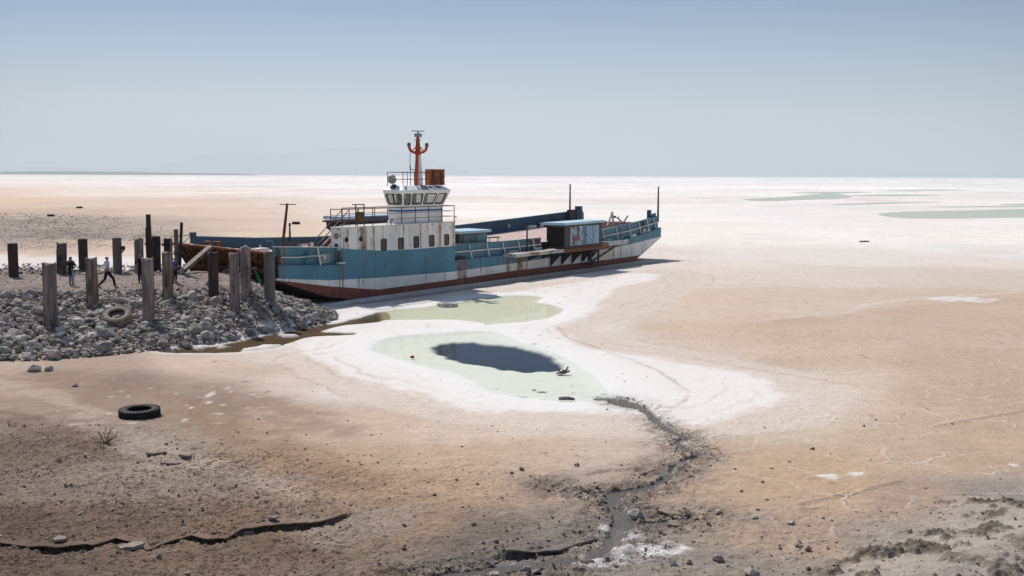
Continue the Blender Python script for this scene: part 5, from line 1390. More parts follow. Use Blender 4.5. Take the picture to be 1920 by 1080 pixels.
for a in (0.25, LB * 0.35, LB * 0.7, LB - 0.4):
    for b in (-0.85, 0.85): cs.tube((a, b, 1.06), (a, b, 1.17), 0.03, None, 6)
cs.build('canopy_post', M_DARK, tender)
MB().prism([(LB * 0.3, -1.05, 0.98), (LB - 0.3, -1.05, 0.98), (LB - 0.3, -1.05, 1.28), (LB * 0.3, -1.05, 1.28)], (0, 0.04, 0)).build('side_screen', M_INNER, tender)
for a in (1.6, 4.6):
    cr = MB()
    cr.bar((tx0 + a, 7.1, ip(Z_DECK, tx0 + a)), (tx0 + a, 7.2, 3.58), 0.12, 0.12); cr.bar((tx0 + a, 7.1, 3.47), (tx0 + a, 8.85, 3.47), 0.14, 0.10); cr.bar((tx0 + a, 7.4, ip(Z_DECK, tx0 + a)), (tx0 + a, 8.0, 3.42), 0.1, 0.1)
    cr.build('boat_cradle', M_DARK, ferry)
# ------------------------------------------------------------------ timber and steel mooring posts
def wood_mat(name, a, b, seed, stain):
    t = NT(name)
    v = t.coord(scale=(7.5, 7.5, 0.7), loc=(seed, seed * 2, 0)); n1 = t.noise(v, 1.0, 7.0, 0.6, 0.4)
    v2 = t.coord(scale=(1.6, 1.6, 0.5), loc=(seed * 3, 0, 0)); n2 = t.noise(v2, 1.0, 4.0)
    v3 = t.coord(scale=(22, 22, 1.6)); n3 = t.noise(v3, 1.0, 4.0)
    c = t.mix(t.rampf(n1, 0.32, 0.66), c4(a), c4(b))
    c = t.mix(t.math('MULTIPLY', t.rampf(n2, 0.48, 0.62), stain), c, c4([x * 0.28 for x in a]))
    c = t.mix(t.math('MULTIPLY', t.rampf(n3, 0.55, 0.7), 0.5), c, c4([x * 0.35 for x in a]))
    t.bsdf(c, 0.9, t.bump(t.math('ADD', n1, t.math('MULTIPLY', n3, 0.5)), 0.7, 0.05), 0, 0.1)
    return t.mat
W_GREY = wood_mat('weathered_timber', (0.13, 0.10, 0.085), (0.33, 0.27, 0.24), 1.3, 0.5)
W_PINK = wood_mat('pinkish_timber', (0.19, 0.14, 0.125), (0.40, 0.32, 0.29), 4.1, 0.35)
W_BARK = wood_mat('half_barked_timber', (0.10, 0.065, 0.05), (0.36, 0.28, 0.23), 7.7, 0.9)
W_DRK = wood_mat('dark_timber', (0.07, 0.055, 0.05), (0.20, 0.16, 0.145), 2.9, 0.6)
S_RUST = paint('pile_rust', (0.055, 0.034, 0.030), 0.62, 0.6, (), 0, 0.4, 0.75)
S_GREY = paint('pile_grey', (0.14, 0.125, 0.12), 0.6, 0.58, (), 0, 0.5, 0.75)

def post(px, py0, py1, wpx, mat, label, kind='timber', lean=(0, 0), groove=0.0, top='flat', seed=0):
    p = ground_at(px, py1); r = wpx / 2 * p.y / FPX
    hgt = zat(py0, px, p) - p.z
    o = thing('mooring_post', label, 'post', (p.x, p.y, p.z), 0, 'mooring posts of the old jetty')
    n = 28; rows = 12; mb = MB(); v = []
    R_ = random.Random(seed)
    lean = (lean[0] + R_.uniform(-0.018, 0.018), lean[1] + R_.uniform(-0.02, 0.02)) if kind == 'timber' else (R_.uniform(-0.006, 0.006), 0)
    ph = [R_.uniform(0, 6.28) for _ in range(6)]
    for j in range(rows + 1):
        q = j / rows; zz = -0.45 + (hgt + 0.45) * q
        for i in range(n):
            a = 2 * math.pi * i / n
            if kind == 'timber':
                rr = r * (1.0 + 0.06 * math.sin(2 * a + ph[0] + q) + 0.05 * math.sin(3 * a + ph[1]) + 0.045 * math.sin(7 * a + ph[2] + 1.5 * q) + 0.03 * math.sin(13 * a + ph[3]) - 0.07 * q + groove * (-0.22 if (math.sin(a * 1.0 + ph[4] + 0.4 * math.sin(3 * q)) > 0.93) else 0))
                zz2 = zz + (0.12 * math.sin(2 * a + ph[5]) + 0.05 * math.sin(5 * a) + 0.05 * R_.uniform(-1, 1)) * r * 2.0 * (1 if j == rows else 0)
            else:
                rr = r; zz2 = zz + (0.02 * R_.uniform(-1, 1) if j == rows else 0)
            v.append((math.cos(a) * rr + lean[0] * q * hgt, math.sin(a) * rr + lean[1] * q * hgt, zz2))
    f = [(j * n + i, j * n + (i + 1) % n, (j + 1) * n + (i + 1) % n, (j + 1) * n + i) for j in range(rows) for i in range(n)]
    k = len(v)
    if kind == 'timber':
        v += [(math.cos(2 * math.pi * i / n) * r * 0.55 + lean[0] * hgt, math.sin(2 * math.pi * i / n) * r * 0.55 + lean[1] * hgt, hgt + 0.04 * R_.uniform(-1, 1.2)) for i in range(n)]
        v.append((lean[0] * hgt, lean[1] * hgt, hgt + 0.02))
        f += [(rows * n + i, rows * n + (i + 1) % n, k + (i + 1) % n, k + i) for i in range(n)] + [(k + i, k + (i + 1) % n, k + n) for i in range(n)]
    else:
        f.append(tuple(rows * n + i for i in range(n)))
    mb.add(v, f)
    b = mb.build('pile', mat, o)
    me = b.data
    me.polygons.foreach_set('use_smooth', [pg.normal.z < 0.9 for pg in me.polygons])
    return o, r, hgt, p
P = {}
P['a'] = post(26, 456, 519, 18, S_RUST, 'thick dark rusted steel pile at the far left end of the back row', 'steel', seed=1)
P['b'] = post(115, 457, 514, 18, W_DRK, 'weathered timber post in the back row beside the woman in a grey headscarf', groove=1, seed=2)
P['c'] = post(157, 448, 508, 17, S_RUST, 'dark brown steel pile behind the split timber post and left of the walking man', 'steel', seed=3)
P['d'] = post(221, 446, 513, 16.5, S_GREY, 'grey steel pile with a bracket at its top right of the walking man', 'steel', seed=4)
P['e'] = post(261, 448, 512, 17, W_PINK, 'pale timber post in the back row behind the woman with a raised hand', groove=1, seed=5)
P['g'] = post(294, 443, 510, 16, S_RUST, 'dark steel pile strapped beside the tall thin steel bar', 'steel', seed=6)
P['h'] = post(316.5, 447, 508, 16, S_RUST, 'dark steel pile with a collar behind the two toned barked post', 'steel', seed=7)
P['j'] = post(97, 495, 613, 25, W_GREY, 'tall straight timber post standing among the large boulders at the left front', seed=8)
P['k'] = post(174, 485, 576, 22, W_BARK, 'split timber post with a ragged top in front of the walking man', groove=1, seed=9)
P['l'] = post(278, 485, 604, 23, W_PINK, 'tall pinkish grey timber post right of the tyre in the rocks', seed=10, lean=(0.01, 0))
P['m'] = post(316, 474, 562, 20, W_BARK, 'two toned barked timber post with a rounded top in front of the person in blue', groove=1, seed=11)
P['n'] = post(401, 473, 558, 19, S_RUST, 'dark rust brown steel pile in front of the bow ramp', 'steel', seed=12)
P['o'] = post(442, 475, 588, 20, W_GREY, 'timber post with a long dark split in front of the bow ramp', groove=1, seed=13)
P['p'] = post(462, 464, 556, 20, W_PINK, 'pale timber post with metal bands and a green rag', seed=14)
P['q'] = post(506, 472, 583, 20, S_GREY, 'grey streaked steel pile nearest the blue side of the ferry', 'steel', seed=15)
def band(key, py, hh=0.1, mat=None, rk=1.06):
    o, r, hgt, p = P[key]; z_ = zat(py, 960, p) - p.z if False else H + ray(0, py).z * (p.y / ray(0, py).y) - p.z
    b = MB(); b.lathe([(r * rk, -hh / 2), (r * rk, hh / 2), (r * 0.9, hh / 2), (r * 0.9, -hh / 2)], 24, (0, 0, z_), closed=True)
    return b.build('band', mat or S_RUST, o), z_
band('p', 513, 0.10, S_GREY, 1.10); band('p', 541, 0.14, W_PINK, 1.08); band('h', 457, 0.16, M_BLACK, 1.08); band('g', 456, 0.08, M_BLACK, 1.1)
o, r, hgt, p = P['p']
bk = MB(); bk.bar((-0.25, -r - 0.02, 1.45), (0.62, -r - 0.02, 1.47), 0.10, 0.12); bk.build('bracket', S_GREY, o)
o, r, hgt, p = P['d']; bk = MB(); bk.box(r * 0.6, r * 1.7, -0.12, 0.12, hgt - 0.75, hgt - 0.5); bk.bar((r, 0, hgt - 0.9), (r * 1.6, 0, hgt - 0.72), 0.08, 0.08); bk.build('bracket', S_RUST, o)
o, r, hgt, p = P['h']; bk = MB(); bk.bar((-r * 1.25, -r * 0.5, hgt - 0.42), (-r * 0.6, -r * 0.6, hgt - 0.36), 0.12, 0.14); bk.build('bracket', M_BLACK, o)
# green rag on the banded post
o, r, hgt, p = P['p']
rag = MB(); rv = []
for i in range(7):
    q = i / 6
    for j in range(4):
        rv.append((p.x + 0.50 + 0.05 * i + (j - 1.5) * (0.035 + 0.05 * q) * (0.5 + 0.5 * math.sin(q * 2.6)), p.y - r - 0.1 + 0.05 * math.sin(3 * q + j * 1.7), p.z + 1.48 - 0.72 * q))
rag.add(rv, [(i * 4 + j, i * 4 + j + 1, (i + 1) * 4 + j + 1, (i + 1) * 4 + j) for i in range(6) for j in range(3)])
tag(rag.build('cloth_rag', plain('green_cloth', (0.02, 0.16, 0.05), 0.8, 0.5)), 'small green rag hanging from the banded post', 'rag')

def bar_thing(name, label, cat, px, py0, py1, wpx, mat, lean_px=0, group=None, sections=()):
    p = ground_at(px, py1); r = wpx / 2 * p.y / FPX; hgt = zat(py0, px, p) - p.z
    o = thing(name, label, cat, (p.x, p.y, p.z), 0, group)
    MB().bar((0, 0, -0.3), (lean_px * p.y / FPX, 0, hgt), 2 * r, 2 * r, up=(0, 1, 0)).build('shaft', mat, o)
    for z0, z1, w in sections: MB().box(-w, w, -w, w, z0, z1).build('sleeve', M_DARK, o)
    return o, p, r, hgt
bo, bp, br, bh = bar_thing('steel_bar', 'tall thin dark steel bar rising above the back row of posts', 'bar', 281, 402, 511, 7, S_RUST)
MB().box(-br * 1.45, br * 1.1, -br * 1.2, br * 1.2, -0.2, bh * 0.78).build('sleeve', S_RUST, bo)
MB().box(-br * 1.8, br * 2.3, -br * 1.6, br * 0.6, bh * 0.47, bh * 0.51).build('strap', M_BLACK, bo)
bo, bp, br, bh = bar_thing('thin_post', 'thin grey post standing at the tip of the bow ramp', 'post', 332, 430, 512, 6.5, S_GREY)
MB().box(-br * 1.5, br * 1.5, -br * 1.4, br * 1.4, bh * 0.42, bh * 0.47).build('collar', M_DARK, bo)
bo, bp, br, bh = bar_thing('leaning_bar', 'black steel bar leaning beside the bow ramp tip', 'bar', 336, 417, 512, 4.5, M_BLACK, 7)

# gangplank leaning on the ramp
g0 = ground_at(337, 514); rl0 = SHIP_O + SHIP_X * rp(5.75, 0).x + SHIP_Y * rp(5.75, 0).y + Vector((0, 0, rp(5.75, 0).z))
g1 = Vector((rl0.x, rl0.y, 0)); k_ = (399 - 960) / FPX
tt_ = (k_ * (SHIP_O.y + 0.0) - SHIP_O.x) ; s_hit = (SHIP_O.x - k_ * SHIP_O.y) / (k_ * SHIP_Y.y - SHIP_Y.x)
lip = rp(s_hit, 0); g1 = SHIP_O + SHIP_X * (lip.x - 0.16) + SHIP_Y * lip.y + Vector((0, 0, lip.z + 0.02))
gp = thing('gangplank', 'pale wooden plank leaning from the gravel up to the bow ramp', 'plank', g0)
d_ = g1 - g0
MB().bar((0, 0, 0.06), d_ * 1.03 + Vector((0, 0, 0.02)), 0.42, 0.12).build('board', wood_mat('plank_wood', (0.30, 0.23, 0.18), (0.50, 0.41, 0.34), 3.3, 0.2), gp)
sd_ = d_.cross(Vector((0, 0, 1))).normalized()
for s in (-1, 1): MB().bar(sd_ * 0.19 * s + Vector((0, 0, 0.02)), d_ + sd_ * 0.19 * s + Vector((0, 0, -0.05)), 0.06, 0.16).build('edge_batten', W_GREY, gp)

# ------------------------------------------------------------------ tyres
T_BLK = plain('tyre_rubber', (0.022, 0.020, 0.019), 0.8, 0.4, 5.0, 0.3)
T_DUST = plain('dusty_tyre', (0.30, 0.235, 0.175), 0.95, 0.3, 5.0, 0.4)
T_SALT = plain('salt_crusted_tyre', (0.48, 0.42, 0.37), 0.95, 0.55, 4.0, 0.6)
def tyre(label, loc, D, wid, mat, rot=(0, 0, 0), lugs=34, group='old tyres lying about', tread=None, inner=None, sink=0.0):
    R = D / 2; hw = wid / 2
    o = thing('tyre', label, 'tyre', loc, 0, group); o.rotation_euler = rot
    prof = [(R * 0.56, -hw * 0.72), (R * 0.62, -hw * 0.92), (R * 0.80, -hw), (R * 0.93, -hw * 0.86), (R * 0.955, -hw * 0.6), (R * 0.955, hw * 0.6), (R * 0.93, hw * 0.86), (R * 0.80, hw), (R * 0.62, hw * 0.92), (R * 0.56, hw * 0.72), (R * 0.60, hw * 0.5), (R * 0.86, hw * 0.5), (R * 0.86, -hw * 0.5), (R * 0.60, -hw * 0.5)]
    mb = MB(); mb.lathe(prof, 48, (0, 0, hw - sink), closed=True); mb.build('casing', mat, o, True)
    if inner:
        mb = MB(); mb.lathe([(R * 0.545, -hw * 0.66), (R * 0.845, -hw * 0.48), (R * 0.845, hw * 0.48), (R * 0.545, hw * 0.66)], 40, (0, 0, hw - sink)); mb.build('liner', inner, o, True)
    if lugs:
        mb = MB(); da = 2 * math.pi / lugs
        for i in range(lugs):
            for s, ofs in ((1, 0), (-1, 0.5)):
                a = da * (i + ofs)
                v = []
                for rr, zz in ((R * 0.90, hw * 0.95 * s), (R, hw * 0.86 * s), (R * 1.0, hw * 0.05 * s), (R * 0.94, hw * 0.05 * s)):
                    for da_ in (-0.28, 0.28):
                        aa = a + da * da_ * (1.0) + (0.12 * da if zz * s < hw * 0.3 else 0)
                        v.append((math.cos(aa) * rr, math.sin(aa) * rr, hw - sink + zz))
                mb.add(v, [(0, 2, 3, 1), (2, 4, 5, 3), (4, 6, 7, 5), (0, 1, 7, 6), (0, 6, 4, 2), (1, 3, 5, 7)])
        tr = mb.build('tread', tread or mat, o); tr['kind'] = 'stuff'
    return o
p = ground_at(262, 779)
tyre('big black truck tyre lying flat on the brown clay in the foreground', (p.x, p.y, gz(p.x, p.y) - 0.07), 77 * p.y / FPX, 0.32, T_BLK, (rad(2), rad(-1), 0.3), 36)
p = ground_at(228, 603)
tyre('dusty brown tyre tilted among the boulders of the jetty', (p.x, p.y - 0.5, p.z + 0.16), 52 * p.y / FPX, 0.36, T_DUST, (rad(24), rad(-12), 0.5), 40, inner=M_BLACK)
p = ground_at(838, 574); 
tyre('salt crusted tyre sunk in the upper pool beside the hull', (p.x, p.y, -0.26), 42 * p.y / FPX, 0.42, T_SALT, (rad(-2), rad(3), 0.2), 0, sink=0.03)
for (a, b, w, lab) in ((149, 390.5, 12, 'far dark tyre lying on the tan flat nearest the horizon'), (95, 406, 13, 'dark tyre lying on the edge of the grey far bank'), (555, 420.5, 16, 'dark tyre lying on the tan flat behind the leaning light mast')):
    p = ground_at(a, b); tyre(lab, (p.x, p.y, gz(p.x, p.y)), w * p.y / FPX, 0.40, T_BLK, (0, 0, 0), 0)

# ------------------------------------------------------------------ stones
def rock_mesh(name, seed, pts=18, sq=(1, 0.8, 0.6), cuts=True):
    R_ = random.Random(seed); bm = bmesh.new()
    for _ in range(pts):
        d = Vector((R_.gauss(0, 1), R_.gauss(0, 1), R_.gauss(0, 1))).normalized() * R_.uniform(0.82, 1.1)
        bm.verts.new((d.x * sq[0] * 0.5, d.y * sq[1] * 0.5, d.z * sq[2] * 0.5))
    r = bmesh.ops.convex_hull(bm, input=list(bm.verts))
    for g in r['geom_interior'] + r['geom_unused']:
        if isinstance(g, bmesh.types.BMVert) and g.is_valid: bm.verts.remove(g)
    me = bpy.data.meshes.new(name); bm.to_mesh(me); bm.free()
    return me
def stone_mat(name, a, b):
    t = NT(name); v = t.coord(); oi = t.node('ShaderNodeObjectInfo')
    n1 = t.noise(v, 2.2, 7.0, 0.62); n2 = t.noise(v, 15, 5.0, 0.6)
    c = t.mix(t.rampf(t.math('ADD', n1, t.math('MULTIPLY', t.math('SUBTRACT', n2, 0.5), 0.5)), 0.32, 0.68), c4(a), c4(b))
    hv = t.node('ShaderNodeHueSaturation'); t.l.new(t.math('MULTIPLY_ADD', oi.outputs['Random'], 0.45, 0.78), hv.inputs['Value']); t.l.new(c, hv.inputs['Color'])
    t.bsdf(hv.outputs[0], 0.95, t.bump(t.math('ADD', n1, t.math('MULTIPLY', n2, 0.5)), 0.75, 0.09), 0, 0.1)
    return t.mat
ST = {'pale grey': stone_mat('stone_pale', (0.37, 0.33, 0.285), (0.62, 0.56, 0.49)), 'grey': stone_mat('stone_grey', (0.26, 0.23, 0.20), (0.52, 0.465, 0.41)),
      'dark grey': stone_mat('stone_dark', (0.16, 0.142, 0.125), (0.36, 0.32, 0.28)), 'brownish': stone_mat('stone_brown', (0.27, 0.22, 0.18), (0.50, 0.41, 0.34)), 'reddish': stone_mat('stone_red', (0.20, 0.10, 0.07), (0.34, 0.2, 0.15))}
TONES_ = ['pale grey', 'pale grey', 'grey', 'grey', 'grey', 'brownish', 'dark grey']
SHAPES = {'blocky': [(1, 0.86, 0.74), (1, 0.9, 0.8)], 'flat': [(1, 0.85, 0.42), (1, 0.7, 0.36)], 'long': [(1, 0.58, 0.5), (1, 0.5, 0.46)]}
ROCKS = {}
for sh, sqs in SHAPES.items():
    for i in range(6):
        base_ = rock_mesh('boulder', 100 + i + len(sh) * 31, 20 + 2 * i, sqs[i % 2])
        for tone in sorted(set(TONES_) | {'reddish'}):
            me = base_.copy(); me.materials.append(ST[tone]); ROCKS[(sh, i, tone)] = [me]
        bpy.data.meshes.remove(base_)

FRONT = [(97, 'tall left post'), (174, 'split post'), (228, 'dusty tyre'), (278, 'pinkish post'), (316, 'barked post'), (401, 'rust brown pile'), (442, 'long split post'), (506, 'grey pile'), (585, 'right tip'), (30, 'left picture edge')]
def proj(p):
    r = Vector(p) - Vector((0, 0, H))
    return 960 + FPX * r.dot(_R) / r.dot(_F), 540 - FPX * r.dot(_U) / r.dot(_F)
def where_heap(p):
    a, b = proj(p); lm = min(FRONT, key=lambda q: abs(q[0] - a))
    dt = -sdist(np.array([p[0]]), np.array([p[1]]), TOE, 40.)[0]; dc = sdist(np.array([p[0]]), np.array([p[1]]), CREST, 40.)[0]
    f = dt / (dt + max(dc, 0) + 1e-6)
    return (', heap foot below the ' if f < 0.22 else ', mid heap near the ' if f < 0.75 else ', heap crest near the ') + lm[1]

placed = []                                                    # (x, y, r)
def free(px_, py_, r_, k=0.62):
    return all((px_ - a) ** 2 + (py_ - b) ** 2 > ((r_ + c) * k) ** 2 for a, b, c in placed)
used = set()
def boulder(px_, py_, size, tone=None, shape=None, label=None, zadd=None, rot=None, group='boulders of the jetty rock heap', name='boulder', tilt=0.35):
    tone = tone or rng.choice(TONES_); shape = shape or rng.choice(['blocky', 'blocky', 'flat', 'long', 'long'])
    me = rng.choice(ROCKS[(shape, rng.randrange(6), tone)])
    o = bpy.data.objects.new(name, me); COL.objects.link(o)
    sx_ = size * rng.uniform(0.92, 1.08); o.scale = (sx_, size * rng.uniform(0.9, 1.15), size * rng.uniform(0.9, 1.2))
    o.rotation_euler = rot or (rng.uniform(-tilt, tilt), rng.uniform(-tilt, tilt), rng.uniform(0, 6.28))
    hz_ = {'blocky': 0.38, 'flat': 0.2, 'long': 0.25}[shape] * size
    o.location = (px_, py_, gz(px_, py_) + (hz_ * 0.55 if zadd is None else zadd))
    szw = 'huge' if size > 0.95 else 'large' if size > 0.66 else 'medium' if size > 0.45 else 'small'
    tag(o, label or f'{szw} {tone} {shape} boulder{where_heap((px_, py_, gz(px_, py_)))}', 'rock', group)
    placed.append((px_, py_, size * 0.5))
    return o
# keep stones clear of posts and the tyre
for key in P: placed.append((P[key][3].x, P[key][3].y, P[key][1] * 1.2))
tpx = ground_at(228, 600); placed.append((tpx.x, tpx.y - 0.4, 0.72))
# the largest stones, where they lie
for a, b, w, tone in ((55, 578, 25, 'grey'), (73, 592, 34, 'pale grey'), (131, 604, 28, 'dark grey'), (108, 634, 32, 'pale grey'), (160, 618, 32, 'grey'), (58, 606, 20, 'grey'), (44, 624, 24, 'brownish'), (125, 575, 22, 'grey'), (22, 640, 26, 'grey'), (60, 650, 28, 'pale grey'), (12, 662, 24, 'grey'), (285, 648, 28, 'dark grey'), (307, 650, 26, 'brownish'), (330, 628, 28, 'grey'), (388, 637, 30, 'brownish'), (458, 612, 26, 'grey'), (466, 600, 22, 'grey'), (565, 616, 26, 'dark grey'), (602, 592, 22, 'grey'), (624, 600, 22, 'grey'), (432, 634, 24, 'dark grey'), (517, 622, 20, 'pale grey'), (202, 645, 28, 'grey'), (88, 566, 22, 'pale grey'), (150, 655, 26, 'pale grey'), (38, 600, 26, 'pale grey'), (240, 632, 24, 'grey')):
    p = ground_at(a, b); boulder(p.x, p.y, w * p.y / FPX, tone)
n_big = len([1 for o in COL.objects if o.name.startswith('boulder')])
# fill the slope
tries = 0
CA = np.stack([nrng.uniform(-5, 640, 9000), nrng.uniform(552, 676, 9000)], 1); CP = ground_pts(CA[:, 0], CA[:, 1])
CT = -sdist(CP[:, 0], CP[:, 1], TOE, 40.); CC = sdist(CP[:, 0], CP[:, 1], CREST, 40.)
slope_pts = []
while n_big < 206 and tries < 8999:
    tries += 1
    px_ = CA[tries][0]; p = Vector(CP[tries]); f_t, f_c = CT[tries], CC[tries]
    if f_t < -0.1 or f_c < -0.4: continue
    size = rng.choice([0.42, 0.48, 0.55, 0.62, 0.7, 0.8]) * rng.uniform(0.9, 1.1) * (1.05 - 0.25 * sstep(350, 600, px_))
    if f_c < 0.8: size *= 0.75
    if not free(p.x, p.y, size * 0.5, 0.66): continue
    boulder(p.x, p.y, float(size)); n_big += 1

def joined_stones(name, spots, mats, label, parent=None, pts=10, seedbase=700):
    """many small stones in one mesh; spots: x, y, z, size, matindex"""
    protos = []
    for i in range(14):
        me = rock_mesh('tmp', seedbase + i, pts, (1, 0.62 + 0.03 * (i % 7), 0.40 + 0.05 * (i % 5)))
        protos.append((np.array([v.co[:] for v in me.vertices]), [tuple(pg.vertices) for pg in me.polygons])); bpy.data.meshes.remove(me)
    V, Fc, M, off = [], [], [], 0
    for (x_, y_, z_, s_, m_) in spots:
        vv, ff = protos[rng.randrange(14)]
        e = Euler((rng.uniform(-0.5, 0.5), rng.uniform(-0.5, 0.5), rng.uniform(0, 6.28))).to_matrix()
        w_ = vv @ np.array(e).T * s_ + np.array((x_, y_, z_))
        V.append(w_); Fc += [tuple(k + off for k in f) for f in ff]; M += [m_] * len(ff); off += len(vv)
    me = bpy.data.meshes.new(name); me.from_pydata(np.concatenate(V).tolist(), [], Fc)
    for mt in mats: me.materials.append(mt)
    me.polygons.foreach_set('material_index', M); me.update()
    o = link(name, me); return tag(o, label, kind='stuff')
SM = [ST['pale grey'], ST['grey'], ST['brownish'], ST['dark grey']]
spots = []
CA = np.stack([nrng.uniform(-20, 642, 9000), nrng.uniform(540, 680, 9000)], 1); CP = ground_pts(CA[:, 0], CA[:, 1])
CT = -sdist(CP[:, 0], CP[:, 1], TOE, 40.); CC = sdist(CP[:, 0], CP[:, 1], CREST, 40.)
for k_ in range(9000):                                         # small stones between the boulders
    p = Vector(CP[k_]); f_t, f_c = CT[k_], CC[k_]
    if f_t < -0.15 or f_c < -1.6: continue
    s_ = rng.uniform(0.16, 0.44) * (0.55 if f_c < 0 else 1)
    spots.append((p.x, p.y, gz(p.x, p.y) + s_ * 0.16 + rng.uniform(0, 0.10) * (f_c > 0), s_, rng.choice([0, 0, 1, 1, 2, 3])))
    if len(spots) > 3200: break
RX = nrng.uniform(-17, -9, 2600); RY = nrng.uniform(55, 68, 2600)
RT = -sdist(RX, RY, TOE, 40.); RC = sdist(RX, RY, CREST, 40.); RG = (RX - SHIP_O.x) * SHIP_X.x + (RY - SHIP_O.y) * SHIP_X.y; RS = (RX - SHIP_O.x) * SHIP_Y.x + (RY - SHIP_O.y) * SHIP_Y.y
nb_ = 0
for x_, y_, a_, b_, g_, s2_ in zip(RX, RY, RT, RC, RG, RS):
    if a_ < -0.1 or b_ < -0.3 or (g_ > 3.5 and s2_ > -0.2): continue
    s_ = rng.uniform(0.16, 0.5)
    if nb_ < 16 and free(x_, y_, 0.33, 0.7): boulder(x_, y_, rng.uniform(0.5, 0.75)); nb_ += 1; continue
    if g_ > -3.5: spots.append((x_, y_, gz(x_, y_) + s_ * 0.16, s_, rng.choice([0, 0, 1, 1, 2, 3])))
joined_stones('rubble', spots, SM, 'small broken stones filling the gaps of the rock heap')
spots = []
gxs = nrng.uniform(-62, -13, 9000); gys = nrng.uniform(57, 76, 9000)
zz_ = smooth_z(gxs, gys); keep = (zz_ > 1.2) & (np.abs(gxs) < 0.47 * gys + 1)
for x_, y_ in zip(gxs[keep], gys[keep]):
    e_ = rng.random(); s_ = 0.05 + 0.13 * e_ ** 3
    spots.append((x_, y_, gz(x_, y_) + s_ * 0.1, s_, rng.choice([0, 1, 2, 2])))
for _ in range(420):                                           # stony back edge of the jetty
    p = ground_at(rng.uniform(-10, 345), rng.uniform(496, 516)); s_ = rng.uniform(0.15, 0.5)
    spots.append((p.x, p.y, gz(p.x, p.y) + s_ * 0.15, s_, rng.choice([0, 0, 1, 2, 3])))
joined_stones('gravel', spots, SM, 'gravel and stony edge on top of the jetty')

# single stones lying about the lake bed
def mark(p):
    a, b = proj(p)
    L = [((262, 775), 'the foreground tyre'), ((1160, 960), 'the stream fork'), ((1280, 830), 'the upper stream bend'), ((930, 700), 'the lower pool'), ((400, 990), 'the long clay crack'), ((1750, 1000), 'the grey mud mound'), ((1000, 1055), 'the bottom stream'), ((1400, 930), 'the right tan clay'), ((760, 930), 'the middle tan clay'), ((80, 690), 'the heap left end'), ((100, 880), 'the dark crumbly bank'), ((550, 1010), 'the right crack end'), ((600, 880), 'the left tan slope')]
    return min(L, key=lambda q: (q[0][0] - a) ** 2 + (q[0][1] - b) ** 2)[1]
def field_stone(a, b, w, tone, shape='blocky', label=None, tilt=0.3):
    p = ground_at(a, b); s_ = w * p.y / FPX
    szw = 'big' if w > 22 else 'fist sized' if w > 12 else 'little'
    return boulder(p.x, p.y, s_, tone, shape, label or f'{szw} {tone} {shape} stone lying by {mark((p.x, p.y, p.z))}', zadd=s_ * 0.13, group='loose stones on the lake bed', name='stone', tilt=tilt)
for row in ((64, 697, 25, 'grey', 'blocky', 'larger of two grey stones below the left end of the rock heap'), (92, 695, 21, 'grey', 'blocky', 'smaller of two grey stones below the left end of the rock heap'), (141, 724, 17, 'dark grey', 'flat', 'lone dark stone between the rock heap and the foreground tyre'),
            (1192, 974, 32, 'grey', 'blocky', 'big grey boulder standing in the stream fork'), (978, 881, 12, 'dark grey', 'blocky', 'dark stone at the head of the left stream bank'), (1092, 1052, 26, 'brownish', 'long', 'brown slanted stone in the bottom stream, left of a pair'), (1106, 1057, 22, 'grey', 'long', 'grey slanted stone in the bottom stream, right of a pair'),
            (1005, 1074, 24, 'dark grey'), (988, 1070, 20, 'brownish'), (927, 1077, 24, 'grey', 'flat'), (1300, 1018, 14, 'dark grey'), (1483, 981, 20, 'pale grey', 'flat', 'pale flat slab stone casting a shadow on the tan clay'), (1517, 1033, 18, 'reddish', 'blocky', 'dark reddish brick like stone on the right clay'), (1474, 1048, 18, 'pale grey'), (1416, 972, 13, 'dark grey'), (1346, 961, 18, 'pale grey', 'flat'),
            (1346, 1050, 26, 'brownish', 'blocky'), (1543, 972, 9, 'dark grey'), (1409, 1078, 40, 'brownish', 'flat', 'large brown stone cut by the bottom edge right of the stream'), (1516, 1069, 12, 'dark grey'), (1564, 1061, 11, 'grey'), (1138, 1050, 15, 'dark grey'), (1262, 1058, 20, 'dark grey', 'flat'), (1022, 1018, 14, 'grey', 'flat'),
            (757, 1030, 10, 'dark grey'), (441, 1048, 13, 'dark grey'), (352, 1076, 16, 'brownish'), (297, 1044, 13, 'dark grey'), (930, 1017, 13, 'dark grey'), (888, 984, 13, 'dark grey'), (735, 600, 4, 'dark grey'), (1003, 546, 4, 'dark grey'), (960, 888, 9, 'dark grey'), (960, 893, 8, 'grey'), (994, 893, 8, 'grey'), (1378, 880, 8, 'dark grey'), (1430, 905, 9, 'grey'), (1438, 938, 10, 'brownish'), (1390, 922, 9, 'dark grey'), (1523, 843, 10, 'dark grey'), (1620, 800, 7, 'dark grey')):
    field_stone(*row[:4], row[4] if len(row) > 4 else rng.choice(['blocky', 'flat']), row[5] if len(row) > 5 else None)
for _ in range(40):
    a, b = rng.uniform(20, 1500), rng.uniform(860, 1070)
    if 1040 < a < 1260 and b > 900: continue
    field_stone(a, b, rng.uniform(8, 14), rng.choice(['dark grey', 'brownish', 'grey']), rng.choice(['blocky', 'flat', 'long']))
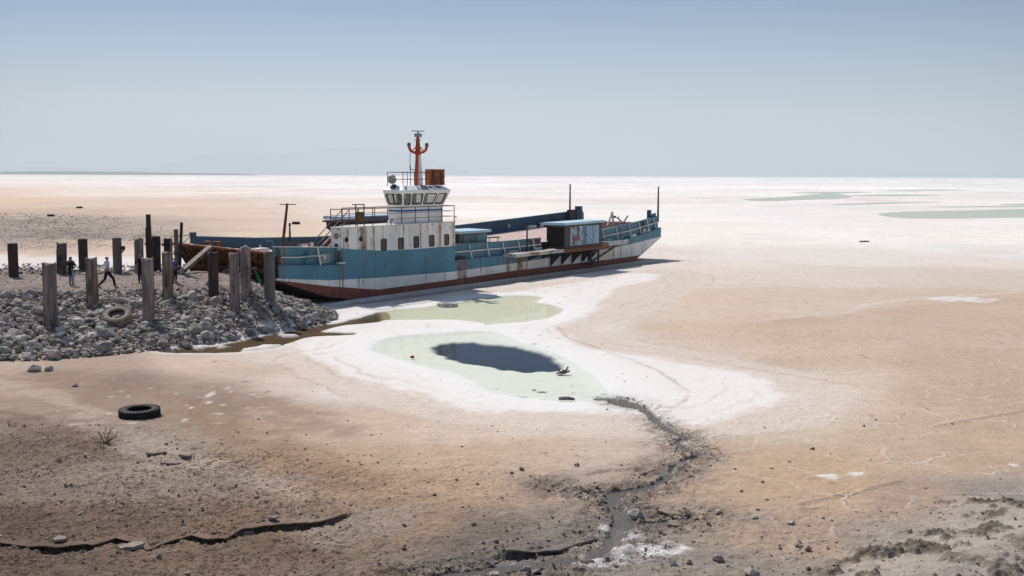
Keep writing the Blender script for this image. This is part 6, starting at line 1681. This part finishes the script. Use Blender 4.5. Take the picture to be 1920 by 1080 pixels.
# crumbs of clay and little stones
spots = []
CL = [plain('clay_crumb_dark', (0.115, 0.085, 0.068), 0.95, 0.4, 8.0), plain('clay_crumb', (0.24, 0.185, 0.15), 0.95, 0.3, 8.0), ST['dark grey'], plain('clay_crumb_pale', (0.40, 0.33, 0.27), 0.95, 0.25, 8.0), plain('clay_crumb_tan', (0.32, 0.245, 0.19), 0.95, 0.3, 8.0)]
N = 42000
aa = nrng.uniform(-40, 1960, N); bb = 760 + 330 * nrng.random(N) ** 0.75
dens = fbm(aa / 120, bb / 40, 301, 4, 0.6)
AB = ground_pts(aa, bb)
for a, b, dn, pp_ in zip(aa, bb, dens, AB):
    left = sstep(1150, 500, a) * sstep(760, 860, b) + 0.0
    rightm = sstep(1500, 1750, a) * sstep(900, 960, b)
    mid = sstep(930, 1030, b) * 0.95
    pr = 0.03 + 0.36 * max(left, rightm * 0.5, mid)
    if rng.random() > pr * (0.3 + 4.5 * max(0, dn + 0.02)): continue
    p = Vector(pp_)
    big = rng.random() ** 6
    s_ = (2.0 + 9.0 * big) * p.y / FPX
    spots.append((p.x, p.y, p.z + s_ * 0.06, s_, rng.choice([0, 1, 1, 4, 4, 4, 1, 2, 3])))
for S in STREAMS:                                              # broken clods along the stream banks
    for _ in range(420 if S is STREAMS[0] else 60):
        i_ = rng.randrange(len(S)); q = S[i_]; b2 = S[min(i_ + 1, len(S) - 1)]; a2 = S[max(i_ - 1, 0)]
        d = np.array((b2[0] - a2[0], b2[1] - a2[1])); d = d / (np.linalg.norm(d) + 1e-9)
        o_ = (q[2] + abs(rng.gauss(0, 0.45)) * (0.35 if q[1] > 33 else 1.0) - 0.08) * rng.choice([-1, 1])
        x_, y_ = q[0] - d[1] * o_ + rng.uniform(-.2, .2), q[1] + d[0] * o_ + rng.uniform(-.2, .2)
        if y_ > 42: continue
        s_ = rng.uniform(0.04, 0.12) * (1 + 1.6 * (rng.random() ** 5) * (y_ < 30))
        spots.append((x_, y_, gz(x_, y_) + s_ * 0.1, s_, rng.choice([1, 1, 1, 4, 4, 3, 0])))
joined_stones('clay_crumbs', spots, CL, 'crumbs of dried clay and grit over the near bank', pts=9, seedbase=900)
spots = []
for _ in range(900):                                           # specks on the salt and far flats
    a, b = rng.uniform(560, 1920), 520 + 300 * rng.random()
    if rng.random() > 0.55: continue
    p = ground_at(a, b); s_ = (1.2 + 3.2 * rng.random() ** 3) * p.y / FPX
    if sdist(np.array([p.x]), np.array([p.y]), POND_LOW, 5.)[0] < 0 or sdist(np.array([p.x]), np.array([p.y]), POND_UP, 5.)[0] < 0: continue
    spots.append((p.x, p.y, gz(p.x, p.y) + s_ * 0.1, s_, rng.choice([0, 2, 1])))
joined_stones('grit', spots, CL, 'dark grit scattered over the salt crust', pts=9, seedbase=950)

# stony field on the grey far bank
spots = []
A_ = np.stack([nrng.uniform(-60, 345, 8000), nrng.uniform(398, 472, 8000)], 1); B_ = ground_pts(A_[:, 0], A_[:, 1])
G_ = sdist(B_[:, 0], B_[:, 1], GREYBANK, 60.)
for (a, b), q, g in zip(A_, B_, G_):
    if g > 4 * rng.random() ** 2: continue
    s_ = (1.1 + 3.2 * rng.random() ** 4) * q[1] / FPX
    spots.append((q[0], q[1], q[2] + s_ * 0.08, s_, rng.choice([0, 1, 2, 3, 3])))
joined_stones('far_stones', spots, [ST['grey'], ST['brownish'], CL[1], CL[4]], 'stony ground on the grey far bank', pts=8, seedbase=980)

# overhanging crust along the broken clay edges
def crust_lip(pts, seed, over, th, label, rise=0.008):
    X = sorted(p.x for p in pts); xs = np.arange(X[0] + 0.25, X[-1] - 0.1, 0.06)
    yc = ledge_line(xs, pts, seed); n = len(xs)
    ov = over * (0.35 + np.clip(1.0 + 2.6 * fbm(xs * 1.3, xs * 0, seed + 21, 4, 0.6), 0, 2)) * sstep(X[0] + 0.2, X[0] + 0.7, xs) * sstep(X[-1] - 0.1, X[-1] - 0.6, xs)
    zb_ = gz_arr(xs, yc + 0.16)
    zs = np.convolve(np.pad(zb_, 4, 'edge'), np.ones(9) / 9, 'valid') + 0.02 * fbm(xs * 4, xs * 0, seed + 22, 3)
    rows = [(0.30, -0.03), (0.12, rise), (0.0, rise + 0.004), (None, rise - 0.012), (None, rise - th), (0.05, rise - th - 0.02)]
    v = []
    for k, (dy, dz) in enumerate(rows):
        for i in range(n):
            yy = yc[i] + dy if dy is not None else yc[i] - ov[i] * (1.0 if k == 3 else 0.9)
            v.append((xs[i], yy, zs[i] + dz))
    f = [(k * n + i, (k + 1) * n + i, (k + 1) * n + i + 1, k * n + i + 1) for k in range(5) for i in range(n - 1)]
    o = MB().add(v, f).build('clay_ledge', gme.materials[0])
    V_ = np.array(v); j_ = np.clip(np.searchsorted(yr, V_[:, 1] + 0.14), 1, nr - 1); i_ = np.clip(np.round((V_[:, 0] / wy[j_] + 1) / 2 * (NC - 1)).astype(int), 0, NC - 1)
    for nm_, src in (('tone', np.clip(col, 0.004, 0.86)), ('kinds', np.stack([x * 0, np.clip(grit, 0, 1) * 0.8, x * 0], 1))):
        a_ = o.data.attributes.new(nm_, 'FLOAT_COLOR', 'POINT'); c_ = src[j_ * NC + i_]
        a_.data.foreach_set('color', np.concatenate([c_, np.ones((len(c_), 1))], 1).astype(np.float32).ravel())
    return tag(o, label, kind='structure')
CRUST = plain('clay_crust', (0.255, 0.198, 0.16), 0.95, 0.2, 5.0, 0.5)
crust_lip(CRACK, 5, 0.12, 0.045, 'overhanging clay crust along the long crack')
crust_lip(LEDGE, 6, 0.12, 0.05, 'overhanging clay crust beside the bottom stream')
crust_lip(LEDGE2, 7, 0.10, 0.05, 'overhanging mud lip above the right arm of the stream')

# loose crust slabs
CRUST = plain('clay_crust', (0.255, 0.198, 0.16), 0.95, 0.2, 5.0, 0.5)
def slab_thing(a, b, w, dep, th, tiltx, tilty, label, seed):
    p = ground_at(a, b); R_ = random.Random(seed); k = p.y / FPX
    n = 15; poly = []
    for i in range(n):
        an = 2 * math.pi * i / n; rr = R_.uniform(0.72, 1.15)
        poly.append((math.cos(an) * w * k / 2 * rr, math.sin(an) * dep / 2 * rr, 0))
    mb = MB(); v = [(x_, y_, 0) for x_, y_, _ in poly] + [(x_ * 0.97, y_ * 0.97, th + R_.uniform(-0.01, 0.01)) for x_, y_, _ in poly] + [(0.0, 0, th + 0.015)]
    f = [tuple(range(n - 1, -1, -1))] + [(i, (i + 1) % n, n + (i + 1) % n, n + i) for i in range(n)] + [(n + i, n + (i + 1) % n, 2 * n) for i in range(n)]
    mb.add(v, f)
    o = mb.build('crust_slab', CRUST); o.location = (p.x, p.y, gz(p.x, p.y) + 0.015 + abs(math.sin(tiltx)) * dep / 2 * 0.7); o.rotation_euler = (tiltx, tilty, R_.uniform(-0.3, 0.3))
    tag(o, label, 'slab', 'loose slabs of dried clay crust')
slab_thing(291, 853, 42, 0.5, 0.06, rad(-7), rad(-3), 'raised clay crust slab below the foreground tyre, left of two', 1)
slab_thing(346, 858, 24, 0.4, 0.06, rad(-7), rad(6), 'small clay crust slab below the foreground tyre, right of two', 2)
slab_thing(320, 870, 40, 0.3, 0.04, rad(-4), rad(2), 'thin clay crust slab just under the two raised slabs', 8)
slab_thing(246, 1030, 56, 0.6, 0.06, rad(-8), rad(-4), 'thick broken clay slab lying below the bend of the long crack', 3)
slab_thing(459, 1002, 40, 0.34, 0.06, rad(-3), rad(3), 'flat diamond shaped clay slab lying at the foot of the long crack', 4)
slab_thing(112, 1016, 26, 0.34, 0.045, rad(-4), rad(2), 'small clay slab at the left part of the long crack', 5)
slab_thing(512, 984, 20, 0.2, 0.04, rad(-3), 0, 'small pale clay chip below the right part of the long crack', 6)
slab_thing(1262, 985, 30, 0.4, 0.05, rad(3), rad(2), 'muddy slab at the right arm of the stream', 7)

# look-alikes that would share a label get their place among each other
byl = {}
for o in COL.objects:
    if o.get('category') == 'rock': byl.setdefault(o['label'], []).append(o)
for lab, oo in byl.items():
    oo.sort(key=lambda o: proj(o.location)[0])
    w_ = {2: ['left of two', 'right of two'], 3: ['left of three', 'middle of three', 'right of three'], 4: ['leftmost of four', 'second of four', 'third of four', 'rightmost of four'], 5: ['leftmost of five', 'second of five', 'middle of five', 'fourth of five', 'rightmost of five'], 6: ['leftmost of six', 'second of six', 'third of six', 'fourth of six', 'fifth of six', 'rightmost of six']}.get(len(oo))
    if w_:
        for o, q in zip(oo, w_): o['label'] = lab + ', ' + q

# ------------------------------------------------------------------ scraps
DRY = plain('dry_weed', (0.16, 0.09, 0.055), 0.9, 0.5, 9.0)
p = ground_at(197, 830); mb = MB(); R_ = random.Random(5)
for i in range(22):
    a = R_.uniform(0, 6.28); l_ = R_.uniform(0.12, 0.5); up_a = R_.uniform(0.05, 1.3)
    q0 = Vector((0, 0, 0.02)); q1 = Vector((math.cos(a) * l_ * math.cos(up_a), math.sin(a) * l_ * math.cos(up_a), 0.03 + l_ * math.sin(up_a))); q2 = q1 + Vector((R_.uniform(-.08, .08), R_.uniform(-.08, .08), R_.uniform(-.04, .08)))
    mb.path([q0, q1, q2], 0.008, 4)
wd = thing('dry_weed', 'uprooted dry weed with twigs lying left of the foreground slabs', 'plant', (p.x, p.y, gz(p.x, p.y)))
mb.build('twigs', DRY, wd); bpy.data.objects['twigs']['kind'] = 'stuff'
cl_ = MB(); cl_.lathe([(0, 0.0), (0.06, 0.01), (0.09, 0.05), (0.06, 0.10), (0, 0.12)], 9); cl_.build('root_clump', plain('weed_root', (0.42, 0.30, 0.2), 0.95, 0.4), wd)
WET = wood_mat('driftwood', (0.11, 0.085, 0.07), (0.30, 0.25, 0.21), 5.5, 0.4)
p = at(1055, 700, -0.03); dw = thing('driftwood', 'twisted driftwood stump rising from the pale pool', 'driftwood', p); dw.scale = (0.8, 0.8, 0.75)
mb = MB()
for q in ([(-0.25, 0, -0.03), (-0.05, 0.02, 0.10), (0.10, 0, 0.13), (0.24, 0, 0.26), (0.25, 0, 0.36)], [(-0.2, 0.1, -0.02), (0.0, 0.05, 0.06), (0.2, 0.0, 0.02)], [(0.0, -0.1, 0.0), (0.12, 0, 0.08), (0.30, 0.05, 0.07)], [(-0.32, -0.05, 0), (-0.1, -0.08, 0.07), (0.12, -0.1, 0.0)], [(-0.1, 0, 0.05), (-0.2, 0.1, 0.15), (-0.18, 0.1, 0.24)], [(0.05, 0, 0.1), (0.0, -0.05, 0.22)], [(0.1, 0.02, 0.1), (0.36, 0.05, 0.12)]): mb.path(q, 0.045, 6)
mb.build('branch', WET, dw); bpy.data.objects['branch']['kind'] = 'stuff'
sc_ = MB(); sc_.lathe([(0.0, 0.02), (0.12, 0.012), (0.17, 0.0), (0.19, -0.03)], 12, (-0.12, -0.05, 0)); sc_.build('salt_rim', plain('salt_rim', (0.5, 0.46, 0.41), 0.9, 0.25), dw)
p = at(1063, 750, 0.0); lg = thing('log', 'short dark log lying at the near edge of the pale pool', 'log', p)
mb = MB(); mb.tube((-0.28, 0.03, 0.04), (0.02, 0, 0.06), 0.06, 0.07, 8); mb.tube((0.02, 0, 0.06), (0.27, -0.02, 0.03), 0.07, 0.04, 8); mb.build('trunk', WET, lg)
p = at(773, 671, -0.03); rg_ = MB(); rg_.lathe([(0, -0.02), (0.08, -0.01), (0.1, 0.04), (0.06, 0.09), (0, 0.11)], 9, (p.x, p.y, p.z))
tag(rg_.build('red_scrap', plain('red_plastic', (0.42, 0.05, 0.04), 0.6, 0.5)), 'small red plastic scrap floating in the pale pool', 'litter')
p = ground_at(1621, 454); lg = thing('log', 'far dark log lying on the white salt to the right', 'log', (p.x, p.y, 0.0)); lg.scale = (0.5, 0.5, 0.5)
mb = MB(); mb.tube((-1.2, 0, 0.15), (1.2, 0.3, 0.18), 0.18, 0.14, 8); mb.tube((-0.3, 0, 0.2), (0.3, 0.2, 0.42), 0.08, 0.05, 6); mb.build('trunk', WET, lg)
def crumple(a, b, w, col_, name, label, seed):
    p = ground_at(a, b); R_ = random.Random(seed); k = w * p.y / FPX
    mb = MB(); n = 6; v = []
    for i in range(n):
        for j in range(n): v.append(((i / (n - 1) - 0.5) * k + R_.uniform(-.1, .1) * k, (j / (n - 1) - 0.5) * k * 0.8 + R_.uniform(-.1, .1) * k, R_.uniform(0.02, 0.3) * k))
    mb.add(v, [(i * n + j, (i + 1) * n + j, (i + 1) * n + j + 1, i * n + j + 1) for i in range(n - 1) for j in range(n - 1)])
    o = mb.build(name, plain(name + '_plastic', col_, 0.5, 0.4)); o.location = (p.x, p.y, gz(p.x, p.y)); tag(o, label, 'litter')
crumple(293, 656, 15, (0.42, 0.16, 0.10), 'orange_rag', 'crumpled orange rag at the water foot of the rock heap', 3)
crumple(105, 675, 13, (0.05, 0.28, 0.14), 'green_bag', 'small green plastic bag at the left foot of the rock heap', 4)
crumple(962, 1063, 22, (0.40, 0.66, 0.72), 'blue_bag', 'pale blue plastic bag by the stream at the bottom edge', 5)
crumple(66, 847, 8, (0.05, 0.2, 0.10), 'green_scrap', 'tiny green scrap on the dark crumbly bank', 6)

# ------------------------------------------------------------------ people
SKIN = plain('skin', (0.36, 0.20, 0.13), 0.6, 0.1, 8.0, 0.0)
def skinned(name, joints, edges, mat, parent, root=0, levels=1):
    """continuous surface grown round a joint tree; joints: (x, y, z, radius)"""
    me = bpy.data.meshes.new(name); me.from_pydata([j[:3] for j in joints], edges, [])
    o = bpy.data.objects.new(name, me); COL.objects.link(o)
    o.modifiers.new('skin', 'SKIN')
    for i, j in enumerate(joints):
        sv = me.skin_vertices[0].data[i]; sv.radius = (j[3], j[4] if len(j) > 4 else j[3]); sv.use_root = (i == root)
    sb = o.modifiers.new('sub', 'SUBSURF'); sb.levels = sb.render_levels = levels
    dg = bpy.context.evaluated_depsgraph_get(); nm = bpy.data.meshes.new_from_object(o.evaluated_get(dg))
    o.modifiers.clear(); o.data = nm; bpy.data.meshes.remove(me)
    nm.name = name; nm.materials.clear(); nm.materials.append(mat)
    nm.polygons.foreach_set('use_smooth', [True] * len(nm.polygons))
    o.parent = parent
    return o
def person(label, px, py, hpx, face, pose, cloth, scale_h=None):
    """figure faces +x before turning; limbs are given as joint lists"""
    p = ground_at(px, py); p.z = gz(p.x, p.y)
    hgt = scale_h or hpx * p.y / FPX
    k = hgt / 1.72
    o = thing('person', label, 'person', p, face); o.scale = (k, k, k)
    lh, rh = pose.get('hipL', (0, 0.09, 0.92)), pose.get('hipR', (0, -0.09, 0.92))
    J = [(0, 0, 0.96, .125, .10), (0.0, 0, 1.12, .115, .09), (0.01, 0, 1.30, .14, .10), (0.0, 0, 1.44, .07), (0.015, 0, 1.51, .048), (0.025, 0, 1.60, .075, .085), (0.02, 0, 1.68, .062, .07)]
    E = [(0, 1), (1, 2), (2, 3), (3, 4), (4, 5), (5, 6)]
    def chain(start, pts):
        s = start
        for q in pts: J.append(q); E.append((s, len(J) - 1)); s = len(J) - 1
        return s
    for side in ('L', 'R'):
        sg = 1 if side == 'L' else -1
        kn, an, toe = pose['leg' + side]
        chain(0, [(0, 0.09 * sg, 0.88, .085), (*kn, .055), (*an, .04), (*toe, .035)])
        el, wr, ft = pose['arm' + side]
        s = chain(2, [(0.0, 0.17 * sg, 1.40, .055), (*el, .04), (*wr, .028)])
        d = (Vector(ft) - Vector(wr)).normalized(); up_ = d.orthogonal().normalized(); sd_ = d.cross(up_)
        W_ = Vector(wr); palm = W_ + d * 0.07
        J.append((*palm, .026)); E.append((s, len(J) - 1)); pi = len(J) - 1
        for f_, ln in ((-1.4, .062), (-0.5, .074), (0.45, .07), (1.35, .056)):
            b = palm + sd_ * 0.011 * f_ + d * 0.035
            chain(pi, [(*b, .0085), (*(b + d * ln * 0.6 + up_ * 0.012), .008), (*(b + d * ln * 0.8 + up_ * 0.034), .007)])
        chain(pi, [(*(W_ + d * 0.035 + sd_ * 0.034), .01), (*(W_ + d * 0.075 + sd_ * 0.05 + up_ * 0.015), .009)])
    body = skinned('body', J, E, SKIN, o, 0)
    # face: nose, eyes, mouth, ears as one small relief each
    fc = MB(); fc.add([(0.098, 0, 1.615), (0.094, 0.012, 1.585), (0.094, -0.012, 1.585), (0.122, 0, 1.588)], [(0, 1, 3), (0, 3, 2), (1, 2, 3)]); fc.build('nose', SKIN, o)
    for sg in (1, -1):
        e = MB(); e.lathe([(0, -0.010), (0.011, -0.005), (0.011, 0.005), (0, 0.010)], 8, (0.094, 0.03 * sg, 1.615)); e.build('eye', M_BLACK, o)
        e = MB(); e.lathe([(0, -0.03), (0.014, -0.015), (0.014, 0.015), (0, 0.03)], 8, (0.02, 0.083 * sg, 1.605)); e.build('ear', SKIN, o)
    fc = MB().box(0.088, 0.097, -0.022, 0.022, 1.556, 1.563); fc.build('mouth', plain('lips', (0.25, 0.08, 0.07), 0.6, 0.1), o)
    for nm, mat, jj, ee in cloth: skinned(nm, jj, ee, mat, o, 0)
    return o, k
def shoes(pose, mat):
    r = []
    for s in 'LR':
        kn, an, toe = pose['leg' + s]; a = Vector(an); t_ = Vector(toe); d = (t_ - a).normalized()
        r.append(('shoe', mat, [(*(a - Vector((0, 0, 0.0)) - d * 0.05), .05), (*(a * 0.45 + t_ * 0.55), .052, .045), (*(t_ + d * 0.03), .038)], [(0, 1), (1, 2)]))
    return r
def trousers(pose, mat, w=1.0, low=0.93):
    J = [(0, 0, 0.99, .135, .108), (0, 0, 0.90, .13, .11)]; E = [(0, 1)]
    for s, sg in (('L', 1), ('R', -1)):
        kn, an, toe = pose['leg' + s]; kn, an = Vector(kn), Vector(an); hp = Vector((0, 0.09 * sg, 0.86)); cu = kn.lerp(an, low)
        n0 = len(J); J += [(*hp, .1 * w), (*kn, .075 * w), (*cu, .066 * w)]; E += [(1, n0), (n0, n0 + 1), (n0 + 1, n0 + 2)]
    return ('trousers', mat, J, E)
def top(pose, mat, name='shirt', hem=0.93, flare=1.0, sleeve=1.0, collar=1.45):
    J = [(0, 0, hem, .15 * flare, .12 * flare), (0, 0, 1.12, .14, .112), (0.005, 0, 1.30, .162, .12), (0.0, 0, collar, .08)]; E = [(0, 1), (1, 2), (2, 3)]
    for s, sg in (('L', 1), ('R', -1)):
        el, wr, ft = pose['arm' + s]; el, wr = Vector(el), Vector(wr); n0 = len(J); end = el.lerp(wr, max(0.0, sleeve - 0.05) if sleeve > 0.3 else 0.0)
        J += [(0, 0.175 * sg, 1.40, .07), (*el, .058)]; E += [(2, n0), (n0, n0 + 1)]
        if sleeve > 0.3: J.append((*end, .047)); E.append((n0 + 1, n0 + 2))
    return (name, mat, J, E)
def hair(mat, name='hair', big=1.0, drape=False):
    J = [(0.005, 0, 1.66, .088 * big, .092 * big), (-0.025, 0, 1.60, .085 * big, .09 * big), (-0.03, 0, 1.53, .07 * big, .075 * big)]; E = [(0, 1), (1, 2)]
    if drape: J += [(-0.03, 0, 1.44, .12, .10), (-0.04, 0, 1.34, .15, .10)]; E += [(2, 3), (3, 4)]
    return (name, mat, J, E)
C_BLACK = plain('black_cloth', (0.010, 0.010, 0.012), 0.9, 0.3, 9.0); C_WHITE = plain('white_shirt', (0.62, 0.64, 0.70), 0.9, 0.12, 9.0); C_GREYC = plain('grey_scarf', (0.22, 0.24, 0.27), 0.9, 0.2, 9.0)
C_JEAN = plain('pale_jeans', (0.26, 0.30, 0.33), 0.9, 0.2, 9.0); C_HAIR = plain('dark_hair', (0.012, 0.010, 0.010), 0.7, 0.3, 20.0); C_BLUE = plain('blue_jacket', (0.10, 0.13, 0.36), 0.85, 0.25, 9.0); C_PURP = plain('purple_scarf', (0.045, 0.015, 0.04), 0.9, 0.4, 9.0); C_MAG = plain('magenta_shoe', (0.16, 0.03, 0.08), 0.7, 0.3); C_NAVY = plain('navy_cloth', (0.014, 0.018, 0.035), 0.9, 0.3, 9.0); C_SHOE = plain('shoe_grey', (0.10, 0.09, 0.09), 0.7, 0.3)
# walking man, in profile to the right
walk = {'legL': ((0.30, 0.09, 0.50), (0.36, 0.09, 0.085), (0.53, 0.10, 0.05)), 'legR': ((-0.10, -0.09, 0.48), (-0.46, -0.09, 0.16), (-0.36, -0.09, 0.03)),
        'armL': ((-0.10, 0.21, 1.12), (-0.02, 0.22, 0.90), (0.04, 0.22, 0.82)), 'armR': ((0.06, -0.22, 1.13), (0.33, -0.20, 1.03), (0.43, -0.18, 0.98))}
person('man in white shirt and black trousers walking to the right behind the split post', 202, 540, 60, rad(-6), walk, [trousers(walk, C_BLACK), top(walk, C_WHITE, 'shirt', 0.90, 1.08, 0.35), hair(C_HAIR)] + shoes(walk, C_BLACK), 1.74)
stand = {'legL': ((0.02, 0.10, 0.49), (-0.01, 0.10, 0.08), (0.13, 0.12, 0.04)), 'legR': ((0.02, -0.10, 0.49), (-0.01, -0.10, 0.08), (0.13, -0.12, 0.04)),
         'armL': ((0.03, 0.25, 1.16), (0.22, 0.18, 1.16), (0.28, 0.12, 1.18)), 'armR': ((0.03, -0.27, 1.15), (0.22, -0.18, 1.18), (0.28, -0.10, 1.2))}
def coat(hem, mat): return ('coat', mat, [(0, 0, hem, .20, .165), (0, 0, 0.95, .19, .15), (0, 0, 1.15, .165, .13), (0.0, 0, 1.34, .17, .125), (0, 0, 1.46, .08)], [(0, 1), (1, 2), (2, 3), (3, 4)])
person('woman in long black coat and grey headscarf standing with her back turned', 134, 536, 57, rad(70), stand, [trousers(stand, C_JEAN, 1.05), coat(0.56, C_BLACK), top(stand, C_BLACK, 'sleeves', 1.0, 0.9, 0.9), hair(C_GREYC, 'headscarf', 1.08, True), ('shoulder_bag', C_GREYC, [(0.0, 0.24, 0.85, .09, .06), (0.0, 0.25, 1.05, .08, .05)], [(0, 1)])] + shoes(stand, C_SHOE), 1.66)
phone = {'legL': ((0.03, 0.08, 0.49), (0.0, 0.08, 0.08), (0.14, 0.09, 0.04)), 'legR': ((0.02, -0.08, 0.49), (-0.02, -0.08, 0.08), (0.12, -0.09, 0.04)),
         'armL': ((0.10, 0.24, 1.22), (0.16, 0.13, 1.42), (0.15, 0.10, 1.54)), 'armR': ((-0.12, -0.30, 1.22), (0.02, -0.22, 1.05), (0.08, -0.16, 1.02))}
person('woman in black with purple scarf and magenta shoes half hidden by the pinkish post', 264, 531, 56, rad(-80), phone, [trousers(phone, C_BLACK, 1.1), coat(0.62, C_BLACK), top(phone, C_BLACK, 'sleeves', 1.0, 0.9, 0.85), hair(C_PURP, 'headscarf', 1.08, True)] + shoes(phone, C_MAG), 1.62)
side = {'legL': ((0.08, 0.08, 0.50), (0.02, 0.08, 0.08), (0.17, 0.09, 0.04)), 'legR': ((0.0, -0.08, 0.49), (-0.10, -0.08, 0.09), (0.05, -0.09, 0.04)),
        'armL': ((0.06, 0.22, 1.14), (0.26, 0.14, 1.12), (0.34, 0.10, 1.1)), 'armR': ((0.05, -0.22, 1.14), (0.25, -0.14, 1.10), (0.33, -0.10, 1.08))}
person('person in blue jacket and dark trousers half hidden by the two toned barked post', 328, 530, 46, rad(-10), side, [trousers(side, C_NAVY), top(side, C_BLUE, 'jacket', 0.88, 1.1, 0.95), ('waistcoat', C_NAVY, [(0.06, 0, 0.92, .09, .12), (0.07, 0, 1.2, .10, .13), (0.05, 0, 1.36, .09, .11)], [(0, 1), (1, 2)]), hair(C_HAIR)] + shoes(side, C_BLACK), 1.42)
